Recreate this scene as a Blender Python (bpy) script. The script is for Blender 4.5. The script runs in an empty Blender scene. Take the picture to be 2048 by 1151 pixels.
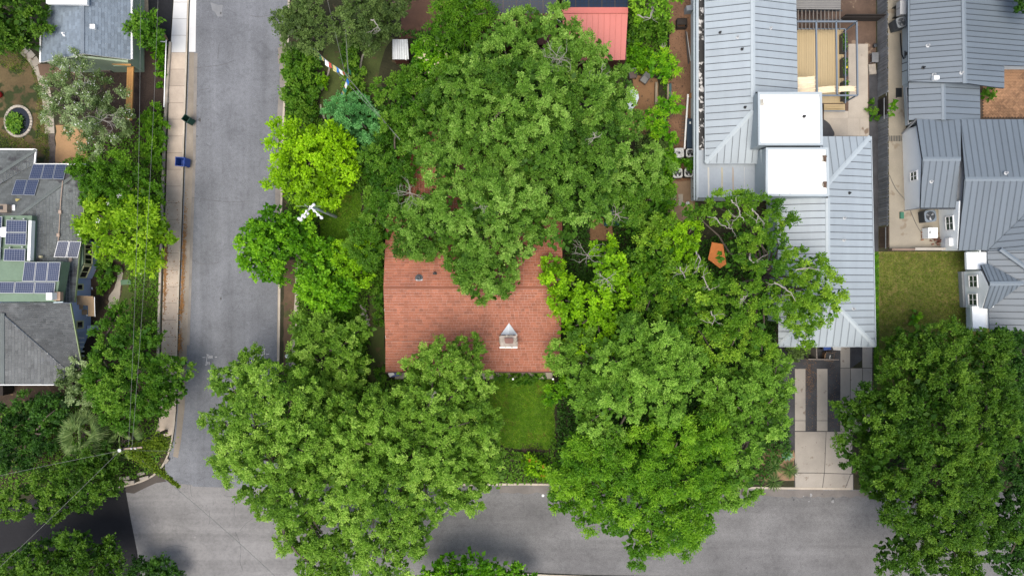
import bpy, bmesh, math, random
import numpy as np
from mathutils import Vector, Matrix

# ------------------------------------------------------------------ camera, world, sun, exposure
SC = bpy.context.scene
COL = SC.collection
F, H = 1360.0, 68.0            # focal length in photo pixels, drone height in metres
cam_d = bpy.data.cameras.new("camera"); cam = bpy.data.objects.new("camera", cam_d); COL.objects.link(cam)
cam.location = (0, 0, H); cam.rotation_euler = (0, 0, 0)
cam_d.sensor_width = 36.0; cam_d.lens = 36.0 * F / 2048.0
cam_d.clip_start = 0.5; cam_d.clip_end = 2000.0
SC.camera = cam
world = bpy.data.worlds.new("World"); SC.world = world; world.use_nodes = True
wn = world.node_tree.nodes; wl = world.node_tree.links
bg = wn["Background"]
sky = wn.new("ShaderNodeTexSky"); sky.sky_type = 'NISHITA'; sky.sun_disc = False
SUN_EL, SUN_ROT = math.radians(74), math.radians(200)
sky.sun_elevation = SUN_EL; sky.sun_rotation = SUN_ROT
sky.air_density = 1.0; sky.dust_density = 4.0; sky.ozone_density = 1.0
wl.new(sky.outputs[0], bg.inputs[0]); bg.inputs[1].default_value = 0.094
sun_d = bpy.data.lights.new("sun", 'SUN'); sun_d.energy = 1.35; sun_d.angle = math.radians(48); sun_d.color = (1.0, 0.95, 0.86)
sun = bpy.data.objects.new("sun", sun_d); COL.objects.link(sun)
sun.rotation_euler = (math.radians(90) - SUN_EL, 0, math.pi - SUN_ROT)
SC.view_settings.view_transform = 'Standard'; SC.view_settings.look = 'None'
SC.view_settings.exposure = 1.34; SC.view_settings.gamma = 1.0; SC.view_settings.use_curve_mapping = False
SC.cycles.max_bounces = 6; SC.cycles.diffuse_bounces = 3; SC.cycles.transmission_bounces = 3
SC.cycles.use_denoising = True

RNG = np.random.default_rng(7)
random.seed(7)

def W(px, py, z=0.0):
    """photo pixel + real height in metres -> point in the place"""
    k = (H - z) / F
    return Vector(((px - 1024.0) * k, (575.5 - py) * k, z))

class Plane:
    def __init__(self, a, b, c):
        self.p = a; n = (b - a).cross(c - a).normalized()
        self.n = n if n.z > 0 else -n
    def at(self, px, py, lift=0.0):
        o = Vector((0, 0, H)); d = W(px, py, 0) - o
        t = (self.p - o).dot(self.n) / d.dot(self.n)
        return o + d * t + self.n * lift
def level(z): return Plane(Vector((0, 0, z)), Vector((1, 0, z)), Vector((0, 1, z)))

# ------------------------------------------------------------------ materials
def nodes(name):
    m = bpy.data.materials.new(name); m.use_nodes = True
    return m, m.node_tree.nodes, m.node_tree.links, m.node_tree.nodes["Principled BSDF"]
def ramp(N, stops, interp='LINEAR'):
    r = N.new("ShaderNodeValToRGB"); e = r.color_ramp.elements; r.color_ramp.interpolation = interp
    while len(e) < len(stops): e.new(0.5)
    for el, (p, c) in zip(e, stops):
        el.position = p; el.color = (c[0], c[1], c[2], 1) if not isinstance(c, (int, float)) else (c, c, c, 1)
    return r
def noise(N, L, vec, scale, detail=4, rough=0.55, dist=0.0):
    n = N.new("ShaderNodeTexNoise"); n.inputs["Scale"].default_value = scale; n.inputs["Detail"].default_value = detail
    n.inputs["Roughness"].default_value = rough; n.inputs["Distortion"].default_value = dist
    if vec is not None: L.new(vec, n.inputs["Vector"])
    return n
def mix(N, L, fac, a, b, mode='MIX'):
    m = N.new("ShaderNodeMix"); m.data_type = 'RGBA'; m.blend_type = mode
    for i, s in ((0, fac), (6, a), (7, b)):
        if isinstance(s, (int, float)): m.inputs[i].default_value = s
        elif isinstance(s, tuple): m.inputs[i].default_value = (s[0], s[1], s[2], 1)
        else: L.new(s, m.inputs[i])
    return m.outputs[2]
def mathn(N, L, op, a, b=None):
    m = N.new("ShaderNodeMath"); m.operation = op
    for i, s in ((0, a), (1, b)):
        if s is None: continue
        if isinstance(s, (int, float)): m.inputs[i].default_value = s
        else: L.new(s, m.inputs[i])
    return m.outputs[0]
def posn(N, L, scl=None, rot=0.0):
    g = N.new("ShaderNodeNewGeometry"); v = g.outputs["Position"]
    if scl or rot:
        mp = N.new("ShaderNodeMapping"); mp.inputs["Scale"].default_value = scl or (1, 1, 1)
        mp.inputs["Rotation"].default_value = (0, 0, rot); L.new(v, mp.inputs["Vector"]); v = mp.outputs[0]
    return v
def sc3(c, k): return tuple(min(1, x * k) for x in c)
MATS = {}
K = 0.56            # albedo scale: the photograph is exposed bright, surfaces keep real reflectances
def surf(name, base, var=0.25, big=0.25, fine=9.0, rough=0.85, metal=0.0, bump=0.0, rand=0.0, spots=None, streak=None, spec=0.4, tint=False):
    """one real colour with blotches, fine grain, stains and per-piece variation"""
    if name in MATS: return MATS[name]
    base = tuple(c * K for c in base)
    if spots: spots = (tuple(c * K for c in spots[0]),) + tuple(spots[1:])
    m, N, L, B = nodes(name)
    v = posn(N, L)
    n1 = noise(N, L, v, big, 5, 0.6); n2 = noise(N, L, v, fine, 3, 0.6)
    r1 = ramp(N, [(0.3, sc3(base, 1 - var)), (0.7, sc3(base, 1 + var))]); L.new(n1.outputs[0], r1.inputs[0])
    r2 = ramp(N, [(0.25, 1 - var * 0.8), (0.75, 1.0)]); L.new(n2.outputs[0], r2.inputs[0])
    c = mix(N, L, 1.0, r1.outputs[0], r2.outputs[0], 'MULTIPLY')
    if streak:
        sv = posn(N, L, streak[0]); ns = noise(N, L, sv, 1.0, 4, 0.6)
        rs = ramp(N, [(0.35, streak[1]), (0.65, 1.0)]); L.new(ns.outputs[0], rs.inputs[0])
        c = mix(N, L, 1.0, c, rs.outputs[0], 'MULTIPLY')
    if spots:                      # (colour, scale, threshold)
        nsp = noise(N, L, v, spots[1], 3, 0.7); rp = ramp(N, [(spots[2], 0), (min(1, spots[2] + 0.06), 1)]); L.new(nsp.outputs[0], rp.inputs[0])
        c = mix(N, L, rp.outputs[0], c, spots[0])
    if tint:
        a = N.new("ShaderNodeAttribute"); a.attribute_name = "tint"
        rt = ramp(N, [(0, 0.62), (1, 1.0)]); L.new(a.outputs["Fac"], rt.inputs[0])
        c = mix(N, L, 1.0, c, rt.outputs[0], 'MULTIPLY')
    if rand:
        oi = N.new("ShaderNodeObjectInfo"); rr = ramp(N, [(0, 1 - rand), (1, 1.0)]); L.new(oi.outputs["Random"], rr.inputs[0])
        c = mix(N, L, 1.0, c, rr.outputs[0], 'MULTIPLY')
    L.new(c, B.inputs["Base Color"])
    B.inputs["Roughness"].default_value = rough; B.inputs["Metallic"].default_value = metal
    B.inputs["Specular IOR Level"].default_value = spec
    if bump:
        bp = N.new("ShaderNodeBump"); bp.inputs["Strength"].default_value = bump; bp.inputs["Distance"].default_value = 0.03
        L.new(n2.outputs[0], bp.inputs["Height"]); L.new(bp.outputs[0], B.inputs["Normal"])
    MATS[name] = m; return m

def asphalt(name, base, along, seams=0.35, fleck=0.8, stripe=0.32, sheen=None):
    if name in MATS: return MATS[name]
    base = tuple(c * K for c in base)
    m, N, L, B = nodes(name)
    v = posn(N, L)
    n1 = noise(N, L, v, 0.22, 6, 0.65); n2 = noise(N, L, v, 14, 2, 0.7); n3 = noise(N, L, v, 1.3, 5, 0.7)
    s = (0.55, 0.03, 1) if along == 'y' else (0.03, 0.55, 1)
    n4 = noise(N, L, posn(N, L, s), 1.0, 5, 0.6, 0.4)
    r1 = ramp(N, [(0.25, sc3(base, 0.74)), (0.5, base), (0.8, sc3(base, 1.3))]); L.new(n1.outputs[0], r1.inputs[0])
    r4 = ramp(N, [(0.3, 1 - stripe), (0.7, 1.0)]); L.new(n4.outputs[0], r4.inputs[0])
    c = mix(N, L, 1.0, r1.outputs[0], r4.outputs[0], 'MULTIPLY')
    r2 = ramp(N, [(0.3, 1 - fleck * 0.5), (0.62, 1.0), (0.8, 1.0)]); L.new(n2.outputs[0], r2.inputs[0])
    c = mix(N, L, 1.0, c, r2.outputs[0], 'MULTIPLY')
    r3 = ramp(N, [(0.62, 0), (0.75, 1)]); L.new(n3.outputs[0], r3.inputs[0])
    c = mix(N, L, mathn(N, L, 'MULTIPLY', r3.outputs[0], 0.30), c, sc3(base, 1.7))
    n5 = noise(N, L, v, 3.2, 5, 0.75); r5 = ramp(N, [(0.3, 0.80), (0.55, 1.0), (0.75, 1.0)]); L.new(n5.outputs[0], r5.inputs[0]); c = mix(N, L, 1.0, c, r5.outputs[0], 'MULTIPLY')
    n6 = noise(N, L, v, 0.55, 4, 0.7, 1.5); r6 = ramp(N, [(0.36, 0.87), (0.47, 1.0)]); L.new(n6.outputs[0], r6.inputs[0]); c = mix(N, L, 1.0, c, r6.outputs[0], 'MULTIPLY')
    # cracks
    vd = N.new("ShaderNodeTexVoronoi"); vd.feature = 'DISTANCE_TO_EDGE'; vd.inputs["Scale"].default_value = 0.13
    nd = noise(N, L, v, 0.7, 4, 0.7); va = N.new("ShaderNodeVectorMath"); va.operation = 'ADD'
    vs = N.new("ShaderNodeVectorMath"); vs.operation = 'SCALE'; vs.inputs[3].default_value = 3.2
    L.new(nd.outputs["Color"], vs.inputs[0]); L.new(v, va.inputs[0]); L.new(vs.outputs[0], va.inputs[1]); L.new(va.outputs[0], vd.inputs["Vector"])
    rc = ramp(N, [(0.0, 1), (0.008, 0)]); L.new(vd.outputs[0], rc.inputs[0])
    nm = noise(N, L, v, 0.16, 2); rm = ramp(N, [(0.48, 0), (0.6, 1)]); L.new(nm.outputs[0], rm.inputs[0])
    ck = mathn(N, L, 'MULTIPLY', mathn(N, L, 'MULTIPLY', rc.outputs[0], rm.outputs[0]), seams)
    c = mix(N, L, ck, c, sc3(base, 0.4))
    L.new(c, B.inputs["Base Color"]); B.inputs["Roughness"].default_value = 0.9; B.inputs["Specular IOR Level"].default_value = 0.3
    bp = N.new("ShaderNodeBump"); bp.inputs["Strength"].default_value = 0.3; bp.inputs["Distance"].default_value = 0.02
    L.new(n2.outputs[0], bp.inputs["Height"]); L.new(bp.outputs[0], B.inputs["Normal"])
    MATS[name] = m; return m

PAL = {   # leaf reflectance, old leaf -> fresh leaf
 'oak':((.032,.092,.008), (.115,.240,.024), (.280,.440,.090)),
 'oakvignette':((.020,.064,.004),(.055,.130,.008), (.130,.235,.022)),  # oak darkened for corner trees: vignette put into the leaf colour
 'oaklight':((.048,.120,.009),(.150,.285,.026),(.330,.490,.090)),
 'yellow':((.090,.195,.002), (.200,.375,.003), (.345,.565,.010)),
 'bright':((.034,.125,.003), (.095,.250,.005), (.215,.430,.014)),
 'pecan':((.038,.122,.005), (.100,.235,.009), (.215,.390,.022)),
 'court':((.030,.100,.005), (.100,.215,.011), (.260,.410,.034)),
 'greygreen':((.055,.140,.012),(.145,.290,.028),(.280,.455,.075)),
 'lime':((.070,.180,.003), (.170,.345,.005), (.320,.550,.014)),
 'dark':  ((.012,.045,.005), (.030,.090,.009), (.070,.165,.018)),  # deep green; on corner trees it also carries painted vignette darkening
 'blue':((.045,.165,.040), (.100,.285,.080), (.190,.430,.150)),
 'silver':((.060,.105,.026), (.140,.205,.070), (.330,.410,.220)),
 'olive': ((.040,.072,.018), (.085,.140,.032), (.150,.225,.060)),
 'magnolia':((.080,.180,.004),(.180,.330,.008),(.350,.510,.030)),
 'feather':((.030,.095,.003),(.070,.175,.006), (.150,.290,.015)),
 'bamboo':((.045,.160,.003), (.125,.320,.006), (.290,.500,.014)),
 'mid':   ((.026,.090,.005), (.072,.175,.010), (.160,.290,.028)),
 'turf':((.055,.105,.008), (.125,.185,.018), (.300,.280,.075)),
 'lushturf':((.060,.150,.006), (.120,.260,.012), (.240,.340,.030)),
 'vine':((.040,.085,.004), (.095,.155,.008), (.190,.260,.018)),
 'agave': ((.080,.180,.120), (.150,.300,.210), (.250,.420,.300)),
 'yucca': ((.025,.060,.014), (.065,.120,.028), (.180,.240,.075)),
}
LEAF = {}
def leafmat(pal):
    if pal in LEAF: return LEAF[pal]
    m, N, L, B = nodes("leaf_" + pal)
    a = N.new("ShaderNodeAttribute"); a.attribute_name = "tint"
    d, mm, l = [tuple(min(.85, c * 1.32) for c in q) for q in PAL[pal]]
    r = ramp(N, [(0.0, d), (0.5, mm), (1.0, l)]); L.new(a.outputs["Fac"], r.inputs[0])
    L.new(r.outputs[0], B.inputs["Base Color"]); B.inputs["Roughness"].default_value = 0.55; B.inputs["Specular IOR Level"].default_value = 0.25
    t = N.new("ShaderNodeBsdfTranslucent"); tc = mix(N, L, 1.0, r.outputs[0], (1.0, 1.0, 0.5), 'MULTIPLY'); L.new(tc, t.inputs[0])
    ms = N.new("ShaderNodeMixShader"); ms.inputs[0].default_value = 0.48
    L.new(B.outputs[0], ms.inputs[1]); L.new(t.outputs[0], ms.inputs[2]); L.new(ms.outputs[0], N["Material Output"].inputs[0])
    LEAF[pal] = m; return m

M_BARK = surf("bark", (.16,.13,.10), .3, .8, 12, .95)
M_PALEBARK = surf("pale_bark", (.50,.46,.40), .2, .8, 12, .9)
M_SOIL = surf("soil", (.085,.058,.038), .35, .35, 7, 1, bump=.6, spots=((.16,.11,.06), 1.2, .6))
M_YARD = surf("yard_soil", (.050,.050,.022), .4, .3, 6, 1, bump=.6, spots=((.10,.075,.04), .9, .58))
M_MULCH = surf("mulch", (.075,.05,.037), .35, .5, 10, 1, bump=.8, spots=((.12,.08,.055), 8, .62))
M_DIRT = surf("packed_dirt", (.40,.22,.11), .22, .35, 8, 1, bump=.4, spots=((.16,.10,.06), 2.2, .6))
M_SAND = surf("tan_gravel", (.56,.34,.17), .15, .4, 14, 1, bump=.4)
M_BARKBED = surf("bark_chips", (.30,.165,.095), .3, .5, 9, 1, bump=.8, spots=((.10,.055,.035), 6, .58))
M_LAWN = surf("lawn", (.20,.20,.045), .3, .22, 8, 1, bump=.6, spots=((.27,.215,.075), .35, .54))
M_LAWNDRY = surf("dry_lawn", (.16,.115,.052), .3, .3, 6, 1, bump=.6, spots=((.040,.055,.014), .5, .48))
M_LAWNTHIN = surf("thin_lawn", (.095,.125,.032), .25, .35, 8, 1, bump=.6, spots=((.13,.10,.045), .8, .58))  # darker, duller green lawn with brown spots
M_LAWNLUSH = surf("lush_lawn", (.14,.27,.018), .25, .3, 8, 1, bump=.6, spots=((.16,.15,.025), .5, .56))
M_ROAD = asphalt("street_asphalt", (.325,.340,.368), 'y')
M_ROADX = asphalt("cross_street_asphalt", (.315,.31,.307), 'x', stripe=.3)
M_ROADDARK = asphalt("new_black_asphalt", (.032,.031,.035), 'x')
M_DRIVE = asphalt("driveway_asphalt", (.030,.032,.038), 'y')
M_CONC_X = asphalt("intersection_concrete", (.39,.38,.37), 'x', seams=.55, fleck=.3, stripe=.35)
M_CONC = surf("old_concrete", (.72,.60,.48), .16, .5, 10, .9, rand=.14, bump=.2)
M_CONCNEW = surf("new_concrete", (.95,.95,.93), .06, .5, 10, .85, rand=.06)
M_KERB = surf("kerb_concrete", (.72,.63,.51), .2, .6, 9, .9, rand=.1, bump=.2)
M_PATIO = surf("patio_concrete", (.62,.55,.45), .14, .4, 8, .9, rand=.12, spots=((.27,.20,.14), .5, .62))
M_SLABG = surf("driveway_concrete", (.54,.49,.42), .13, .45, 9, .9, rand=.16, spots=((.34,.28,.22), 1.1, .62))
M_GRAVEL = surf("black_gravel", (.085,.086,.092), .4, .6, 16, .95, bump=1.0, spots=((.16,.15,.14), 14, .68))
M_STONE = surf("rough_stone", (.66,.59,.49), .25, 1.2, 6, .95, bump=.5, rand=.3)
M_BRICK = surf("herringbone_brick", (.50,.28,.15), .2, .6, 8, .9, rand=.45)
M_LITTER = surf("fallen_leaves", (.42,.21,.07), .3, 3, 9, .9)
M_REDSH = surf("red_shingle", (.59,.218,.125), .10, .22, 5, .9, tint=True, streak=((.5, .08, .5), .86))
M_GREYSH = surf("grey_shingle", (.225,.245,.24), .28, .25, 6, .95, tint=True, spots=((.10,.10,.105), .35, .58))
M_BLUESH = surf("blue_grey_shingle", (.30,.37,.44), .1, .3, 5, .9, tint=True)
M_RIDGEG = surf("ridge_shingle", (.20,.225,.215), .15, .6, 8, .95)
M_UNDER = surf("roof_underlay", (.055,.062,.070), .1, .5, 5, .9)
M_UNDERL = surf("light_roof_underlay", (.13,.15,.17), .1, .5, 5, .9)
M_METAL = surf("pale_metal_roofing", (.50,.575,.62), .05, .15, 3, .5, rand=.09, spec=.5, streak=((1.2,.1,.5), .92))
M_METALD = surf("grey_metal_roofing", (.20,.245,.285), .07, .15, 3, .5, rand=.10, spec=.5)
M_CAP = surf("pale_ridge_metal", (.56,.635,.67), .05, .3, 3, .5)
M_CAPD = surf("grey_ridge_metal", (.25,.30,.34), .05, .3, 3, .5)
M_REDMETAL = surf("red_sheet_metal", (.74,.20,.16), .06, .25, 4, .5, rand=.07, spots=((.75,.65,.62), 1.6, .76))
M_WHITE = surf("white_membrane", (1.42,1.42,1.40), .03, .5, 4, .7, spots=((1.1,1.02,.9), .55, .72))
M_PARAPET = surf("parapet_metal", (.52,.61,.66), .07, .5, 4, .55)
M_FLATR = surf("flat_roof_coating", (.48,.54,.59), .08, .5, 4, .6, streak=((.9,.05,.5), .9))
M_BLUEW = surf("blue_siding", (.66,.80,1.2), .06, .4, 4, .7)
M_GREENW = surf("sage_siding", (.48,.60,.42), .08, .4, 4, .8)
M_PALEW = surf("pale_blue_siding", (.82,.95,.99), .05, .3, 4, .75)
M_WHITEW = surf("white_siding", (1.30,1.36,1.36), .05, .3, 4, .7)
M_TRIM = surf("white_trim", (1.34,1.34,1.30), .05, .4, 5, .6)
M_CREAM = surf("yellow_trim", (1.0,.97,.55), .06, .5, 5, .7)
M_GLASSD = surf("dark_window_glass", (.020,.026,.028), .1, .5, 4, .08, spec=.6)
M_GLASSG = surf("green_window_glass", (.06,.11,.08), .1, .5, 4, .08, spec=.6)
M_WOODN = surf("orange_timber", (.72,.37,.115), .15, .5, 10, .8, rand=.2)
M_PLY = surf("tan_plywood", (.62,.43,.25), .1, .5, 10, .85)
M_DECK = surf("yellow_decking", (.66,.51,.28), .05, .4, 8, .75, rand=.06)
M_FENCE = surf("weathered_fence_wood", (.36,.375,.385), .22, .7, 10, .95, rand=.35)
M_FENCED = surf("dark_stained_wood", (.045,.036,.030), .2, .7, 8, .9)
M_BROWNW = surf("brown_boards", (.20,.13,.09), .2, .7, 8, .9, rand=.2)
M_STEEL = surf("blue_grey_steel", (.22,.27,.32), .08, .6, 5, .5)
M_DARKST = surf("dark_steel", (.05,.06,.07), .1, .6, 5, .5)
M_ALU = surf("aluminium", (.62,.64,.66), .05, .6, 5, .35, metal=.6)
M_CELL = surf("solar_cell", (.030,.050,.125), .1, .5, 3, .3, spec=.3)
M_CELLB = surf("black_solar_cell", (.028,.045,.080), .1, .4, 3, .4, spec=.2)
M_BACK = surf("cell_backsheet", (.34,.37,.43), .05, .5, 3, .4)
M_GREENDECK = surf("green_roof_coating", (.22,.32,.22), .12, .5, 4, .85)
M_BLACK = surf("black_plastic", (.018,.020,.022), .1, .6, 4, .5)
M_GREYP = surf("light_grey_casing", (.72,.73,.72), .06, .6, 4, .55)
M_BINB = surf("blue_plastic", (.020,.075,.36), .1, .6, 4, .4)
M_BING = surf("green_plastic", (.010,.060,.040), .1, .6, 4, .4)
M_CARD = surf("cardboard", (.42,.26,.15), .1, .6, 4, .9)
M_CANVAS = surf("cream_canvas", (1.2,1.0,.70), .08, 1.5, 6, .9)
M_ORANGE = surf("orange_canvas", (1.1,.36,.09), .08, .6, 5, .8)
M_TEAL = surf("teal_canvas", (.02,.10,.10), .1, .6, 5, .8)
M_PALETARP = surf("pale_tarp", (.9,1.0,1.05), .1, .6, 5, .6)
M_WATER = surf("pond_water", (.010,.013,.018), .1, .5, 3, .06, spec=.6)
M_CABLE = surf("pale_cable", (.26,.27,.25), .1, .6, 4, .6)
M_CHALK = surf("white_paint", (.7,.7,.7), .1, 3, 10, .8)
M_CERAMIC = surf("white_ceramic", (.95,.93,.95), .04, 1, 4, .35)
M_RED = surf("red_plastic", (.55,.02,.03), .05, 1, 4, .5)
M_FABRICG = surf("grey_cushion", (.30,.30,.29), .06, 1, 6, .9)
M_CHIMNEY = surf("chimney_stone", (.58,.5,.43), .25, 2.2, 8, .95, bump=.5)
M_CAPRED = surf("chimney_cap_red", (.30,.155,.125), .08, 1, 4, .8)
M_PEEL = surf("black_membrane", (.062,.060,.058), .25, .4, 5, .9, spots=((.80,.79,.76), 1.25, .535))
M_GALV = surf("galvanised_sheet", (.80,.85,.88), .1, .6, 4, .45, streak=((6,.2,1), .78))
M_BROWNRED = surf("brown_red_metal", (.150,.052,.036), .12, .4, 4, .7)
FLAGC = [surf("flag_blue", (0.03,0.26,0.88), .06, 2, 6, .9), surf("flag_white", (1.20,1.25,1.22), .06, 2, 6, .9), surf("flag_red", (0.99,0.10,0.05), .06, 2, 6, .9),
         surf("flag_green", (0.06,0.32,0.16), .06, 2, 6, .9), surf("flag_yellow", (0.88,0.80,0.32), .06, 2, 6, .9)]
# ------------------------------------------------------------------ object helpers
def link(name, me, parent=None, kind=None):
    o = bpy.data.objects.new(name, me); COL.objects.link(o)
    if parent is not None: o.parent = parent
    if kind: o["kind"] = kind
    return o
def obj(name, verts, faces, mat, parent=None, kind=None, smooth=False, tint=None):
    me = bpy.data.meshes.new(name); me.from_pydata([tuple(v) for v in verts], [], faces)
    if mat: me.materials.append(mat)
    if smooth:
        for p in me.polygons: p.use_smooth = True
    if tint is not None:
        a = me.attributes.new("tint", 'FLOAT', 'FACE'); a.data.foreach_set("value", np.asarray(tint, dtype=np.float32))
    me.update()
    return link(name, me, parent, kind)
def thing(name, label, cat, group=None):
    o = bpy.data.objects.new(name, None); COL.objects.link(o); o.empty_display_size = 0.5
    o["label"] = label; o["category"] = cat
    if group: o["group"] = group
    return o
def tag(o, label, cat, group=None):
    o["label"] = label; o["category"] = cat
    if group: o["group"] = group
    return o
def copy_tree(o, label=None, loc=None, rz=None, scale=None):
    c = o.copy(); COL.objects.link(c)
    if label: c["label"] = label
    if loc is not None: c.location = loc
    if rz is not None: c.rotation_euler.z = rz
    if scale is not None: c.scale = scale
    for ch in list(o.children):
        d = ch.copy(); COL.objects.link(d); d.parent = c
        for g in list(ch.children):
            e = g.copy(); COL.objects.link(e); e.parent = d
    return c

class MB:
    """collects shapes for one mesh"""
    def __init__(s): s.v = []; s.f = []; s.t = []
    def add(s, verts, faces, tint=0.5):
        b = len(s.v); s.v += [Vector(v) for v in verts]; s.f += [[i + b for i in f] for f in faces]; s.t += [tint] * len(faces)
        return s
    def box(s, c, size, rz=0.0, tint=0.5):
        c = Vector(c); hx, hy, hz = size[0] / 2, size[1] / 2, size[2] / 2; R = Matrix.Rotation(rz, 3, 'Z')
        vs = [c + R @ Vector((x, y, z)) for z in (-hz, hz) for x, y in ((-hx, -hy), (hx, -hy), (hx, hy), (-hx, hy))]
        return s.add(vs, [[3, 2, 1, 0], [4, 5, 6, 7], [0, 1, 5, 4], [1, 2, 6, 5], [2, 3, 7, 6], [3, 0, 4, 7]], tint)
    def beam(s, a, b, w, h=None, up=None):
        a, b = Vector(a), Vector(b); h = h or w; d = (b - a).normalized(); up = Vector(up) if up else (Vector((0, 0, 1)) if abs(d.z) < .95 else Vector((0, 1, 0)))
        x = d.cross(up).normalized(); y = x.cross(d).normalized()
        vs = [p + x * (sx * w / 2) + y * (sy * h / 2) for p in (a, b) for sx, sy in ((-1, -1), (1, -1), (1, 1), (-1, 1))]
        return s.add(vs, [[3, 2, 1, 0], [4, 5, 6, 7], [0, 1, 5, 4], [1, 2, 6, 5], [2, 3, 7, 6], [3, 0, 4, 7]])
    def prism(s, poly, down=None, z0=None, tint=0.5):
        """polygon (3-D) closed down by a vector or to a level z0"""
        n = len(poly); top = [Vector(p) for p in poly]
        bot = [Vector((p.x, p.y, z0)) for p in top] if z0 is not None else [p + Vector(down) for p in top]
        nz = sum((top[i].x * top[(i + 1) % n].y - top[(i + 1) % n].x * top[i].y) for i in range(n))
        if nz < 0: top.reverse(); bot.reverse()
        fs = [list(range(n)), list(range(2 * n - 1, n - 1, -1))] + [[i + n, (i + 1) % n + n, (i + 1) % n, i] for i in range(n)]
        return s.add(top + bot, fs, tint)
    def tube(s, pts, radii, seg=6, cap=True):
        pts = [Vector(p) for p in pts]; n = len(pts)
        if isinstance(radii, (int, float)): radii = [radii] * n
        vs = []; fs = []; prev = None
        for i, p in enumerate(pts):
            d = (pts[min(i + 1, n - 1)] - pts[max(i - 1, 0)]).normalized()
            if prev is None:
                x = d.cross(Vector((0, 0, 1)) if abs(d.z) < .9 else Vector((1, 0, 0))).normalized()
            else:
                x = (prev - d * prev.dot(d)).normalized()
            prev = x; y = d.cross(x)
            for k in range(seg):
                a = 2 * math.pi * k / seg; vs.append(p + (x * math.cos(a) + y * math.sin(a)) * radii[i])
        for i in range(n - 1):
            for k in range(seg):
                fs.append([i * seg + k, i * seg + (k + 1) % seg, (i + 1) * seg + (k + 1) % seg, (i + 1) * seg + k])
        if cap: fs += [list(range(seg))[::-1], [(n - 1) * seg + k for k in range(seg)]]
        return s.add(vs, fs)
    def lathe(s, c, prof, seg=14):
        """(radius, z) profile about a vertical axis through c"""
        c = Vector(c); vs = []; fs = []
        for r, z in prof:
            for k in range(seg):
                a = 2 * math.pi * k / seg; vs.append(c + Vector((r * math.cos(a), r * math.sin(a), z)))
        for i in range(len(prof) - 1):
            for k in range(seg): fs.append([i * seg + k, i * seg + (k + 1) % seg, (i + 1) * seg + (k + 1) % seg, (i + 1) * seg + k])
        fs.append([(len(prof) - 1) * seg + k for k in range(seg)]); fs.append(list(range(seg))[::-1])
        return s.add(vs, fs)
    def build(s, name, mat, parent=None, kind=None, smooth=False, tint=False):
        return obj(name, s.v, s.f, mat, parent, kind, smooth, s.t if tint else None)

def wobble(px, amp, step=12, seed=0):
    """breaks an outline given in pixels into an uneven one"""
    r = random.Random(seed); out = []
    n = len(px)
    for i in range(n):
        a, b = px[i], px[(i + 1) % n]; d = math.hypot(b[0] - a[0], b[1] - a[1]); k = max(1, int(d / step))
        for j in range(k):
            t = j / k; out.append((a[0] + (b[0] - a[0]) * t + r.uniform(-amp, amp), a[1] + (b[1] - a[1]) * t + r.uniform(-amp, amp)))
    return out
def smoothline(px, n=6):
    """Catmull-Rom through pixel points"""
    out = []; P = [px[0]] + list(px) + [px[-1]]
    for i in range(1, len(P) - 2):
        p0, p1, p2, p3 = P[i - 1], P[i], P[i + 1], P[i + 2]
        for j in range(n):
            t = j / n
            out.append(tuple(0.5 * (2 * p1[k] + (p2[k] - p0[k]) * t + (2 * p0[k] - 5 * p1[k] + 4 * p2[k] - p3[k]) * t * t + (3 * p1[k] - p0[k] - 3 * p2[k] + p3[k]) * t ** 3) for k in range(len(p1))))
    out.append(tuple(px[-1])); return out
def sheet(name, px, z, mat, kind="structure", parent=None, amp=0, seed=0, step=12):
    if amp: px = wobble(px, amp, step, seed)
    return obj(name, [W(x, y, z) for x, y in px], [list(range(len(px)))[::-1] if sum(px[i][0] * px[(i + 1) % len(px)][1] - px[(i + 1) % len(px)][0] * px[i][1] for i in range(len(px))) > 0 else list(range(len(px)))], mat, parent, kind)
def slab(name, px, z1, z0, mat, kind=None, parent=None):
    return MB().prism([W(x, y, z1) for x, y in px], z0=z0).build(name, mat, parent, kind)
def ribbon(mb, px, w, z1, z0, side=0):
    """raised strip along a pixel line: width w metres, side -1/0/1 = left of / centred on / right of the line"""
    P = [W(x, y, 0) for x, y in px]; n = len(P); L_ = []; R_ = []
    for i in range(n):
        d = (P[min(i + 1, n - 1)] - P[max(i - 1, 0)]); d.z = 0; d.normalize(); nrm = Vector((-d.y, d.x, 0))
        a = {0: (.5, -.5), -1: (1, 0), 1: (0, -1)}[side]
        L_.append(P[i] + nrm * w * a[0]); R_.append(P[i] + nrm * w * a[1])
    vs = []; fs = []
    for l, r in zip(L_, R_): vs += [Vector((l.x, l.y, z1)), Vector((r.x, r.y, z1)), Vector((r.x, r.y, z0)), Vector((l.x, l.y, z0))]
    for i in range(n - 1):
        b = 4 * i
        for k in range(4): fs.append([b + k, b + 4 + k, b + 4 + (k + 1) % 4, b + (k + 1) % 4])
    fs += [[0, 1, 2, 3], [4 * n - 1, 4 * n - 2, 4 * n - 3, 4 * n - 4]]
    mb.add(vs, fs)
    return mb

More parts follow.
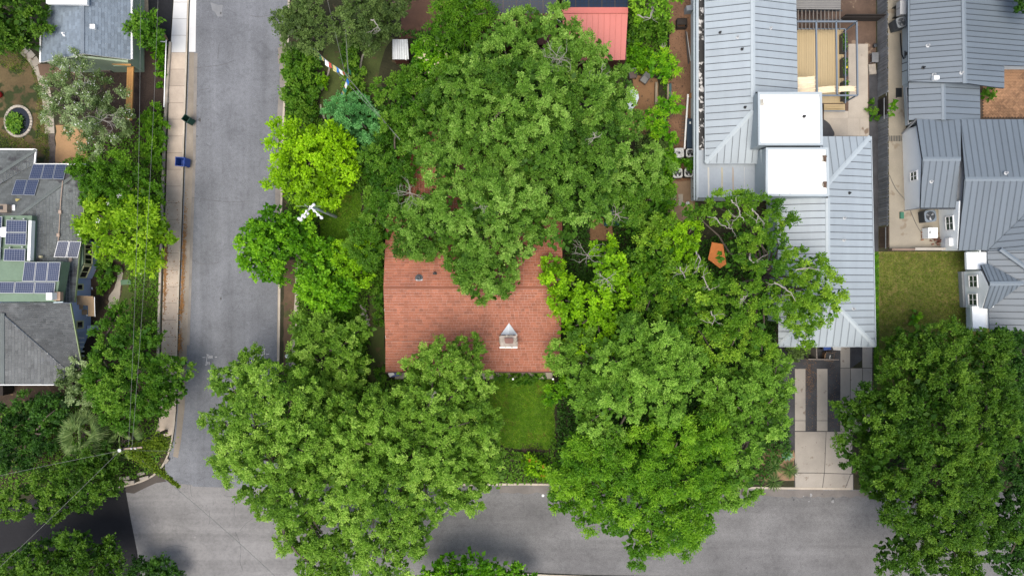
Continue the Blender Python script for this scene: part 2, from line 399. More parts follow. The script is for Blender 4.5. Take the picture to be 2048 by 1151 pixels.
# ------------------------------------------------------------------ roofs
def face(pts):
    """first three points carry a height (px, py, z) and fix the plane, the others lie on it"""
    pl = Plane(W(*pts[0]), W(*pts[1]), W(*pts[2]))
    out = [W(*p) if i < 3 else pl.at(p[0], p[1]) for i, p in enumerate(pts)]
    m = sum(out, Vector()) / len(out)
    out.sort(key=lambda p: math.atan2(p.y - m.y, p.x - m.x))
    c = sum((out[i].x * out[(i + 1) % len(out)].y - out[(i + 1) % len(out)].x * out[i].y) for i in range(len(out)))
    if c < 0: out.reverse()
    return out, pl
def clip(poly, n, d):
    """keep the side dot(p, n) >= d"""
    out = []
    for i in range(len(poly)):
        a, b = poly[i], poly[(i + 1) % len(poly)]; da, db = a.dot(n) - d, b.dot(n) - d
        if da >= 0: out.append(a)
        if (da > 0) != (db > 0) and abs(da - db) > 1e-9: out.append(a + (b - a) * (da / (da - db)))
    r = []
    for p in out:
        if not r or (p - r[-1]).length > 1e-4: r.append(p)
    if len(r) > 1 and (r[0] - r[-1]).length < 1e-4: r.pop()
    return r if len(r) >= 3 else []
def area(poly):
    s = Vector((0, 0, 0))
    for i in range(1, len(poly) - 1): s += (poly[i] - poly[0]).cross(poly[i + 1] - poly[0])
    return s.length / 2
def basis(pl, dirxy):
    d = Vector((dirxy[0], dirxy[1], 0)); d = (d - pl.n * d.dot(pl.n)).normalized()
    return d, pl.n.cross(d).normalized()
def metal_roof(house, pts, seam_dir, spacing, mat, under, gap=.055, thick=.16, off=0.0):
    """deck with standing-seam panels, one object per panel, dark joint and upstand between them"""
    poly, pl = face(pts); d, s = basis(pl, seam_dir)
    roof = MB().prism(poly, down=-pl.n * thick).build("roof", under, house)
    lo = min(p.dot(s) for p in poly); hi = max(p.dot(s) for p in poly); b = lo - off * spacing
    while b < hi:
        q = clip(clip(poly, s, b + gap), -s, -(b + spacing))
        if q and area(q) > .02:
            mb = MB(); mb.prism([p + pl.n * .035 for p in q], down=-pl.n * .034)
            rb = clip(clip(poly, s, b + gap), -s, -(b + gap + .035))
            if rb: mb.prism([p + pl.n * .075 for p in rb], down=-pl.n * .039)
            mb.build("roof_panel", mat, roof)
        b += spacing
    return roof, poly, pl
def shingle_roof(house, pts, course_dir, mat, under=None, expo=.26, tab=.42, thick=.18, seed=1, joint=.010):
    """deck with lapped shingle courses: real tabs, uneven in thickness and shade, joined as one part"""
    poly, pl = face(pts); d, s = basis(pl, course_dir)
    if s.z > 0: s = -s                     # s runs down the slope
    r = random.Random(seed)
    roof = MB().prism(poly, down=-pl.n * thick).build("roof", under or M_TRIM, house)
    mb = MB(); lo = min(p.dot(s) for p in poly); hi = max(p.dot(s) for p in poly); b = hi; k = 0
    cen = sum(poly, Vector()) / len(poly)
    while b > lo:
        row = clip(clip(poly, s, b - expo + joint), -s, -b)
        if row:
            l2 = min(p.dot(d) for p in row); h2 = max(p.dot(d) for p in row); a = l2 - r.random() * tab
            while a < h2:
                w = tab * r.uniform(.7, 1.3); q = clip(clip(row, d, a + .006), -d, -(a + w)); a += w
                if q and area(q) > .003:
                    t = r.uniform(.016, .034)
                    top = [p + pl.n * (.006 + t * max(0, (p.dot(s) - (b - expo)) / expo)) for p in q]
                    n = len(q); vs = top + [p + pl.n * .001 for p in q]
                    mb.add(vs, [list(range(n))] + [[i + n, (i + 1) % n + n, (i + 1) % n, i] for i in range(n)], min(1, max(0, r.gauss(.55, .22))))
        b -= expo; k += 1
    mb.build("shingles", mat, roof, kind="stuff", tint=True)
    return roof, poly, pl
def ridge_cap(house, a, b, w, mat, lift=.09, name="ridge_cap"):
    """bent metal or shingle cap along a ridge or hip"""
    a, b = Vector(a), Vector(b); d = (b - a).normalized(); x = d.cross(Vector((0, 0, 1))).normalized()
    u = Vector((0, 0, 1)); vs = []
    for p in (a, b): vs += [p - x * w / 2 + u * (lift - .06), p + u * lift, p + x * w / 2 + u * (lift - .06), p - x * w / 2 + u * (lift - .14), p + x * w / 2 + u * (lift - .14)]
    return obj(name, vs, [[0, 5, 6, 1], [1, 6, 7, 2], [2, 7, 9, 4], [0, 3, 8, 5], [0, 1, 2, 4, 3], [5, 8, 9, 7, 6], [3, 4, 9, 8]], mat, house)
def wall(house, base, tops, mat, t=.16, name="wall"):
    """upright wall over a line of base points (px, py at ground); tops = list of (fraction along, height)"""
    A, B = W(*base[0], 0), W(*base[1], 0); d = (B - A); n = Vector((-d.y, d.x, 0)).normalized()
    ring = [A + Vector((0, 0, -.2)), B + Vector((0, 0, -.2))] + [A + d * f + Vector((0, 0, z)) for f, z in sorted(tops, reverse=True)]
    k = len(ring); vs = [p + n * t / 2 for p in ring] + [p - n * t / 2 for p in ring]
    fs = [list(range(k)), list(range(2 * k - 1, k - 1, -1))] + [[i + k, (i + 1) % k + k, (i + 1) % k, i] for i in range(k)]
    return obj(name, vs, fs, mat, house)
def shell(house, px, z, mat, name="wall", z0=-.2):
    """closed wall body under a roof, from a footprint in ground pixels"""
    return MB().prism([Vector((W(x, y, 0).x, W(x, y, 0).y, z)) for x, y in px], z0=z0).build(name, mat, house)
def window(house, o, u, w_, h_, nrm, frame_mat, glass_mat, panes=(2, 2), bar=.05, fr=.10, up=None):
    """framed window lying on a wall face: centre o, width axis u, outward normal nrm"""
    u = Vector(u).normalized(); nrm = Vector(nrm).normalized(); v = nrm.cross(u).normalized(); o = Vector(o)
    if v.z < 0: v = -v
    def bx(mb, cx, cy, sx, sy, d0, d1):
        vs = [o + u * (cx + a * sx / 2) + v * (cy + b * sy / 2) + nrm * dd for dd in (d0, d1) for a, b in ((-1, -1), (1, -1), (1, 1), (-1, 1))]
        mb.add(vs, [[3, 2, 1, 0], [4, 5, 6, 7], [0, 1, 5, 4], [1, 2, 6, 5], [2, 3, 7, 6], [3, 0, 4, 7]])
    f = MB()
    for sx in (-1, 1): bx(f, sx * (w_ / 2 + fr / 2), 0, fr, h_ + 2 * fr, 0, .09)
    for sy in (-1, 1): bx(f, 0, sy * (h_ / 2 + fr / 2), w_, fr, 0, .09)
    nx, ny = panes
    for i in range(1, nx): bx(f, -w_ / 2 + w_ * i / nx, 0, bar, h_, .01, .07)
    for j in range(1, ny): bx(f, 0, -h_ / 2 + h_ * j / ny, w_, bar, .012, .068)
    win = f.build("window", frame_mat, house)
    for i in range(nx):
        for j in range(ny):
            g = MB(); bx(g, -w_ / 2 + w_ * (i + .5) / nx, -h_ / 2 + h_ * (j + .5) / ny, w_ / nx - bar * .8, h_ / ny - bar * .8, .004, .03)
            g.build("pane", glass_mat, win)
    return win
def vent(house, p, r=.07, h=.35, mat=None, name="vent_pipe"):
    m = MB(); m.lathe(p, [(r * 2.2, -.03), (r * 2.2, .03), (r, .06), (r, h), (r * .6, h), (r * .6, h - .2)], 10)
    return m.build(name, mat or M_GREYP, house)

# ------------------------------------------------------------------ leaves, crowns, trees
def unit(a): return a / np.maximum(np.linalg.norm(a, axis=1, keepdims=True), 1e-6)
NLEAF = [0]; DENS = 520
def leaf_mesh(name, P, T, Nn, Ln, Wd, tint, mat, parent=None, kind=None):
    n = len(P); NLEAF[0] += n
    B = unit(np.cross(Nn, T)); Nn = unit(np.cross(T, B))
    L3, W3 = Ln[:, None], Wd[:, None]
    v = np.stack([P, P + T * L3 * .45 + B * W3 * .5 + Nn * W3 * .12, P + T * L3, P + T * L3 * .45 - B * W3 * .5 + Nn * W3 * .12], 1).reshape(-1, 3)
    me = bpy.data.meshes.new(name)
    me.vertices.add(4 * n); me.vertices.foreach_set("co", v.astype(np.float32).ravel())
    me.loops.add(4 * n); me.loops.foreach_set("vertex_index", np.arange(4 * n, dtype=np.int32))
    me.polygons.add(n); me.polygons.foreach_set("loop_start", np.arange(0, 4 * n, 4, dtype=np.int32))
    me.update(calc_edges=True)
    a = me.attributes.new("tint", 'FLOAT', 'FACE'); a.data.foreach_set("value", np.clip(tint, 0, 1).astype(np.float32))
    me.materials.append(mat)
    return link(name, me, parent, kind)

def crown_leaves(lobes, rng, leaf=.22, dens=1.0, puff=(.55, 1.15), flat=.75, sprays=13, cover=3.0, aspect=.62, droop=0.0, under=-.25, tuft=.14, gap=.50, billow=None):
    """lobes: (centre xyz, radius, vertical radius). Lobes carry puffs, puffs carry sprays, sprays carry leaves."""
    if billow:
        bl = []; src = []
        for c, r, rv in lobes:
            if r < 1.7: bl.append((np.array(c), r, rv)); src.append(1); continue
            k = int(9 * (r / 1.5) ** 2) + 8; z = rng.uniform(.0, 1, k) ** .9; a = rng.uniform(0, 2 * np.pi, k); q = np.sqrt(1 - z * z); rb = rng.uniform(*billow, k) * min(1, .45 + r / 6)
            p = np.array(c) + np.stack([q * np.cos(a) * np.maximum(.2, r - .8 * rb), q * np.sin(a) * np.maximum(.2, r - .8 * rb), z * np.maximum(.2, rv - .5 * rb)], 1) + np.stack([np.zeros(k), np.zeros(k), rng.normal(0, .45, k)], 1)
            bl += [(p[i], rb[i], rb[i] * .85) for i in range(k)]; src += [0] * k
        # keep only billows that stay on the outside and apart
        o = rng.permutation(len(bl)); bl = [bl[i] for i in o]; PC = np.array([x[0] for x in bl]); PR = np.array([x[1] for x in bl]); ok = np.zeros(len(bl), bool)
        src = [src[i] for i in o]
        for i in range(len(bl)):
            ins = False
            if src[i]: ok[i] = True; continue
            for c, r, rv in lobes:
                if np.linalg.norm((PC[i] - np.array(c)) / np.array([r, r, rv])) < .48: ins = True; break
            if ins and PR[i] < 1.7: continue
            j = np.flatnonzero(ok[:i])
            if len(j) == 0 or np.all(np.linalg.norm((PC[j] - PC[i]) * np.array([1, 1, .7]), axis=1) > .62 * (PR[j] + PR[i])): ok[i] = True
        lobes = [bl[i] for i in np.flatnonzero(ok)]
        bt = rng.normal(0, .10, len(lobes))
    else: bt = np.zeros(len(lobes))
    C = np.array([l[0] for l in lobes]); R = np.array([l[1] for l in lobes]); RV = np.array([l[2] for l in lobes])
    pm = (puff[0] + puff[1]) / 2; pc = []; pd = []; pr = []; pb = []
    for i in range(len(lobes)):
        n = max(6, int(cover * 3.0 * (R[i] / pm) ** 2)); z = rng.uniform(under, 1, n) ; a = rng.uniform(0, 2 * np.pi, n); rr = np.sqrt(np.maximum(0, 1 - z * z))
        D = np.stack([rr * np.cos(a), rr * np.sin(a), z], 1)
        k = rng.uniform(.68, 1.10, n)[:, None]; q = rng.uniform(puff[0], puff[1], n)
        re = max(R[i] - .55 * pm, R[i] * .45); rv = max(RV[i] - .4 * pm, RV[i] * .5)
        Pp = C[i] + D * np.array([re, re, rv]) * k
        keep = np.ones(n, bool)
        near = np.flatnonzero(np.linalg.norm(C - C[i], axis=1) < R + R[i])
        for j in near:
            if j != i:
                e = (Pp - C[j]) / np.array([R[j], R[j], RV[j]]); keep &= np.linalg.norm(e, axis=1) > .66
        pc.append(Pp[keep]); pd.append(D[keep]); pr.append(q[keep]); pb.append(np.full(keep.sum(), bt[i]))
    pc = np.concatenate(pc); pd = np.concatenate(pd); pr = np.concatenate(pr); pb = np.concatenate(pb)
    # tufts keep apart, so the crown shows clumps with gaps between
    order = rng.permutation(len(pc)); pc, pd, pr, pb = pc[order], pd[order], pr[order], pb[order]; acc = np.zeros(len(pc), bool)
    for i in range(len(pc)):
        j = np.flatnonzero(acc[:i])
        if len(j) == 0 or np.all(np.linalg.norm((pc[j] - pc[i]) * np.array([1, 1, .8]), axis=1) > gap * (pr[j] + pr[i])): acc[i] = True
    pc, pd, pr, pb = pc[acc], pd[acc], pr[acc], pb[acc]; m = len(pc)
    # sprays
    ns = sprays; S = rng.normal(size=(m, ns, 3)); S = S / np.linalg.norm(S, axis=2, keepdims=True)
    S = S + .75 * pd[:, None, :] + np.array([0, 0, .35 - droop]); S = S / np.linalg.norm(S, axis=2, keepdims=True)
    slen = pr[:, None] * rng.uniform(.6, 1.12, (m, ns))
    ptint = rng.normal(.5, .13, m) + pb; stint = ptint[:, None] + rng.normal(0, .12, (m, ns))
    nl = np.maximum(3, (dens * DENS * (.2 / leaf) ** 2 * pr ** 2 / ns)).astype(int)
    idx = np.repeat(np.arange(m), nl * ns); tot = len(idx)
    si = rng.integers(0, ns, tot)
    sd = S[idx, si]; t = rng.uniform(.05, 1, tot) ** .6
    P = pc[idx] + sd * (slen[idx, si] * t)[:, None] + rng.normal(0, 1, (tot, 3)) * (pr[idx] * tuft)[:, None]
    P[:, 2] -= droop * (t ** 2) * pr[idx]
    T = unit(sd * .8 + rng.normal(0, .65, (tot, 3)) + np.array([0, 0, -.1]))
    Nn = unit(np.array([0, 0, .9]) + sd * .5 + rng.normal(0, .38, (tot, 3)))
    Ln = leaf * rng.uniform(.65, 1.3, tot); Wd = Ln * aspect * rng.uniform(.8, 1.2, tot)
    tint = stint[idx, si] + rng.normal(0, .09, tot)
    return P, T, Nn, Ln, Wd, tint

def limb_tube(a, b, r0, r1, rng, bend=.12, n=6):
    a, b = Vector(a), Vector(b); L = (b - a).length; pts = []
    o = Vector(rng.normal(0, 1, 3)) * L * bend
    for i in range(n):
        t = i / (n - 1); p = a.lerp(b, t) + o * math.sin(math.pi * t) + Vector(rng.normal(0, 1, 3)) * L * .02 * (0 < i < n - 1)
        p.z += .10 * L * math.sin(math.pi * t); pts.append(p)
    return pts, [r0 + (r1 - r0) * i / (n - 1) for i in range(n)]

def twigs(mb, p, d, L, r, depth, rng, up=.1):
    """bare branching wood"""
    d = d.normalized(); pts = [p]; q = p.copy(); dd = d.copy()
    for i in range(4):
        dd = (dd + Vector(rng.normal(0, .28, 3)) + Vector((0, 0, up * .3))).normalized(); q = q + dd * (L / 4); pts.append(q.copy())
    mb.tube(pts, [r * (1 - .13 * i) for i in range(5)], 4, cap=False)
    if depth > 0:
        for k in range(3 if depth > 1 else 2):
            j = int(rng.integers(1, 5)); nd = (dd + Vector(rng.normal(0, .8, 3))).normalized(); nd.z = nd.z * .5
            twigs(mb, pts[j], nd, L * .62, r * .55, depth - 1, rng, up)

def tree(name, label, lobes, pal, trunk, cat="tree", group=None, leaf=.22, dens=1.0, puff=(.50, .95), flat=.80, sprays=10, cover=2.6, aspect=.62,
         droop=0.0, seed=1, core=1.0, bark=None, bare=(), trunk_r=.28, limbs=True, flowers=None, gnarl=(), zc=.72, under=-.1, tuft=.13, billow=(1.15, 2.3)):
    """lobes in photo pixels: (px, py, radius px, height of the lobe's top)"""
    big = max(l[2] for l in lobes)
    if big < 36: puff = (puff[0] * (.35 + big / 55), puff[1] * (.35 + big / 55))
    rng = np.random.default_rng(seed); root = thing(name, label, cat, group)
    bx = W(trunk[0], trunk[1], 0.1); root.location = bx
    LW = []
    for px, py, rp, zt in lobes:
        rm = rp * (H - zt * .85) / F; rv = min(rm * flat, zt * .48); c = W(px, py, zt - rv)
        LW.append((np.array(c), rm, rv))
    P, T, Nn, Ln, Wd, tint = crown_leaves(LW, rng, leaf, dens, puff, flat, sprays, cover, aspect, droop, under, tuft, billow=billow)
    b = np.array(bx)
    if core and dens > .72:      # larger inner leaves, tinted dark to paint in the shade between clumps
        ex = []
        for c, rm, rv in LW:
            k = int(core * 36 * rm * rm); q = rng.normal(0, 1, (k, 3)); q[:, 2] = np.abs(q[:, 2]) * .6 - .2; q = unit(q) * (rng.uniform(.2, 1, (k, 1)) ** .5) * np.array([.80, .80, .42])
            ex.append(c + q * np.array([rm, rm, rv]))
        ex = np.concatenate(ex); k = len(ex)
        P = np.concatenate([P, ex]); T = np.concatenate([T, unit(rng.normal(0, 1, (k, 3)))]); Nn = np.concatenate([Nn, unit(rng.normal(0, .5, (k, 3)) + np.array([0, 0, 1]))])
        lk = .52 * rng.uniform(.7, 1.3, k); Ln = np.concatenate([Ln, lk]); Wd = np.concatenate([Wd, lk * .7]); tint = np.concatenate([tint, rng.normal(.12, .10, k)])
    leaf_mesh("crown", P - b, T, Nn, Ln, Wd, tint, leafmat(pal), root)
    bk = bark or M_BARK
    zt = max(l[3] for l in lobes); cz = zt * .42
    mc = Vector((float(np.mean([l[0][0] for l in LW])), float(np.mean([l[0][1] for l in LW])), 0))
    fork = Vector((bx.x * .7 + mc.x * .3, bx.y * .7 + mc.y * .3, cz))
    pts, rad = limb_tube(bx, fork, trunk_r * 1.25, trunk_r * .8, rng, .04, 5)
    MB().tube([p - bx for p in pts], rad, 8).build("trunk", bk, root, smooth=True)
    if limbs:
        for c, rm, rv in LW:
            e = Vector(c) + Vector((0, 0, rv * .35)); pts, rad = limb_tube(fork - Vector((0, 0, .25)), e, trunk_r * .55, .05, rng, .07, 6)
            MB().tube([p - bx for p in pts], rad, 5).build("limb", bk, root, smooth=True)
    for px, py, z, L, n in bare:                # dead bare twigs showing above the leaves
        mb = MB(); o = W(px, py, z)
        for k in range(n):
            a = 2 * math.pi * k / n + rng.normal(0, .4)
            twigs(mb, o - bx, Vector((math.cos(a), math.sin(a), rng.uniform(.0, .45))), L, .03, 2, rng)
        mb.build("bare_branch", M_PALEBARK, root)
    for pts_ in gnarl:                          # pale crooked limbs seen through a thin crown
        q = smoothline(pts_, 5); mb = MB(); nn = len(q); pp = [W(*p) - bx + Vector(rng.normal(0, .05, 3)) for p in q]
        mb.tube(pp, [.062 - .035 * i / nn for i in range(nn)], 5)
        for k in range(3):
            j = int(rng.integers(2, nn)); twigs(mb, pp[j], Vector(rng.normal(0, 1, 3)), .9, .03, 1, rng)
        mb.build("limb", M_PALEBARK, root)
    if flowers:                                 # (material, number, size)
        fm, n, sz = flowers; sel = rng.choice(int(len(P) * .7), n, replace=False); mb = MB()
        for i in sel:
            c = Vector(P[i]) - bx + Vector((0, 0, .12))
            for k in range(5):
                a = 2 * math.pi * k / 5; a2 = a + .6
                mb.add([c, c + Vector((math.cos(a) * sz, math.sin(a) * sz, .25 * sz)), c + Vector((math.cos(a2) * sz, math.sin(a2) * sz, .25 * sz))], [[0, 1, 2]])
        mb.build("blossoms", fm, root, kind="stuff")
    return root

def inside(px, py, poly):
    x = np.asarray(px); y = np.asarray(py); r = np.zeros(len(x), bool); n = len(poly)
    for i in range(n):
        x1, y1 = poly[i]; x2, y2 = poly[(i + 1) % n]
        c = ((y1 > y) != (y2 > y)) & (x < (x2 - x1) * (y - y1) / ((y2 - y1) if y2 != y1 else 1e-9) + x1); r ^= c
    return r
def cover_stuff(name, polys, pal, n, leaf, height, seed, holes=(), mound=.9, aspect=.6, upright=.0):
    """low planting or grass as one uncountable mass"""
    rng = np.random.default_rng(seed); pts = []
    for poly in polys:
        xs = [p[0] for p in poly]; ys = [p[1] for p in poly]; w, h = max(xs) - min(xs), max(ys) - min(ys)
        k = int(n * w * h / 1e4); x = rng.uniform(min(xs), max(xs), k); y = rng.uniform(min(ys), max(ys), k); m = inside(x, y, poly)
        for hp in holes: m &= ~inside(x, y, hp)
        pts.append(np.stack([x[m], y[m]], 1))
    q = np.concatenate(pts); k = len(q)
    f = .5 + .5 * np.sin(q[:, 0] * .21 + 2 * np.sin(q[:, 1] * .13)) * np.sin(q[:, 1] * .19 + 2 * np.sin(q[:, 0] * .11)); f = f * .7 + .3 * rng.random(k)
    z = .1 + height * (mound * f + (1 - mound)) * rng.uniform(.45, 1, k)
    s = (H - z) / F
    P = np.stack([(q[:, 0] - 1024) * s, (575.5 - q[:, 1]) * s, z], 1)
    T = unit(rng.normal(0, 1, (k, 3)) * np.array([1, 1, .5]) + np.array([0, 0, upright])); Nn = unit(rng.normal(0, .5, (k, 3)) + np.array([0, 0, 1 - upright * .3]))
    Ln = leaf * rng.uniform(.6, 1.4, k)
    return leaf_mesh(name, P, T, Nn, Ln, Ln * aspect, (.05 + .25 * rng.random(k) + .75 * f ** 1.5) if name == 'grass' else (.2 + .45 * rng.random(k) + .25 * f), leafmat(pal), None, "stuff")
# ================================================================== THE SETTING
obj("ground", [(-400, -400, -.25), (400, -400, -.25), (400, 400, -.25), (-400, 400, -.25)], [[0, 1, 2, 3]], M_YARD, kind="structure")
road = sheet("road", [(-900, 955), (330, 955), (340, -700), (600, -700), (600, 955), (3000, 955), (3000, 1190), (-900, 1190)], 0.0, M_ROAD)
sheet("road_surface", [(600, 955), (3000, 955), (3000, 1190), (560, 1190), (560, 1000)], .004, M_ROADX, parent=road, kind=None)
sheet("road_surface", [(-900, 940), (262, 940), (251, 978), (262, 1040), (274, 1100), (288, 1190), (-900, 1190)], .004, M_ROADDARK, parent=road, kind=None)
sheet("road_surface", [(251, 978), (268, 986), (290, 975), (312, 965), (330, 963), (384, 969), (386, 972), (480, 975), (700, 985), (690, 1190), (288, 1190), (274, 1100), (262, 1040)], .008, M_CONC_X, parent=road, kind=None)
sheet("road_surface", [(250, 965), (330, 940), (332, 962), (312, 965), (290, 975), (268, 986), (252, 984)], .012, surf("brown_gutter", (.105,.088,.075), .2, .5, 6), parent=road, kind=None)
W_EDGE = [(379, -300), (379, 0), (377, 60), (374, 150), (368, 330), (363, 480), (360, 560), (356, 690), (353, 818), (346, 880), (336, 915), (322, 938), (298, 957), (252, 972), (160, 988), (0, 1004), (-500, 1030)]
E_EDGE = [(578, -300), (577, -40), (575, 70), (571, 160), (566, 230), (562, 384), (558, 560), (556, 700), (553, 790), (552, 860), (558, 915), (576, 945), (620, 966), (700, 971), (1040, 969), (1300, 973), (1590, 977), (1700, 978), (1900, 982), (3000, 995)]
S_EDGE = [(3000, 1156), (1700, 1160), (1180, 1150), (1000, 1143), (860, 1147), (780, 1160), (700, 1200)]
def block(name, edge, rest, mat): return slab(name, edge + rest, .10, -.3, mat, "structure")
block("yard_ground", W_EDGE, [(-900, 1030), (-900, -300)], M_YARD)
block("yard_ground", E_EDGE, [(3000, -300)], M_YARD)
block("yard_ground", S_EDGE, [(700, 1500), (3000, 1500)], M_YARD)
slab("yard_ground", [(-900, 1165), (-100, 1160), (120, 1153), (250, 1160), (300, 1190), (310, 1500), (-900, 1500)], .10, -.3, M_YARD, "structure")
# kerbs, in cast lengths
def kerb(edge, w, side, mat, step=4):
    k = bpy.data.objects.new("kerb", None); COL.objects.link(k); k["kind"] = "structure"
    e = smoothline(edge, 3); i = 0
    while i < len(e) - 1:
        j = min(i + step, len(e) - 1); ribbon(MB(), e[i:j + 1], w, .145, -.1, side).build("kerb_stone", mat, k); i = j
kerb(W_EDGE[1:15], .16, 1, M_KERB); kerb(E_EDGE[1:18], .2, -1, M_KERB); kerb(S_EDGE[1:6], .2, -1, M_KERB)
# concrete gutters beside the kerbs
M_GUT = surf("gutter_concrete", (.40, .345, .275), .18, .5, 7, .9, streak=((.5, .06, 1), .8))
sheet("gutter", [(379, 105), (388, 105), (386, 330), (380, 480), (377, 600), (374, 690), (369, 818), (362, 880), (356, 915), (346, 912), (352, 870), (356, 818), (359, 690), (363, 560), (366, 480), (371, 330), (377, 160)], .010, M_GUT)
sheet("gutter", [(380, -200), (395, -200), (391, 104), (378, 104)], .010, M_CONCNEW)
sheet("gutter", [(395, 106), (391, 330), (386, 480), (382, 600), (379, 690), (374, 690), (377, 600), (380, 480), (386, 330), (388, 106)], .0125, surf("road_edge_dust", (.33, .30, .265), .2, .6, 6))
sheet("gutter", [(556, 540), (566, 540), (564, 700), (563, 760), (553, 760), (554, 690)], .010, M_GUT)
sheet("road_edge", [(560, 40), (575, 60), (571, 160), (566, 230), (562, 384), (558, 540), (550, 540), (552, 384), (556, 230), (560, 160)], .006, surf("road_edge_dust", (.33, .30, .265)), amp=2, seed=31)
sheet("road_edge", [(1000, 970), (1590, 978), (1750, 980), (1750, 992), (1600, 994), (1300, 984), (1000, 986)], .0065, surf("road_edge_dust2", (.25, .225, .205), .2, .6, 6), amp=2.5, seed=32)
r_ = random.Random(77)
for k in range(22):
    x, y = r_.choice([(r_.uniform(400, 545), r_.uniform(20, 680)), (r_.uniform(388, 400), r_.uniform(150, 360)), (r_.uniform(1020, 1700), r_.uniform(1000, 1140)), (r_.uniform(1580, 1690), r_.uniform(985, 1010))]); s_ = r_.uniform(.8, 3.2)
    sheet("oil_stain", [(x + s_ * math.cos(a) * r_.uniform(.6, 1.3), y + 1.4 * s_ * math.sin(a) * r_.uniform(.6, 1.3)) for a in [k2 * .7 for k2 in range(9)]], .0092 + .0001 * k, surf("oil_dark" if k % 3 else "pale_spill", (.12, .12, .12) if k % 3 else (.42, .42, .42), .2, 2, 6), None, road)
# worn patch and manhole-like repair at the east edge of the street, painted survey marks, cracks
sheet("road_surface", [(556, 96), (573, 92), (574, 126), (556, 128)], .008, surf("road_repair", (.33, .285, .235), .18, .8, 6), parent=road, kind=None, amp=1.0, seed=3, step=6)
sheet("road_surface", [(421, 6), (446, 12), (444, 34), (436, 33), (424, 20)], .008, surf("pale_patch", (.30, .31, .32), .15, 1, 6), parent=road, kind=None, amp=1.5, seed=4, step=5)
def paint(strokes, w=.055):
    for s in strokes: ribbon(MB(), s, w, .016, .004).build("road_marking", M_CHALK, road)
paint([[(415, 708), (413, 722), (412, 730)], [(413, 708), (418, 709)], [(410, 729), (414, 729)], [(405, 714), (411, 714)], [(430, 714), (434, 713)],
       [(417.5, 710.5), (420, 710.5), (420, 716), (417.5, 716), (417.5, 710.5)], [(417.5, 713), (420, 713)], [(422, 710.5), (424.5, 710.5), (424.5, 716), (422, 716), (422, 710.5)], [(422, 713), (424.5, 713)],
       [(415.5, 728), (415.5, 722.5), (417, 725), (418.5, 722.5), (418.5, 728)],
       [(529, 697), (528, 718)], [(527, 697), (531, 697.5)], [(527, 718), (531, 718.5)], [(532, 708), (538, 707.5)],
       [(520, 700), (520, 704), (522, 702), (524, 704.5), (524, 700)], [(521, 709), (523, 706.5), (525.5, 709), (523, 711)]])
def crack(px, w=.03): ribbon(MB(), smoothline(wobble(px, 1.2, 9, 5)[:-1] if len(px) < 3 else px, 4), w, .0135, .004).build("crack", surf("crack_fill", (.15, .15, .155), .2, 1, 6), road)
for c in ([(381, 968), (382, 985), (384, 992)], [(466, 1000), (470, 1012), (468, 1024), (471, 1034)], [(418, 1020), (420, 1040), (417, 1048)], [(480, 1060), (492, 1046), (506, 1036)], [(470, 1062), (478, 1080), (482, 1100), (480, 1122), (486, 1140)], [(448, 990), (470, 992), (496, 990)],
          [(393, 136), (420, 133), (450, 128), (470, 120)], [(440, 86), (437, 100), (436, 118)], [(385, 395), (420, 400), (462, 404), (500, 402)], [(386, 520), (410, 528), (440, 524)], [(330, 1095), (352, 1090), (376, 1094)], [(395, 180), (418, 176)], [(560, 20), (540, 30), (516, 34), (498, 30)]): crack(c)

# pavement west of the street: each slab its own piece
def lerp_edge(edge, y):
    for (x0, y0), (x1, y1) in zip(edge, edge[1:]):
        if y0 <= y <= y1: return x0 + (x1 - x0) * (y - y0) / (y1 - y0)
    return edge[-1][0]
side = bpy.data.objects.new("sidewalk", None); COL.objects.link(side); side["kind"] = "structure"
IN_E = [(348, -300), (347, 0), (340, 105), (333, 330), (326, 560), (322, 700), (319, 800)]
sheet("pavement_bed", [(348.5, -300), (377, -300), (376.5, 0), (373, 150), (366.5, 330), (358.5, 560), (354.5, 690), (352, 812), (319, 812), (322.5, 700), (326.5, 560), (333.5, 330), (340.5, 105), (347.5, 0)], .118, surf("slab_joint", (.25, .21, .165), .1, .5, 6), None, side)
y = -62.0
while y < 780:
    y1 = y + (33.4 if y > 100 else 33.2)
    if y < 105 < y1 + 3: y1 = 105
    a, b = y + .35, y1 - .35; k = 3.4
    slab("concrete_slab", [(lerp_edge(IN_E, a) + .6, a), (lerp_edge(W_EDGE, a) - k, a), (lerp_edge(W_EDGE, b) - k, b), (lerp_edge(IN_E, b) + .6, b)], .142 + random.uniform(-.006, .006), .06, M_CONCNEW if y1 <= 105.5 else M_CONC, None, side)
    y = y1
# kerb ramp corner below
slab("concrete_slab", [(320, 800), (350, 800), (352, 820), (344, 868), (335, 872), (310, 868), (318, 840)], .14, .05, M_CONC, None, side)

# yards: soil, lawns, paths (each 4 mm above the last)
sheet("mulch_bed", [(270, 105), (328, 82), (330, 215), (275, 330), (200, 330), (215, 120)], .106, M_MULCH, amp=2, seed=1)
sheet("lawn", [(-300, 75), (40, 80), (62, 118), (92, 180), (100, 240), (102, 330), (-300, 330)], .106, M_LAWNDRY, amp=2, seed=2)
path = bpy.data.objects.new("path", None); COL.objects.link(path); path["kind"] = "structure"
PP = [(48, 100), (66, 118), (84, 150), (94, 190), (99, 230), (101, 268)]
e = smoothline(PP, 2)
for i in range(0, len(e) - 1):
    a, b = e[i], e[i + 1]; a = (a[0] * .97 + b[0] * .03, a[1] * .97 + b[1] * .03); b = (b[0] * .97 + a[0] * .03, b[1] * .97 + a[1] * .03)
    ribbon(MB(), [a, b], .95, .125 + random.uniform(-.006, .006), .06).build("flagstone", M_PATIO, path)
sheet("gravel_path", [(112, 250), (170, 250), (176, 328), (110, 328)], .110, M_SAND, amp=1.5, seed=3)
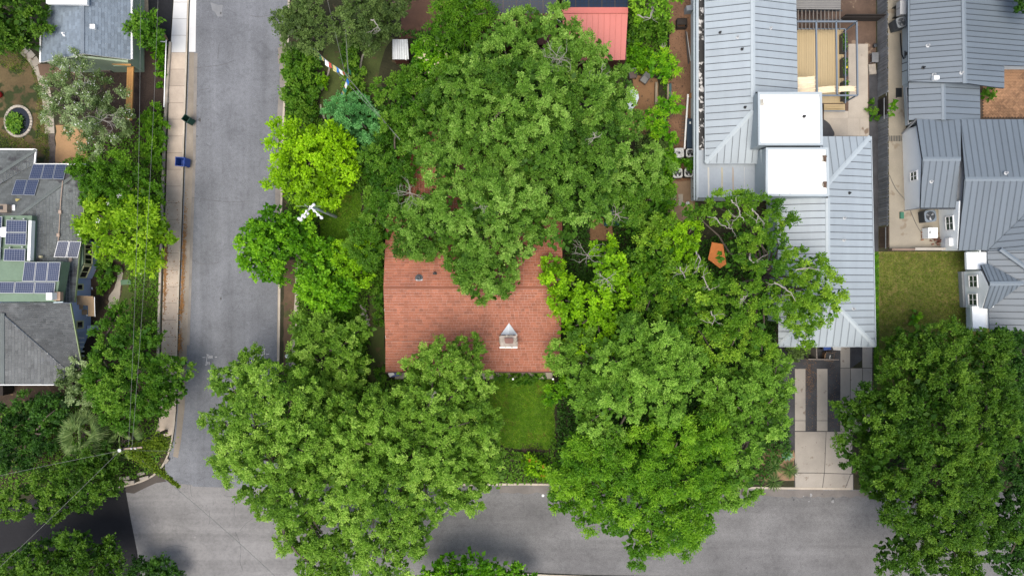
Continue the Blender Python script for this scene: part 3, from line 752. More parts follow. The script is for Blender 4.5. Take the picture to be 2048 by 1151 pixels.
sheet("stone_strip", [(97, 270), (110, 268), (110, 328), (98, 328)], .110, surf("pebble_strip", (.17, .14, .12), .35, 1.5, 14, bump=1), amp=1.5, seed=4)
sheet("driveway", [(296, -200), (347, -200), (346, 0), (341, 85), (297, 85)], .112, M_DRIVE)
sheet("gravel_path", [(276, -200), (296, -200), (297, 40), (290, 70), (277, 60)], .112, surf("pale_dirt", (.42, .35, .25), .2, .6, 6), amp=1, seed=5)
sheet("garden_soil", [(180, 480), (323, 420), (318, 800), (230, 960), (-200, 985), (-200, 760), (170, 760)], .106, M_SOIL, amp=3, seed=6)
sheet("lawn", [(250, 520), (318, 500), (316, 660), (235, 650), (240, 590)], .110, M_LAWNTHIN, amp=4, seed=7)
sheet("path", [(238, 535), (246, 535), (242, 580), (236, 612), (216, 616), (218, 590), (230, 575)], .114, M_PATIO, amp=1.5, seed=8, step=6)
sheet("patio", [(-100, 768), (60, 770), (118, 768), (120, 800), (-100, 806)], .114, M_SOIL)
# the corner lot in the middle
sheet("lawn", [(655, 60), (640, 130), (660, 155), (640, 190), (645, 240), (690, 225), (700, 150), (680, 60)], .106, M_LAWNTHIN, amp=3, seed=9)
sheet("lawn", smoothline([(735, 75), (722, 120), (722, 160), (738, 195), (752, 215), (775, 245), (790, 225), (770, 185), (758, 150), (770, 100), (790, 75)], 4), .106, M_LAWNTHIN, amp=.8, seed=10)
sheet("lawn", [(640, 395), (720, 380), (725, 480), (690, 500), (640, 495)], .106, M_LAWNLUSH, amp=3, seed=11)
sheet("lawn", [(980, 757), (1108, 757), (1110, 870), (1096, 900), (1010, 895), (975, 865)], .106, M_LAWNLUSH, amp=3, seed=12)
sheet("mulch_bed", [(1042, 885), (1086, 886), (1084, 904), (1044, 904)], .110, M_MULCH, amp=3, seed=13)
sheet("garden_soil", [(740, 560), (768, 560), (772, 760), (740, 765), (738, 640)], .106, M_LAWNTHIN, amp=3, seed=14)
sheet("mulch_bed", [(568, 520), (592, 520), (590, 760), (566, 760)], .106, surf("leafy_strip", (.16, .10, .055), .3, .8, 9, bump=.8, spots=((.08, .09, .02), 1.4, .56)), amp=1, seed=15)
sheet("dirt_yard", [(800, 0), (900, 0), (890, 70), (800, 80)], .106, surf("rust_soil", (.17, .085, .05), .25, .5, 7), amp=3, seed=16)
# side yard between the oak and the metal-roofed house
sheet("dirt_yard", [(1336, -100), (1388, -100), (1390, 430), (1335, 430)], .106, M_BARKBED)
sheet("dirt_yard", [(1262, 150), (1316, 158), (1316, 230), (1290, 270), (1250, 262), (1244, 240), (1270, 190)], .110, M_DIRT, amp=2, seed=17)
sheet("dirt_yard", [(1180, 435), (1225, 435), (1225, 480), (1180, 480)], .110, M_DIRT, amp=2, seed=18)
sheet("dirt_yard", [(1334, 362), (1388, 362), (1388, 450), (1336, 450)], .110, surf("pale_packed_earth", (.40, .27, .17), .16, .5, 7, bump=.3), amp=1, seed=19)
# east house lot
sheet("gravel_bed", [(1560, 690), (1752, 690), (1750, 700), (1700, 737), (1690, 860), (1590, 900), (1560, 905)], .106, M_GRAVEL)
sheet("patio", [(1590, -60), (1752, -60), (1752, 275), (1590, 275)], .106, surf("rust_dirt", (.15, .095, .065), .3, .5, 6, spots=((.30, .22, .15), .8, .6)))
pat = sheet("patio", [(1648, 222), (1738, 222), (1738, 272), (1648, 272)], .108, M_PATIO)
for q in ([(1697, 88), (1736, 88), (1736, 236), (1697, 236)], [(1662, 237), (1694, 237), (1694, 271), (1672, 271), (1662, 252)], [(1695, 237), (1719, 237), (1719, 271), (1695, 271)], [(1720, 237), (1737, 237), (1737, 271), (1720, 271)], [(1648, 222), (1696, 222), (1696, 236), (1648, 236)]):
    slab("concrete_slab", q, .125, .05, M_PATIO, None, pat)
sheet("gravel_bed", smoothline([(1646, 238), (1654, 243), (1662, 252), (1669, 271), (1646, 271), (1646, 238)], 3), .112, M_GRAVEL)
sheet("gravel_bed", [(1738, 140), (1757, 140), (1757, 502), (1740, 502)], .110, M_GRAVEL)
sheet("patio", [(1775, -60), (1812, -60), (1812, 415), (1880, 415), (1882, 500), (1779, 500)], .110, surf("alley_concrete", (.43, .385, .30), .14, .35, 8, .9, spots=((.31, .255, .185), .45, .6)))
sheet("lawn", [(1757, 503), (1990, 503), (1990, 760), (1745, 800), (1748, 700)], .110, M_LAWN)
sheet("lawn", [(1747, 503), (1757.5, 503), (1758, 760), (1747, 800)], .114, surf("fresh_turf", (.075, .155, .012), .2, .5, 8, bump=.6))
yard = sheet("brick_patio", [(1960, 120), (2120, 120), (2120, 240), (1960, 240)], .110, surf("brick_joints", (.10, .065, .04), .2, 1, 8))
# herringbone bricks of the patio
bm_ = bpy.data.meshes.new("brick"); t_ = MB().box((0, 0, .015), (.40, .19, .03)); bm_.from_pydata([tuple(v) for v in t_.v], [], t_.f); bm_.materials.append(M_BRICK)
n = 0; A0, A1 = W(1966, 236), W(2052, 134); x0, y0, x1, y1 = A0.x, A0.y, A1.x, A1.y
rest = MB()
for i in range(-40, 60):
    for j in range(-40, 60):
        for k in (0, 1):
            u, v = (i * .42 + j * .0, 0), 0
            cx = (i * .21 + j * .42) if k == 0 else (i * .21 + j * .42) - .105; cy = (i * .21) if k == 0 else (i * .21) + .105 + .0
            c = Vector((cx, cy, 0)); r45 = Matrix.Rotation(math.radians(45), 3, 'Z') @ c; px_, py_ = (x0 + x1) / 2 + r45.x, (y0 + y1) / 2 + r45.y
            if x0 < px_ < x1 and y0 < py_ < y1:
                rz = math.radians(45) + (0 if k == 0 else math.pi / 2)
                if n < 280:
                    o = link("brick", bm_, yard); o.location = (px_, py_, .112 + random.uniform(0, .004)); o.rotation_euler.z = rz; n += 1
                else: rest.box((px_, py_, .127 + random.uniform(0, .004)), (.40, .19, .03), rz)
rest.build("bricks", M_BRICK, yard, kind="stuff")
# driveway slabs of the east house
drive = sheet("driveway", [(1590, 862), (1705, 862), (1708, 977), (1588, 977)], .108, surf("joint_dark", (.07, .065, .06), .2, 1, 8))
for q in ([(1590, 737), (1611, 737), (1611, 840), (1590, 840)], [(1590, 841), (1611, 841), (1611, 861), (1590, 861)], [(1634, 737), (1655, 737), (1655, 840), (1634, 840)], [(1634, 841), (1655, 841), (1655, 861), (1634, 861)],
          [(1681, 690), (1700, 690), (1700, 735), (1681, 735)], [(1725, 690), (1744.5, 690), (1744.5, 735), (1725, 735)], [(1681, 736), (1700.5, 736), (1700.5, 862), (1681, 862)], [(1701.5, 736), (1724.5, 736), (1724.5, 862), (1701.5, 862)], [(1725.5, 736), (1744.5, 736), (1744.5, 862), (1725.5, 862)],
          [(1590, 862.7), (1652, 862.7), (1648.5, 944.5), (1590, 944)], [(1653, 862.7), (1705, 862.7), (1703, 946.5), (1649.7, 944.7)], [(1590, 945.5), (1648, 945.7), (1644, 978), (1591, 978)], [(1649.2, 946), (1701, 947.5), (1689, 978), (1645.2, 978)], [(1702, 948), (1706, 948), (1706, 979), (1690, 978.5)]):
    slab("concrete_slab", q, .132 + random.uniform(-.005, .005), .05, M_SLABG, None, drive)
sheet("gravel_bed", [(1510, 895), (1589, 900), (1588, 960), (1510, 962)], .110, surf("terracotta_gravel", (.38, .24, .14), .25, .6, 12, bump=.8), amp=2, seed=20)

# ================================================================== HOUSES
# --- red shingled house in the middle
hr = thing("brick_house", "low house under a broad red shingle roof with a stone chimney", "house")
SL, _, PS = shingle_roof(hr, [(767, 575, 5.0), (1125, 575, 5.0), (771, 681, 3.95), (1121, 681)], (1, 0), M_REDSH, seed=2, joint=.014)
_, _, PP_ = shingle_roof(hr, [(771, 681.5, 3.93), (1121, 681.5, 3.93), (771, 742, 3.45), (1118, 742)], (1, 0), M_REDSH, seed=3, joint=.014)
_, _, PN = shingle_roof(hr, [(767, 574, 5.0), (1125, 574, 5.0), (773, 425, 3.7), (1124, 425)], (1, 0), M_REDSH, seed=4, joint=.014)
shingle_roof(hr, [(930, 250, 4.7), (930, 424, 4.7), (792, 424, 3.3), (792, 250)], (0, 1), M_REDSH, seed=5, joint=.014)
shingle_roof(hr, [(930, 250, 4.7), (930, 424, 4.7), (1066, 424, 3.3), (1066, 250)], (0, 1), M_REDSH, seed=6, joint=.014)
shell(hr, [(792, 440), (1106, 440), (1106, 690), (792, 690)], 3.3, M_BROWNW); shell(hr, [(805, 262), (1050, 262), (1050, 428), (805, 428)], 3.0, M_BROWNW)
for t in ((792, 575, 3.3, 4.75), (1106, 575, 3.3, 4.75)):
    wall(hr, [(t[0], 432), (t[0], 689)], [(0, 3.25), (.56, 4.6), (1, 3.25)], M_BROWNW)
ridge_cap(hr, PS.at(767, 575), PS.at(1125, 575), .30, M_REDSH, .06)
g = MB(); g.beam(W(771, 743.5, 3.33), W(1118, 743.5, 3.33), .12, .12); g.build("gutter", M_BROWNRED, hr)
for x in (1027, 1107): MB().beam(W(x - 1, 757.5, .1), W(x - 1, 757.5, 3.3), .16).build("porch_post", M_TRIM, hr)
slab("porch_floor", [(790, 690), (1105, 690), (1105, 757), (790, 757)], .25, 0, M_PATIO, None, hr)
p = PS.at(838, 556); 
m = MB(); q = PN.at(838, 556); m.add([PN.at(832, 551, .05), PN.at(845, 551, .05), PN.at(845, 561, .05), PN.at(832, 561, .05)], [[3, 2, 1, 0]]); m.build("flashing", M_GALV, hr)
vent(hr, q + Vector((0, 0, .03)), .17, .35, M_DARKST); vent(hr, PN.at(870, 547), .09, .4, M_BLACK)
# chimney
cz = PP_.at(1016, 684).z; ch = MB(); cp = [W(1001, 671, 5.6), W(1033, 671, 5.6), W(1033, 692, 5.6), W(1001, 692, 5.6)]
ch.prism(cp, z0=3.4); chim = ch.build("chimney", M_CHIMNEY, hr)
r_ = random.Random(5)
for k in range(46):      # rubble stones of the chimney head and sides
    e_ = r_.choice("nsewt"); u_, v_ = r_.random(), r_.random(); x_ = 1001 + 32 * u_; y_ = 671 + 21 * u_
    zz = 4.4 + 1.1 * v_; q = {"n": W(x_, 671, zz), "s": W(x_, 692, zz), "w": W(1001, y_, zz), "e": W(1033, y_, zz), "t": W(x_, 671 + 21 * v_, 5.6)}[e_]
    MB().box(q, (r_.uniform(.14, .26), r_.uniform(.12, .22), r_.uniform(.08, .14)), r_.uniform(0, 3)).build("stone", M_STONE, chim)
m = MB(); m.prism([W(1009, 675.5, 5.86), W(1026, 675.5, 5.86), W(1027, 681, 5.86), W(1026, 686.5, 5.86), W(1012, 686.5, 5.86), W(1009, 682, 5.86)], down=(0, 0, -.12)); m.build("chimney_cap", M_CAPRED, chim)
m = MB()
for x, y in ((1011, 677), (1024, 677), (1011, 685), (1024, 685)): m.beam(W(x, y, 5.55), W(x, y, 5.76), .07)
m.build("cap_leg", M_DARKST, chim)
a_, b_, c_, d_ = PS.at(1018, 645, .06), PP_.at(1002, 668.5, .75), PP_.at(1033, 668.5, .75), PP_.at(1018, 668, .1)
m = MB(); m.add([a_, PS.at(1001, 669, .05), PS.at(1035, 669, .05), PS.at(1018, 668.5, .75)], [[0, 1, 3], [0, 3, 2], [1, 2, 3]]); m.build("cricket", surf("cricket_metal", (1.15, 1.25, 1.3), .05, 1, 5, .5), hr)
m = MB(); m.beam(PP_.at(999, 694, .06), PP_.at(1035, 694, .06), .16, .06); m.build("flashing", M_TRIM, hr)

# --- grey shingled house with solar panels on the left
hb = thing("bungalow", "blue sided bungalow with grey shingles and many solar panels", "house")
shingle_roof(hb, [(-80, 298, 3.2), (72, 299, 3.2), (-80, 385, 5.1), (-20, 359)], (1, 0), M_GREYSH, seed=11)
shingle_roof(hb, [(72, 299, 3.2), (69, 328, 3.2), (-60, 400, 5.1), (-20, 359)], (0, 1), M_GREYSH, seed=12)
_, _, PNB = shingle_roof(hb, [(69, 329, 3.2), (176, 329, 3.2), (36, 432, 5.2), (-60, 432), (-60, 400)], (1, 0), M_GREYSH, seed=13)
_, _, PEB = shingle_roof(hb, [(176, 329, 3.2), (150, 604, 3.2), (36, 432, 5.2), (60, 604)], (0, 1), M_GREYSH, seed=14)
_, _, PSB = shingle_roof(hb, [(-80, 606, 5.2), (141, 606, 5.2), (-80, 765, 3.3), (160, 765), (166, 742)], (1, 0), surf("dark_grey_shingle", (.150,.160,.162), .28, .25, 6, .95, tint=True, spots=((.21,.22,.22), .35, .58)), seed=15, expo=.22)
_, _, PGB = shingle_roof(hb, [(5, 628, 5.15), (5, 768, 5.15), (132, 738, 3.72), (124, 768)], (0, 1), surf("light_grey_shingle", (.235, .245, .24), .25, .3, 6, .95, tint=True, spots=((.22, .23, .235), .4, .6)), seed=16)
shingle_roof(hb, [(5, 628, 5.15), (5, 768, 5.15), (-122, 738, 3.72), (-114, 768)], (0, 1), M_GREYSH, seed=17)
ridge_cap(hb, PGB.at(5, 626), PGB.at(5, 769), .36, M_RIDGEG); ridge_cap(hb, W(72, 300, 3.22), W(-20, 359, 4.53), .3, M_RIDGEG); ridge_cap(hb, W(176, 330, 3.22), W(36, 432, 5.2), .3, M_RIDGEG)
# green coated flat roof that carries the panels, with its pale side
slab("flat_roof", [(-80, 431), (64, 431), (60, 523), (125, 523), (112, 603), (-80, 603)], 5.32, 4.2, M_GREENDECK, None, hb)
m = MB(); m.beam(W(64, 441, 5.33), W(61, 521, 5.33), .26, .5); m.build("parapet", M_TRIM, hb)
PF = level(5.42)
for a, b in (((72, 299), (-80, 298)), ((72.5, 299), (69.5, 329)), ((69, 328.5), (176, 328.5))): MB().beam(W(*a, 3.2), W(*b, 3.2), .13).build("gutter", M_TRIM, hb)
m = MB(); m.beam(W(141.5, 606, 5.2), W(166.5, 742, 3.6), .08, .18); m.beam(W(175, 350, 3.15), W(150.5, 604, 3.15), .08, .18); m.build("fascia", surf("green_trim", (.33, .42, .20), .05, 1, 4), hb)
m = MB(); m.beam(PGB.at(-114, 768.8), PGB.at(124, 768.8), .08, .2); m.build("fascia", M_TRIM, hb)
shell(hb, [(-80, 350), (168, 348), (168, 480), (183, 560), (183, 660), (178, 668), (150, 740), (-80, 745)], 2.95, M_BLUEW)
wall(hb, [(150, 741), (-80, 741)], [(0, 2.9), (1, 2.9)], surf("wall_brown", (.23, .17, .13), .1, .5, 5), .3)
# bay with its own windows: sage band over the flared blue skirt
bay = [(178, 478), (198.5, 487), (197.5, 530), (185.5, 557), (176, 557)]
shell(hb, bay, 1.05, M_BLUEW, "bay"); shell(hb, [(177, 479), (197.8, 488), (196.8, 529.5), (184.8, 556), (172, 556)], 2.7, M_GREENW, "bay")
slab("bay_roof", [(150, 486), (166, 492), (166, 526), (155, 545), (146, 545)], 2.8, 2.7, M_GREENDECK, None, hb)
def on(px, py, z): return W(px, py, z)
def face_window(base0, base1, z0, z1, f0, f1, frame, glass, panes, house, off=.085):
    A, B = W(*base0), W(*base1); d = B - A; n = Vector((d.y, -d.x, 0)).normalized()
    if n.dot(Vector((-A.x, -A.y, 0))) < 0: n = -n
    c = A + d * (f0 + f1) / 2; c.z = (z0 + z1) / 2
    return window(house, c + n * off, d, d.length * (f1 - f0), z1 - z0, n, frame, glass, panes, up=1)
face_window((198, 488), (197, 530), 1.2, 2.3, .10, .48, M_CREAM, M_GLASSD, (2, 1), hb, .02)
face_window((198, 488), (197, 530), 1.2, 2.3, .56, .96, M_CREAM, M_GLASSD, (2, 1), hb, .02)
face_window((197, 530), (185, 557), 1.25, 2.3, .12, .88, M_CREAM, M_GLASSD, (2, 1), hb, .02)
face_window((183, 562), (183, 592), 1.5, 2.35, .24, .54, M_CREAM, M_GLASSD, (1, 1), hb, .03)
face_window((183, 632), (183, 660), 1.5, 2.35, .32, .72, M_CREAM, M_GLASSD, (1, 1), hb, .03)
m = MB(); m.box(W(186, 655, .5), (.6, .5, 1.0)); m.build("meter_box", M_BLUEW, hb)
m = MB(); m.tube([W(183.5, 575, 1.4), W(184.5, 575, .6), W(184, 579, .6)], .05, 6); m.build("pipe", surf("pale_blue_pipe", (.5, .58, .75), .05, 1, 4), hb)
# timber landing with steps
m = MB()
land = [(140, 590), (186, 592), (189, 608), (188, 632), (176, 632), (176, 611), (140, 607)]
m.prism([W(x, y, 2.3) for x, y in land], down=(0, 0, -.12)); m.build("landing", M_PLY, hb)
for i, (x, y, z) in enumerate(((160, 613, 1.9), (168, 624, 1.5))): MB().box(W(x, y, z), (.55, .5, .08)).build("step", M_PLY, hb)
for x, y in ((186, 596), (188, 630), (176, 630)): MB().beam(W(x, y, 0), W(x - 2, y, 2.2), .1).build("landing_post", M_TRIM, hb)
m = MB(); m.beam(W(189, 594, 2.75), W(190, 632, 2.75), .05); m.beam(W(189, 594, 2.2), W(189, 594, 2.75), .05); m.beam(W(190, 632, 2.2), W(190, 632, 2.75), .05); m.build("railing", M_TRIM, hb)
# small white chimney and flashing
m = MB(); m.box(W(104, 592, 5.75), (.55, .65, .8)); hc = m.build("roof_cupboard", M_TRIM, hb)
m = MB(); m.box(W(117, 592, 5.25), (.6, .8, .45)); m.build("roof_cupboard", surf("pink_tan_panel", (.52, .36, .25), .06, 1, 4), hb)
m = MB(); m.beam(PSB.at(109, 604, .1), PSB.at(128, 603, .1), .1); m.build("flashing", surf("blue_white_metal", (.6, .72, .76), .05, 1, 4), hb)
# stone chimney stack, yellow scrap, pipes
m = MB(); m.box(PNB.at(16, 418) + Vector((0, 0, .25)), (.85, .75, .9)); cb = m.build("chimney", surf("tan_chimney", (.38, .30, .23), .15, 2, 6), hb)
m = MB(); m.box(PNB.at(13.5, 417) + Vector((0, 0, .72)), (.36, .36, .06)); m.build("flue", M_BLACK, cb)
m = MB(); m.box(PNB.at(27, 417, .08), (.4, .6, .06)); m.build("flashing", M_TRIM, hb)
m = MB(); m.prism([PNB.at(33, 398, .12), PNB.at(42, 399, .1), PNB.at(38, 401, .1), PNB.at(35, 404, .1), PNB.at(32, 402, .1)], down=(0, 0, -.05)); m.build("loose_shingle", surf("yellow_scrap", (.62, .52, .20), .1, 1, 4), hb)
m = MB(); m.tube([PEB.at(81, 513, .15), PEB.at(86, 513, .35)], [.16, .11], 8); m.build("vent_pipe", surf("cream_pipe", (.62, .58, .38), .05, 1, 4), hb)
def conduit(pts, boxes, r=.045):
    m = MB(); m.tube(pts, r, 6); m.build("conduit", surf("pinkish_conduit", (.55, .42, .33), .06, 1, 4), hb)
    for b in boxes: MB().box(b, (.26, .32, .16)).build("junction_box", surf("pinkish_conduit", (.55, .42, .33)), hb)
conduit([PEB.at(126, 362, .1), PEB.at(122, 400, .1), PEB.at(119, 455, .1), PEB.at(117, 482, .1)], [PEB.at(121, 424, .12), PEB.at(117.5, 470, .12)])
conduit([PEB.at(142, 519, .1), PEB.at(131, 558, .1), PEB.at(124, 577, .1)], [PEB.at(142, 519, .12), PEB.at(130, 561, .12), PEB.at(124, 576, .12)])
m = MB(); m.tube([PEB.at(130, 525, .2), PEB.at(123, 575, .2)], .05, 6); m.build("mounting_rail", M_ALU, hb)
PANEL = {}
def solar(house, q, pl, lift, nx, ny, cell=None, frame=None):
    """one framed panel: q = four photo corners on plane pl"""
    P = [pl.at(x, y, lift) for x, y in q]; nr = pl.n
    f = MB(); fw = .045
    c = sum(P, Vector()) / 4
    f.prism(P, down=-nr * .05); pan = f.build("solar_panel", frame or M_ALU, house)
    def lp(u, v, h=0): return (P[0] * (1 - u) + P[1] * u) * (1 - v) + (P[3] * (1 - u) + P[2] * u) * v + nr * h
    wu, wv = (P[1] - P[0]).length, (P[3] - P[0]).length; eu, ev = fw / wu, fw / wv
    b = MB(); b.prism([lp(eu, ev, .006), lp(1 - eu, ev, .006), lp(1 - eu, 1 - ev, .006), lp(eu, 1 - ev, .006)], down=-nr * .004); b.build("backsheet", M_BACK if cell is None else M_BLACK, pan)
    cm = MB()
    for i in range(nx):
        for j in range(ny):
            g = .055
            u0, u1 = eu + (1 - 2 * eu) * (i + g) / nx, eu + (1 - 2 * eu) * (i + 1 - g) / nx; v0, v1 = ev + (1 - 2 * ev) * (j + g) / ny, ev + (1 - 2 * ev) * (j + 1 - g) / ny
            cm.add([lp(u0, v0, .010), lp(u1, v0, .010), lp(u1, v1, .010), lp(u0, v1, .010)], [[3, 2, 1, 0]])
    cm.build("cell_grid", cell or M_CELL, pan)
    return pan
for q in ([(68, 330), (90.5, 330), (83, 359), (59, 359)], [(91, 330), (113, 330), (106.5, 359), (84, 359)], [(114, 330), (135, 330), (129, 360), (107.5, 359)], [(34, 361), (56, 361), (48.5, 391), (24.5, 391)], [(57, 361), (80, 361), (71, 392), (49, 391)]):
    solar(hb, q, PNB, .14, 6, 8)
for q in ([(16, 440), (57.5, 441), (56.5, 464.5), (15, 464)], [(15, 465.5), (56.5, 466), (55, 490), (13.5, 489)], [(12, 497.5), (54, 498), (53, 522.5), (10.5, 521.5)], [(-33, 433), (8, 433.5), (7, 456.5), (-34, 456)], [(-36, 472), (6, 472.5), (4.5, 496), (-37, 495.5)], [(-37, 497), (4.5, 497.5), (3.5, 521), (-38, 520.5)]):
    solar(hb, q, PF, .22, 8, 6)
for q in ([(51, 523.5), (73.5, 524), (69.5, 562), (46, 562)], [(74.5, 524), (98, 524), (94, 562.5), (70.5, 562)], [(99, 524), (123, 524), (118.5, 562.5), (95, 562.5)]): solar(hb, q, PF, .12, 6, 9)
for q in ([(-9, 563.5), (30.5, 563.5), (28, 586), (-11, 586)], [(32, 563.5), (70.5, 563.5), (67.5, 586.5), (29, 586)], [(72, 563.5), (111.5, 564), (109, 587), (69, 586.5)]): solar(hb, q, PF, .06, 9, 6)
for q in ([(116.5, 482), (139, 482), (132.5, 514.5), (108, 514)], [(140, 482), (163, 483), (156, 515), (133.5, 514.5)]): solar(hb, q, PEB, .14, 6, 8)
for x, y in ((57, 399), (69, 397)): pass
m = MB()
for x, y in ((27, 437), (50, 438), (22, 495), (47, 494)): m.box(PF.at(x, y, .1), (.12, .12, .2))
m.build("panel_bracket", M_ALU, hb)
m = MB(); m.box(W(3, 464, 5.5), (1.1, .9, .25)); m.build("white_duct", M_TRIM, hb)
# dark vented opening below the south eave
m = MB(); m.box(W(-6, 778, 1.0), (2.2, 1.0, 1.4)); m.build("lattice_box", M_FENCED, hb)
for i in range(5): MB().box(W(163, 675 + i * 9, 1.6), (.5, .12, .08)).build("slat", M_TRIM, hb)

# --- blue-grey shingled house, upper left
ht = thing("cottage", "sage green cottage with pale blue grey shingle gable roof", "house")
_, _, PW = shingle_roof(ht, [(165, -80, 5.0), (165, 107.5, 5.0), (82, 124, 3.3), (88, 44), (103, 34), (103, -80)], (0, 1), M_BLUESH, seed=21)
_, _, PE = shingle_roof(ht, [(165, -80, 5.0), (165, 107.5, 5.0), (262, 119, 3.2), (266, -80)], (0, 1), M_BLUESH, seed=22)
ridge_cap(ht, PW.at(165, -78), PW.at(165, 107), .34, surf("blue_ridge", (.26, .31, .36), .1, 1, 5), .08)
shell(ht, [(136, -30), (290, -30), (290, 142), (136, 142)], 3.0, M_GREENW); wall(ht, [(136, 143.5), (290, 143.5)], [(0, 3.05), (.5, 4.7), (1, 3.05)], M_GREENW, .18)
for a, b in (((264, -60), (264, 118)), ((81.5, 70), (81, 125))): MB().beam(W(*a, 3.2), W(*b, 3.2), .14).build("gutter", M_TRIM, ht)
m = MB(); m.beam(W(264, 116, 3.2), W(270, 121, .4), .08); m.build("downpipe", M_TRIM, ht)
m = MB(); m.box(PE.at(188, 55) + Vector((0, 0, .12)), (.45, .40, .3)); m.build("roof_vent", M_TRIM, ht)
vent(ht, PW.at(129, 69), .09, .35, M_TRIM)
m = MB(); m.prism([W(92, -60, 5.4), W(173, -60, 5.4), (W(174, 9, 5.4)), (W(92, 7, 5.4))], down=(0, 0, -.35)); m.build("upper_eave", M_TRIM, ht)
m = MB(); m.beam(W(224, 127, 2.6), W(262, 130, 2.6), .2, .1); m.beam(W(235, 118, 2.8), W(245, 128, 2.6), .1); m.build("porch_frame", M_WOODN, ht)
m = MB(); m.prism([W(216, 125, 2.4), W(262, 128, 2.4), W(262, 132, 2.4), W(228, 132, 2.4)], down=(0, 0, -.2)); m.build("porch_roof", M_GREENW, ht)
slab("porch_floor", [(75, 128), (150, 128), (150, 150), (100, 165), (80, 150)], .16, .0, surf("brown_porch", (.20, .125, .08), .15, .5, 6), None, ht)
m = MB(); m.box(W(214, 139, .45), (.95, .55, .5)); m.build("bench_box", surf("brown_chest", (.20, .15, .12), .1, 1, 5), ht)

# --- small red tin-roofed building with black solar panels, top middle
hs = thing("shed", "shed with faded red corrugated metal roof and black solar panels", "shed")
_, _, PT = metal_roof(hs, [(1124, 19, 3.9), (1256, 19, 3.9), (1130, 123, 3.0), (1250, 120)], (0, 1), .55, M_REDMETAL, surf("red_under", (.30, .06, .05), .1, 1, 4), gap=.012)
m = MB(); m.beam(W(1124, 21, 4.0), W(1256, 21, 4.0), .55, .06); m.build("ridge_cap", M_REDMETAL, hs)
shell(hs, [(1128, 0), (1243, 0), (1243, 139), (1128, 139)], 2.9, M_BROWNRED)
_, _, PT2 = metal_roof(hs, [(1124, 18.5, 3.9), (1256, 18.5, 3.9), (1124, -90, 3.0), (1256, -90)], (0, 1), .45, M_BROWNRED, M_BROWNRED, gap=.012)
for i in range(5): x = 1125 + 26.2 * i; solar(hs, [(x, -24), (x + 25.6, -24), (x + 25.6, 17.5), (x, 17.5)], PT2, .12, 3, 5, M_CELLB, M_DARKST)
hn = thing("outbuilding", "outbuilding with brown red metal roof and blue black solar panels", "shed")
_, _, PT3 = metal_roof(hn, [(960, -90, 4.3), (1114, -90, 4.3), (960, 90, 2.9), (1114, 90)], (0, 1), .30, M_BROWNRED, M_BROWNRED, gap=.012)
for i in range(5): x = 980 + 26.6 * i; solar(hn, [(x, -12), (x + 26, -12), (x + 26, 28), (x, 28)], PT3, .12, 3, 5, M_CELLB, M_DARKST)
shell(hn, [(972, -60), (1104, -60), (1104, 106), (972, 106)], 2.85, M_BROWNRED)
m = MB(); m.beam(W(1112, 33, 3.0), W(1123, 50, 2.5), .16); m.build("downpipe", M_GALV, hn)
hg = thing("hen_house", "small hut with a corrugated galvanised roof beside the curving lawn", "shed")
_, _, PH = metal_roof(hg, [(785, 79, 2.3), (815, 79, 2.3), (785, 119, 2.0), (818, 119)], (0, 1), .22, M_GALV, M_BROWNRED, gap=.012)
shell(hg, [(794, 92), (820, 92), (820, 130), (794, 130)], 1.95, M_BROWNRED)
MB().beam(W(812, 112, 2.3), W(812, 120, 2.3), .1).build("roof_batten", M_TRIM, hg)
# --- pale metal-roofed modern house with two white boxes
hm = thing("modern_house", "long modern house with pale standing seam metal roof and two white box roofs", "house")
NS, EW = (0, 1), (1, 0)
_, _, PM1 = metal_roof(hm, [(1410, -70, 4.0), (1411, 326, 4.0), (1506, 222, 5.2), (1505, -70)], EW, .66, M_METAL, M_UNDER)
_, _, PM2 = metal_roof(hm, [(1505.5, -70, 5.2), (1506.5, 185, 5.2), (1595, 185, 4.0), (1591, -70)], EW, .66, M_METAL, M_UNDER)
_, _, PM3 = metal_roof(hm, [(1411, 326, 4.0), (1532, 326, 4.0), (1506, 222, 5.2), (1520, 222)], NS, .66, M_METAL, M_UNDER)
_, _, PM4 = metal_roof(hm, [(1554, 396, 4.0), (1557, 691, 4.0), (1656, 592, 5.2), (1655, 396)], EW, .66, M_METAL, M_UNDER)
_, _, PM5 = metal_roof(hm, [(1741, 273, 4.0), (1750, 691, 4.0), (1656.5, 592, 5.2), (1655.5, 368)], EW, .66, M_METAL, M_UNDER)
_, _, PM6 = metal_roof(hm, [(1557, 691.5, 4.0), (1750, 691.5, 4.0), (1656, 592.5, 5.2)], NS, .66, M_METAL, M_UNDER)
_, _, PM7 = metal_roof(hm, [(1640, 273, 4.0), (1741, 273, 4.0), (1655, 367.5, 5.2), (1640, 367)], NS, .66, M_METAL, M_UNDER)
ridge_cap(hm, W(1505.5, -70, 5.2), W(1506, 195, 5.2), .42, M_CAP); ridge_cap(hm, W(1506, 222, 5.2), W(1411.5, 325.5, 4.0), .42, M_CAP)
ridge_cap(hm, W(1655.5, 396, 5.2), W(1656, 592, 5.2), .42, M_CAP); ridge_cap(hm, W(1656, 592, 5.2), W(1749.5, 691, 4.0), .42, M_CAP); ridge_cap(hm, W(1656, 592, 5.2), W(1557.5, 691, 4.0), .42, M_CAP); ridge_cap(hm, W(1655, 368, 5.2), W(1740.5, 273.5, 4.0), .42, M_CAP)
shell(hm, [(1381, -100), (1555, -100), (1555, 402), (1381, 402)], 2.95, M_PALEW); shell(hm, [(1532, 300), (1695, 300), (1702, 640), (1532, 640)], 3.7, M_PALEW)
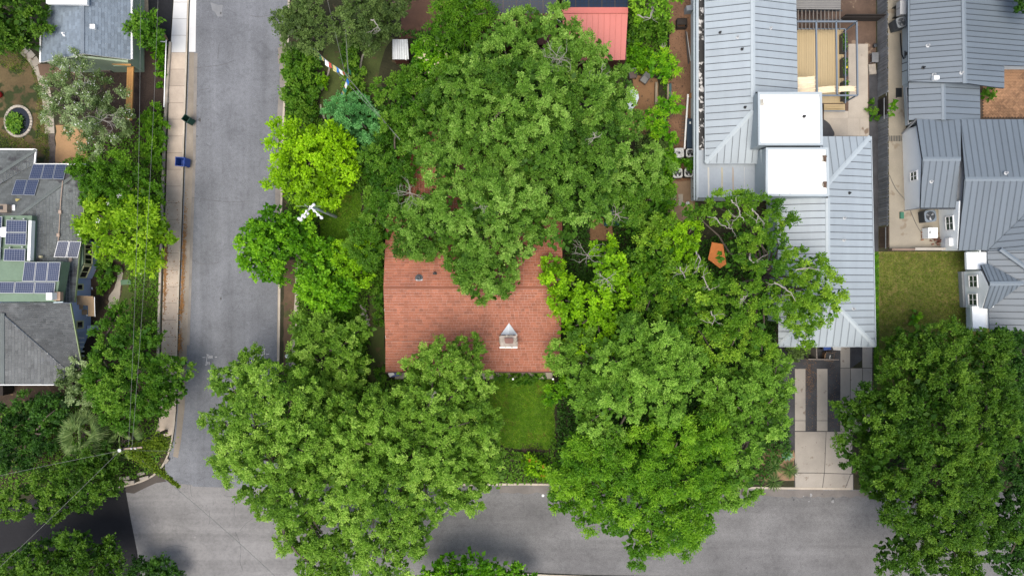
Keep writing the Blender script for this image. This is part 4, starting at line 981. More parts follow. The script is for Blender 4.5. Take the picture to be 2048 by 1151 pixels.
m = MB(); m.beam(W(1557, 692.5, 3.95), W(1751, 692.5, 3.95), .06, .2); m.beam(W(1742, 273, 3.95), W(1751, 692, 3.95), .06, .2); m.beam(W(1411, 327, 3.95), W(1532, 327, 3.95), .06, .2); m.beam(W(1409.3, -70, 3.95), W(1410, 327, 3.95), .06, .2); m.build("fascia", M_CAP, hm)
slab("flat_roof", [(1396, 300), (1534, 300), (1534, 395), (1396, 395)], 3.5, 3.2, M_FLATR, None, hm)
for x, w_, c in ((1417, 1.3, (.74, .72, .64)), (1444, 1.7, (.60, .56, .42)), (1466, 1.4, (.56, .47, .38)), (1489, .8, (.60, .63, .64))):
    sheet("stain", [(x - w_, 333), (x + w_, 336), (x + w_ * 1.3, 372), (x + w_, 392), (x - w_, 390), (x - w_ * 1.2, 350)], 3.505, surf("run_stain_%d" % x, c, .12, .8, 5), None, hm, amp=.5, seed=int(x), step=7)
slab("membrane_roof", [(1393, -70), (1413, -70), (1413, 304), (1393, 304)], 3.35, 3.0, M_PEEL, None, hm)
m = MB(); m.beam(W(1392, -70, 3.5), W(1392.5, 400, 3.5), .10, .5); m.beam(W(1395, -70, 3.45), W(1395, 395, 3.45), .14, .3); m.build("parapet", M_CAP, hm)
m = MB(); m.beam(W(1388, -70, 3.3), W(1388.5, 400, 3.3), .14, .14); m.build("gutter", M_PARAPET, hm)
def whitebox(q, zt, zb):
    slab("wall", q, zt - .12, zb, M_PARAPET, None, hm)
    cx = sum(p[0] for p in q) / 4; cy = sum(p[1] for p in q) / 4; s_ = 1 - 9.0 / (q[1][0] - q[0][0]); t_ = 1 - 9.0 / (q[2][1] - q[1][1])
    inn = [(cx + (p[0] - cx) * s_, cy + (p[1] - cy) * t_) for p in q]
    for k in range(4):
        a, b, c, d = q[k], q[(k + 1) % 4], inn[(k + 1) % 4], inn[k]
        MB().prism([W(*a, zt), W(*b, zt), W(*c, zt), W(*d, zt)], down=(0, 0, -.35)).build("parapet", M_CAP, hm)
    sheet("white_roof", inn, zt - .10, M_WHITE, None, hm)
    return inn
whitebox([(1516, 184), (1644, 184), (1646, 290), (1517, 290)], 6.6, 3.5); whitebox([(1532, 295), (1657, 295), (1659, 392), (1531, 392)], 6.4, 3.5)
# lower ledges of the boxes, scuppers, membrane seams
for a, b in (((1509, 200), (1513, 292)), ((1523, 300), (1527, 394))): MB().beam(W(*a, 4.9), W(*b, 4.9), .35, .5).build("ledge", M_PARAPET, hm)
for x, y in ((1650, 317), (1650, 369), (1524, 205)):
    m = MB(); m.box(W(x, y, 6.38), (.22, .5, .10)); m.box(W(x, y - 4, 6.40), (.3, .12, .14)); m.build("roof_drain", M_BROWNW, hm)
    sheet("stain", [(x - 6, y - 6), (x + 3, y - 7), (x + 3, y + 7), (x - 6, y + 5)], 6.312 if y > 300 else 6.512, surf("drain_stain", (.60, .57, .48), .25, 3, 6), None, hm, amp=1.2, seed=int(x + y), step=4)
for a, b, z in (((1590, 189), (1590, 285), 6.51), ((1545, 234), (1640, 233), 6.51), ((1580, 300), (1580, 388), 6.31), ((1536, 303), (1652, 304), 6.31), ((1614, 356), (1645, 332), 6.31), ((1614, 350), (1645, 372), 6.31), ((1522, 193), (1640, 192), 6.51)):
    MB().beam(W(*a, z), W(*b, z), .05, .012).build("membrane_seam", surf("seam_grey", (.70, .69, .66), .05, 1, 4), hm)
vent(hm, W(1608, 233, 6.5), .07, .3, M_BLACK)
for x, y, pl, dk in ((1440, 66, PM1, 1), (1475, 75, PM1, 0), (1484, 99, PM1, 1), (1490, 215, PM1, 1), (1688, 436, PM5, 0), (1687, 480, PM5, 0), (1681, 563, PM5, 1), (1706, 617, PM5, 0), (1541, 57, PM2, 0), (1698, 386, PM5, 1)):
    vent(hm, pl.at(x, y, .03), .065, .32, M_GREYP if not dk else M_BLACK)
for i in range(4): MB().box(W(1393, 338 + i * 18, 2.2), (.5, .08, 1.2)).build("screen_slat", M_DARKST, hm)
# gravel strip wall, bin screen under the south eave
m = MB(); m.beam(W(1611, 716.5, .75), W(1672, 717.5, .75), .09, 1.3); m.build("bin_screen", surf("screen_board", (.30, .26, .23), .1, 1, 5), hm); MB().beam(W(1627, 690, .75), W(1628, 717, .75), .09, 1.3).build("bin_screen", surf("screen_board", (.30, .26, .23)), hm)
# raised timber deck with steel pergola, planters and shade cloths
dk = thing("deck", "raised yellow timber deck with railing beside the metal-roofed house", "deck")
zD = 1.15
for i in range(20):
    x0 = 1594 + i * 4.68
    MB().prism([W(x0 + .2, 59, zD), W(x0 + 4.6, 59, zD), W(x0 + 4.6, 206, zD), W(x0 + .2, 206, zD)], down=(0, 0, -.04)).build("deck_board", M_DECK, dk)
MB().prism([W(1593, 58, zD - .05), W(1689, 58, zD - .05), W(1689, 207, zD - .05), W(1593, 207, zD - .05)], down=(0, 0, -.2)).build("deck_frame", M_BROWNW, dk)
for k in range(3):
    y_ = 208 + k * 4.2
    MB().prism([W(1648, y_, zD - .28 * (k + 1)), W(1690, y_, zD - .28 * (k + 1)), W(1690, y_ + 4, zD - .28 * (k + 1)), W(1648, y_ + 4, zD - .28 * (k + 1))], down=(0, 0, -.06)).build("step", M_DECK, dk)
def rail(a, b, z0, z1, n):
    for k in range(n + 1):
        t = k / n; x, y = a[0] + (b[0] - a[0]) * t, a[1] + (b[1] - a[1]) * t; MB().beam(W(x, y, z0), W(x, y, z1), .06).build("rail_post", M_STEEL, dk)
    MB().beam(W(*a, z1), W(*b, z1), .10, .05).build("handrail", M_STEEL, dk)
    for q in (.35, .65): MB().beam(W(*a, z0 + (z1 - z0) * q), W(*b, z0 + (z1 - z0) * q), .03).build("rail", M_STEEL, dk)
rail((1594, 58), (1690, 58), zD - .3, zD + 1.0, 4); rail((1691, 58), (1691, 206), zD - .3, zD + 1.0, 5); rail((1648, 222), (1690, 222), .1, 1.1, 3)
pg = thing("pergola", "open blue grey steel frame standing over the yellow deck", "pergola")
zP = 3.7
for a, b in (((1592, 43.5), (1714, 43.5)), ((1713, 43), (1715, 191)), ((1592, 191), (1715, 191)), ((1592, 43), (1593, 191)), ((1632, 44), (1634, 191)), ((1672, 44), (1674, 191))):
    MB().beam(W(*a, zP), W(*b, zP), .13, .16).build("beam", M_STEEL, pg)
for x, y in ((1713, 44), (1714.5, 190.5)):
    p = W(x, y, zP); MB().beam((p.x, p.y, 0), p, .11).build("post", M_STEEL, pg)
def cloth(x0, x1, y0, y1, folds, label, seed):
    r = random.Random(seed); nx, ny = 10, folds * 6; vs = []; fs = []
    for j in range(ny + 1):
        for i in range(nx + 1):
            u, v = i / nx, j / ny; sag = .22 * math.sin(math.pi * u) + .16 * abs(math.sin(math.pi * folds * v)) + r.uniform(-.02, .02)
            vs.append(W(x0 + (x1 - x0) * u + r.uniform(-.3, .3), y0 + (y1 - y0) * v + 1.2 * math.sin(3 * u + seed) + r.uniform(-.25, .25), zP - .1 - sag))
    for j in range(ny):
        for i in range(nx): a = j * (nx + 1) + i; fs.append([a, a + 1, a + nx + 2, a + nx + 1])
    o = obj("shade_cloth", vs, fs, M_CANVAS, smooth=True); sol = o.modifiers.new("s", 'SOLIDIFY'); sol.thickness = .02
    return tag(o, label, "shade cloth", "cream cloths hung in the pergola")
cloth(1595, 1632, 153, 186, 4, "widest cream shade cloth bunched against the metal roof", 1); cloth(1636, 1672, 173, 186, 2, "cream shade cloth gathered in the middle bay of the pergola", 2); cloth(1677, 1712, 173, 184, 2, "narrow cream shade cloth in the outer pergola bay over planters", 3)
def planter(x, y0, y1, label, seed, pal="mid", bloom=False):
    o = thing("planter", label, "planter", "planters along the deck railing"); a, b = W(x - 5, y0, zD + .7), W(x + 5, y1, zD + .7); c = (a + b) / 2; o.location = (c.x, c.y, zD)
    wx, wy = abs(b.x - a.x), abs(b.y - a.y); m = MB(); t = .05
    for sx in (-1, 1): m.box((sx * (wx / 2 - t / 2), 0, .35), (t, wy, .7))
    for sy in (-1, 1): m.box((0, sy * (wy / 2 - t / 2), .35), (wx - 2 * t, t, .7))
    m.box((0, 0, .30), (wx - 2 * t, wy - 2 * t, .5)); m.build("box", M_DARKST, o)
    rng = np.random.default_rng(seed); n = 260
    P = np.stack([rng.normal(0, wx * .2, n), rng.choice([-.28, .0, .3], n) * wy + rng.normal(0, wy * .07, n), .58 + rng.random(n) * .28], 1)
    T = unit(rng.normal(0, 1, (n, 3)) + np.array([0, 0, .4])); N_ = unit(rng.normal(0, .5, (n, 3)) + np.array([0, 0, 1])); L_ = .15 * rng.uniform(.6, 1.4, n)
    leaf_mesh("plants", P, T, N_, L_, L_ * .6, rng.random(n), leafmat(pal), o, "stuff")
    if bloom:
        m = MB(); m.lathe((.02, -.05 * wy, .8), [(.03, 0), (.14, .05), (.12, .1), (.03, .12)], 8); m.build("flower", surf("yellow_flower", (.80, .62, .01), .05, 1, 4), o)
    return o
planter(1690, 66, 104, "dark planter with trailing greenery at the far end of the railing", 1); planter(1691, 115, 152, "dark planter with one bright yellow flower by the railing", 2, "mid", True); planter(1691.5, 162, 178, "dark planter under the narrow cream cloth", 3); planter(1692, 181, 200, "short dark planter nearest the white box roof", 4)
# lean-to roof and slatted frame north of the deck
ln = thing("lean_to", "grey corrugated lean-to roof above a dark slatted frame", "lean-to")
metal_roof(ln, [(1588, -60, 3.2), (1682, -60, 3.2), (1588, 18, 3.0), (1681, 20)], EW, .2, surf("grey_corrugated", (.30, .29, .27), .1, .5, 5, .7), M_DARKST, gap=.03)
for i in range(12): x = 1596 + i * 7.6; MB().beam(W(x, 20, 2.5), W(x, 60, 2.5), .09, .1).build("slat", surf("grey_slat", (.25, .22, .19), .1, .6, 6), ln)
for y in (22, 40): MB().beam(W(1590, y, 2.4), W(1684, y, 2.4), .1).build("rail", M_DARKST, ln)
for x in (1592, 1682): MB().beam(W(x, 40, 0), W(x, 40, 2.4), .1).build("post", M_DARKST, ln)
# grey weathered picket fence between the two lots
pf = thing("picket_fence", "long weathered grey board fence between the two metal-roofed houses", "fence")
pk = MB().add([(-.075, -.012, 0), (.075, -.012, 0), (.075, .012, 0), (-.075, .012, 0), (-.075, -.012, 1.85), (.075, -.012, 1.85), (.075, .012, 1.85), (-.075, .012, 1.85), (0, 0, 1.93)], [[0, 1, 5, 4], [1, 2, 6, 5], [2, 3, 7, 6], [3, 0, 4, 7], [4, 5, 8], [5, 6, 8], [6, 7, 8], [7, 4, 8]])
pme = bpy.data.meshes.new("picket"); pme.from_pydata([tuple(v) for v in pk.v], [], pk.f); pme.materials.append(M_FENCE)
A, B = W(1754, -40, .1), W(1757, 500, .1); L_ = (B - A).length; npk = int(L_ / .158); gx = {int(npk * (y_ + 40) / 540) for y_ in range(196, 240)}
for i in range(npk):
    p = A.lerp(B, (i + .5) / npk); fy = 575.5 - p.y * F / H
    if 196 < fy < 238 or fy > 452: continue
    o = link("picket", pme, pf); o.location = p; o.rotation_euler = (random.uniform(-.02, .02), random.uniform(-.03, .03), math.pi / 2 + random.uniform(-.04, .10)); o.scale.z = random.uniform(.93, 1.03)
for z in (.5, 1.5): MB().beam(W(1772, -40, z), W(1772.5, 195, z), .05, .1).build("rail", M_FENCE, pf); MB().beam(W(1773, 239, z), W(1774, 452, z), .05, .1).build("rail", M_FENCE, pf)
for i in range(14): y_ = -30 + i * 37; MB().beam(W(1757.5, y_, 0), W(1757.5, y_, 0) + Vector((0, 0, 1.7)), .1).build("post", M_FENCE, pf)
gt = thing("garden_gate", "dark board gate set into the grey picket fence", "gate")
for i in range(12): MB().box(W(1765, 197.5 + i * 3.5, .95), (.04, .15, 1.6)).build("board", M_FENCED, gt)
for z in (.5, 1.5): MB().beam(W(1768, 196, z), W(1768, 238, z), .05, .1).build("rail", M_FENCE, gt)
g2 = thing("side_gate", "brown board gate at the lawn end of the grey fence", "gate")
for i in range(9): MB().box(W(1768, 456 + i * 4.6, .95), (.04, .2, 1.7)).build("board", M_BROWNW, g2)
for z in (.5, 1.5): MB().beam(W(1771, 454, z), W(1771, 497, z), .05, .1).build("rail", M_FENCE, g2)
bw = thing("garden_wall", "low pale wall with rust top between patio and lawn", "wall")
MB().beam(W(1780, 499, .45), W(1826, 499, .45), .2, .75).build("wall", surf("brown_cap_wall", (.34, .24, .18), .15, 1, 6), bw); MB().beam(W(1826, 498, .48), W(1886, 498, .48), .24, .8).build("wall", surf("pale_cap_wall", (.60, .55, .47), .1, 1, 6), bw)
df = thing("board_fence", "dark stained board fence crossing behind the dirt yard", "fence")
for i in range(16): MB().box(W(1686 + i * 5.2, 36, .9), (.24, .05, 1.75)).build("board", M_FENCED, df)
MB().beam(W(1684, 34.5, 1.6), W(1768, 34.5, 1.6), .05, .1).build("rail", M_FENCED, df)

# --- darker metal-roofed house, right
hr2 = thing("grey_house", "white walled house with many dark grey standing seam gables", "house")
_, _, PA1 = metal_roof(hr2, [(1821, -70, 2.8), (1818, 163, 2.8), (1930, 166, 3.9), (1926, -70)], EW, .52, M_METALD, M_UNDER)
_, _, PA2 = metal_roof(hr2, [(1926.5, -70, 3.9), (1930.5, 128, 3.9), (2110, -70, 2.0), (2110, 134)], EW, .52, M_METALD, M_UNDER)
_, _, PA3 = metal_roof(hr2, [(1930.5, 128.5, 3.85), (1931, 166, 3.85), (2008, 177, 3.0), (2008, 131)], EW, .52, M_METALD, M_UNDER)
_, _, PB1 = metal_roof(hr2, [(1817, 158, 2.5), (1817, 240, 2.5), (1887, 240, 3.1), (1886, 158)], EW, .62, M_METALD, M_UNDER)
_, _, PB2 = metal_roof(hr2, [(1886.5, 160, 3.1), (1887.5, 240, 3.1), (1960, 240, 2.45), (1959, 160)], EW, .62, M_METALD, M_UNDER)
_, _, PC0 = metal_roof(hr2, [(1833, 239, 2.9), (1921, 239, 2.9), (1845, 318, 3.7), (1921, 318)], NS, .60, M_METALD, M_UNDER)
metal_roof(hr2, [(1921, 239, 2.9), (2110, 239, 2.9), (1930, 358, 4.12), (2110, 358)], NS, .60, M_METALD, M_UNDER)
_, _, PC1 = metal_roof(hr2, [(1845, 318.5, 3.7), (1920, 318.5, 3.7), (1841, 415, 2.7), (1911, 415)], NS, .60, M_METALD, M_UNDER)
_, _, PC2 = metal_roof(hr2, [(1929, 358.5, 4.12), (2110, 358.5, 4.12), (1917, 500, 2.7), (1976, 500), (2110, 368)], NS, .60, M_METALD, M_UNDER)
_, _, PD = metal_roof(hr2, [(1975, 502, 2.7), (1979, 662, 2.7), (2110, 662, 4.95), (2110, 500)], EW, .62, M_METALD, M_UNDER)
metal_roof(hr2, [(1976, 501, 2.75), (2110, 370, 4.05), (2110, 500, 4.97)], EW, .62, M_METALD, M_UNDER)
_, _, PG1 = metal_roof(hr2, [(1962, 529, 3.1), (1979, 567, 4.15), (2046, 566, 4.15), (1976, 527)], NS, .42, M_METALD, M_UNDER)
_, _, PG2 = metal_roof(hr2, [(1979, 567.5, 4.15), (2046, 566.5, 4.15), (1966, 616, 3.0), (1979, 617)], NS, .42, M_METALD, M_UNDER)
for a, b in ((W(1926, -70, 3.9), W(1930, 167, 3.9)), (W(1886.5, 168, 3.1), W(1887.5, 240, 3.1)), (W(1845, 318, 3.7), W(1921, 318, 3.7)), (W(1930, 358, 4.12), W(2110, 358, 4.12)), (W(1979, 567, 4.15), W(2046, 566, 4.15)), (W(2001, 498, 3.4), W(2110, 576, 5.2))):
    ridge_cap(hr2, a, b, .42, M_CAPD)
shell(hr2, [(1803, -60), (2100, -60), (2100, 140), (1960, 140), (1935, 165), (1803, 172)], 2.3, M_PALEW); shell(hr2, [(1805, 172), (1920, 172), (1920, 252), (1809, 252)], 2.2, M_PALEW); shell(hr2, [(1942, 481), (2100, 481), (2100, 648), (1947, 648)], 2.3, M_WHITEW)
shell(hr2, [(1806, 262), (2100, 262), (2100, 480), (1880, 480), (1880, 410), (1811, 410)], 2.35, M_WHITEW)
wall(hr2, [(1804.5, 266), (1810, 421)], [(0, 2.75), (.38, 3.5), (1, 2.55)], M_WHITEW, .14)
wall(hr2, [(1876, 410), (1882, 500)], [(0, 3.3), (1, 2.6)], M_WHITEW, .14); wall(hr2, [(1811, 413), (1880, 413)], [(0, 2.5), (1, 2.5)], M_WHITEW, .14); wall(hr2, [(1882, 500), (1960, 500)], [(0, 2.5), (1, 2.5)], M_WHITEW, .14)
wall(hr2, [(1930, 502), (1932, 660)], [(0, 2.2), (1, 2.2)], M_WHITEW, .14)
slab("flat_roof", [(1933, 504), (1974, 504), (1975, 538), (1934, 538)], 2.5, 2.2, M_WHITEW, None, hr2); slab("flat_roof", [(1944, 612), (1979, 612), (1980, 656), (1946, 656)], 2.5, 2.2, M_WHITEW, None, hr2)
wall(hr2, [(1921, 543), (1925, 614)], [(0, 3.0), (.42, 4.05), (1, 2.95)], M_WHITEW, .16, "dormer_wall")
shell(hr2, [(1922, 545), (1975, 543), (1978, 612), (1926, 612)], 2.9, M_WHITEW, "dormer_wall")
MB().beam(W(1920, 543, .35), W(1924, 614, .35), .16, .7).build("plinth", surf("grey_plinth", (.36, .39, .40), .06, 1, 5), hr2)
for f0, f1, z0, z1 in ((.10, .42, 1.55, 2.65), (.60, .92, 1.35, 2.45)): face_window((1920, 543), (1924, 614), z0, z1, f0 + .03, f1, M_TRIM, M_GLASSG, (2, 2), hr2, .12)
face_window((1804.5, 266), (1810, 421), 1.35, 2.35, .545, .645, M_TRIM, M_GLASSG, (2, 2), hr2, .08)
face_window((1876, 410), (1882, 500), 1.25, 2.3, .30, .58, M_TRIM, M_GLASSG, (2, 2), hr2, .08)
face_window((1805, 180), (1809, 252), .9, 2.05, .02, .98, M_TRIM, M_GLASSG, (4, 1), hr2, .06)
for y in (128, 144): MB().beam(W(1804, y, 1.7), W(1818, y - 5, 2.6), .06).build("strut", M_DARKST, hr2)
m = MB(); m.beam(W(1833, 238, 2.85), W(1804, 268, 2.4), .14, .14); m.beam(W(1841, 416.5, 2.65), W(1911, 416.5, 2.65), .16, .16); m.beam(W(1841, 416, 2.6), W(1808, 421, 2.2), .10); m.build("gutter", M_DARKST, hr2)
m = MB(); m.beam(W(1817, 163, 2.7), W(1817, -70, 2.75), .14); m.build("gutter", M_CAPD, hr2)
for x, y, pl, dkk in ((1855, 92, PA1, 0), (1846, 136, PA1, 1), (1867, 150, PA1, 0), (1922, 146, PA1, 0), (1862, 363, PC1, 0), (2011, 346, PC2, 0)): vent(hr2, pl.at(x, y, .03), .08, .3, M_BLACK if dkk else M_GREYP)
m = MB(); m.box(PA1.at(1869, 158, .25), (.5, .35, .4)); m.build("roof_vent", M_TRIM, hr2)
MB().box(W(1793, 505 - 310, .6), (.1, .1, .1)).build("hose_tap", M_DARKST, hr2)
m = MB(); m.tube([W(1801, 67, .3), W(1802, 90, .3), W(1804, 110, .5), W(1808, 118, .8)], .06, 6); m.build("pipe", M_BLACK, hr2)
m = MB(); m.box(W(1812, 108, 1.3), (.12, .3, .4)); m.tube([W(1810, 102, 1.5), W(1810, 116, 1.5)], .06); m.build("meter", M_DARKST, hr2)
m = MB(); m.box(W(1900, 484, 1.7), (.55, .75, .6)); m.build("meter_box", M_TRIM, hr2)
# ================================================================== TREES AND SHRUBS
T = tree
def bare_at(*a): return a
# the great oaks over and behind the red house
T("oak_tree", "broad live oak standing north of the red house, bleached dead twigs at its top", [(1100, 95, 80, 11), (1010, 110, 75, 10.5), (1165, 130, 70, 10), (960, 170, 80, 10.5), (1060, 190, 95, 12.5), (1160, 215, 85, 12), (985, 250, 85, 11.5), (1080, 290, 90, 13), (1190, 300, 80, 12), (1240, 240, 55, 10), (900, 210, 55, 8.5), (1040, 60, 50, 9), (1225, 170, 45, 8.5), (1090, 380, 80, 11.5), (1170, 390, 75, 11), (1110, 450, 60, 9.5), (1290, 340, 50, 8), (1230, 360, 55, 9.5)],
  "oak", (1085, 245), leaf=.165, seed=11, trunk_r=.5, droop=.15, bare=[(1115, 118, 11.2, 1.3, 8), (1200, 150, 10.3, .8, 5), (1190, 275, 12.2, .5, 4)])
T("oak_tree", "wide live oak whose skirt hangs over the north slope of the red roof", [(930, 330, 80, 11), (880, 300, 60, 9.5), (1000, 400, 90, 12), (910, 420, 85, 11), (840, 430, 55, 8.5), (805, 445, 36, 7.4), (815, 480, 34, 7.0), (835, 490, 30, 6.8), (860, 470, 55, 8.0), (975, 500, 80, 10.5), (930, 520, 50, 8.5), (1000, 555, 50, 8.6), (950, 560, 45, 8.2), (1040, 470, 60, 9.5), (1020, 340, 60, 11)],
  "oak", (950, 425), leaf=.165, seed=12, trunk_r=.48, droop=.15, bare=[(820, 385, 8.5, 1.2, 7), (965, 410, 11.8, .5, 4)])
T("elm_tree", "small grey green elm behind the brown outbuilding's long shadowed side", [(1230, 420, 45, 7), (1260, 400, 50, 7.5), (1300, 400, 50, 7), (1280, 440, 40, 6.5)], "mid", (1262, 412), leaf=.165, seed=13, bare=[(1232, 428, 7.3, .9, 6)])
T("understorey_tree", "dense dark tree filling the gap west of the two great oaks", [(745, 330, 45, 6.5), (775, 390, 48, 6.8), (752, 450, 45, 6.2), (740, 510, 38, 5.5), (800, 330, 50, 7), (800, 260, 45, 6.5), (830, 250, 40, 6), (770, 300, 35, 5.5)], "mid", (775, 380), leaf=.18, seed=14)
T("round_tree", "dome shaped yellow green tree beside the street", [(625, 330, 70, 8.5), (590, 300, 50, 7.5), (660, 285, 48, 7.5), (585, 355, 48, 7), (665, 360, 50, 7.2), (625, 280, 45, 7.4), (630, 395, 42, 6.6), (690, 325, 32, 6.2)], "yellow", (628, 335), leaf=.25, seed=15, tuft=.16)
T("street_tree", "bright green broadleaf tree leaning over the roadway", [(545, 480, 65, 7), (515, 470, 42, 6), (590, 480, 48, 6), (545, 440, 38, 6), (540, 535, 38, 5.6), (515, 520, 34, 5.4), (600, 460, 35, 5.4)], "bright", (572, 487), leaf=.28, seed=16)
T("garden_tree", "bright green tree next to the yellow leaved one, above the soil strip", [(660, 570, 48, 5.8), (640, 530, 40, 5.6), (690, 585, 35, 5), (625, 570, 28, 4.6), (645, 500, 30, 5), (650, 605, 30, 4.6)], "bright", (655, 560), leaf=.28, seed=17)
T("garden_tree", "slender lime coloured tree against the red roof's west gable", [(705, 515, 42, 5.5), (680, 505, 28, 5), (725, 545, 28, 4.6), (735, 500, 28, 4.8)], "lime", (708, 520), leaf=.18, seed=18, dens=.75)
T("juniper_tree", "blue green tree under the prayer flags", [(700, 235, 42, 5.4), (735, 260, 42, 5.2), (715, 215, 30, 4.6), (675, 220, 24, 4), (745, 290, 28, 4.2)], "blue", (718, 245), leaf=.17, seed=19)
T("olive_tree", "dull grey olive tree hanging over the top of the street edge", [(610, 45, 42, 7), (590, 75, 34, 6), (630, 80, 34, 6.4), (570, 40, 26, 5), (615, 15, 34, 7)], "olive", (608, 50), leaf=.17, seed=20, dens=.75)
T("olive_tree", "wider grey olive tree with one bare pale limb beside the curved lawn", [(740, 30, 58, 8), (700, 60, 40, 6.5), (768, 45, 34, 7), (745, 75, 34, 6), (792, 8, 32, 7.2), (770, 0, 50, 7.6)], "olive", (748, 35), leaf=.17, seed=21, dens=.85, gnarl=[[(744, 38, 8.1), (752, 46, 8.2), (760, 60, 7.9)]])
T("feathery_tree", "feathery bright tree with long drooping sprays at the top edge", [(925, 40, 60, 7.5), (890, 70, 42, 6.5), (960, 70, 42, 6.5), (930, 95, 40, 6), (915, 0, 60, 7.5), (970, 30, 30, 6.4)], "feather", (925, 50), leaf=.34, aspect=.22, seed=22, dens=1.5, droop=.3, tuft=.2)
T("flowering_tree", "leafy shrub with pale blossom south of the galvanised hut", [(848, 126, 22, 3.6), (860, 110, 34, 4.4), (880, 140, 30, 4.2), (850, 150, 30, 4)], "bright", (855, 128), leaf=.22, seed=23, flowers=(M_CANVAS, 120, .09), trunk_r=.12)
T("understorey_tree", "mid green tree between the hut and the great oak", [(815, 172, 34, 4.6), (835, 192, 48, 5.6), (780, 200, 40, 4.6), (850, 225, 45, 6), (795, 235, 35, 5), (900, 150, 40, 5.6)], "mid", (822, 190), leaf=.22, seed=24)
# bottom left pair of live oaks
T("oak_tree", "pale green live oak spreading over the street corner", [(470, 770, 52, 9), (530, 760, 55, 10), (590, 790, 65, 10.5), (455, 840, 48, 8.6), (515, 840, 65, 11), (470, 905, 55, 9.2), (550, 910, 75, 11.5), (620, 870, 70, 11.5), (530, 985, 55, 9), (590, 990, 70, 10.5), (640, 960, 60, 10.5), (600, 1060, 55, 8.6), (650, 1060, 60, 9), (640, 1130, 60, 8.6), (690, 1120, 50, 8.6), (500, 720, 26, 7)], "oaklight", (590, 905), leaf=.165, seed=31, trunk_r=.45, droop=.2)
T("oak_tree", "pale green live oak covering the red house's south west eave", [(870, 740, 62, 10.5), (920, 770, 62, 10.5), (830, 760, 45, 9), (850, 820, 75, 11.5), (940, 840, 62, 10.5), (770, 830, 65, 11), (720, 870, 65, 11), (800, 900, 75, 12), (880, 910, 70, 11.5), (960, 900, 55, 9.4), (720, 950, 65, 10.8), (790, 980, 65, 11), (860, 990, 62, 10.4), (930, 970, 55, 9.4), (970, 950, 42, 8), (750, 1050, 60, 9.6), (820, 1060, 55, 9.2), (770, 1120, 55, 8.8), (700, 1010, 50, 9.6), (690, 820, 50, 9.6), (940, 700, 35, 8.4)], "oaklight", (825, 880), leaf=.165, seed=32, trunk_r=.48, droop=.2, bare=[(865, 790, 11.2, .4, 4)])
T("elm_tree", "young light green elm at the kerb west of the red house", [(615, 680, 40, 6.5), (600, 650, 25, 5.2), (650, 660, 35, 6), (690, 690, 45, 7), (720, 660, 28, 5.5), (640, 720, 38, 6.5), (700, 740, 42, 6.5), (660, 765, 38, 6.5), (600, 740, 35, 6)], "oaklight", (655, 705), leaf=.165, seed=33, dens=.9)
# bottom middle group
T("elm_tree", "tall grey green elm between the red roof and the driveway", [(1270, 690, 58, 11.5), (1330, 690, 55, 11.5), (1220, 720, 58, 10.8), (1300, 750, 65, 12.5), (1370, 730, 50, 10.8), (1180, 770, 52, 9.6), (1240, 790, 60, 11), (1330, 810, 52, 11.2), (1180, 840, 40, 8.6), (1120, 710, 36, 7.6), (1260, 650, 30, 9.8), (1220, 880, 38, 9.4), (1160, 690, 36, 7.6)], "greygreen", (1275, 760), leaf=.165, seed=41, trunk_r=.4)
T("pecan_tree", "deep bright green tree bulging out over the lower street", [(1350, 880, 65, 10), (1410, 880, 55, 9.2), (1290, 880, 50, 9.4), (1230, 930, 60, 10), (1160, 900, 50, 8.6), (1130, 950, 40, 7.4), (1310, 950, 70, 10.8), (1390, 950, 60, 9.6), (1190, 980, 55, 8.8), (1260, 1010, 60, 9.6), (1340, 1030, 60, 9), (1300, 1070, 46, 7.4), (1230, 1040, 42, 7.6), (1400, 1010, 42, 7.6), (1355, 1075, 36, 6.4), (1280, 1085, 40, 7), (1385, 1052, 36, 6.8), (1175, 1015, 40, 7.4), (1430, 960, 40, 8), (1120, 1000, 30, 5.6), (1420, 840, 50, 8.6)], "pecan", (1290, 945), leaf=.23, aspect=.38, dens=1.45, tuft=.19, seed=42, trunk_r=.4)
T("elm_tree", "grey green elm nearest the striped concrete driveway", [(1500, 760, 55, 9), (1545, 790, 46, 8), (1470, 810, 55, 9.6), (1530, 840, 46, 8), (1490, 880, 48, 8.8), (1550, 730, 34, 7), (1470, 940, 42, 8), (1430, 770, 48, 8.8), (1440, 990, 36, 6.8), (1400, 970, 38, 7.4), (1480, 985, 34, 6)], "greygreen", (1490, 840), leaf=.165, seed=43, trunk_r=.35)
T("lime_tree", "vivid lime green tree overlapping the red roof's east end", [(1110, 560, 32, 7), (1130, 600, 36, 7.4), (1150, 650, 38, 7.4), (1180, 600, 46, 8.6), (1220, 620, 40, 8.6), (1215, 540, 42, 9), (1250, 580, 34, 8.4), (1210, 505, 26, 8), (1160, 690, 34, 6.8), (1200, 670, 40, 7.8), (1105, 535, 24, 6)], "lime", (1185, 600), leaf=.24, seed=44, dens=.8, bare=[(1213, 558, 9.2, .8, 6), (1175, 510, 7.6, 1.2, 6)])
T("pecan_tree", "mid green tree filling the court between lime tree and twisted oak", [(1310, 500, 46, 8), (1350, 540, 58, 9.2), (1300, 560, 48, 8.6), (1290, 620, 46, 8.2), (1370, 600, 50, 8.8), (1330, 460, 36, 7.2), (1400, 640, 46, 8.4), (1350, 640, 42, 8), (1420, 700, 42, 8), (1270, 530, 32, 7)], "court", (1335, 560), leaf=.23, seed=45, dens=.95)
T("pecan_tree", "yellower young tree above the mid green court tree", [(1345, 480, 32, 7.8), (1380, 460, 28, 7.4), (1365, 510, 30, 8.4)], "lime", (1360, 482), leaf=.2, seed=46, dens=.8)
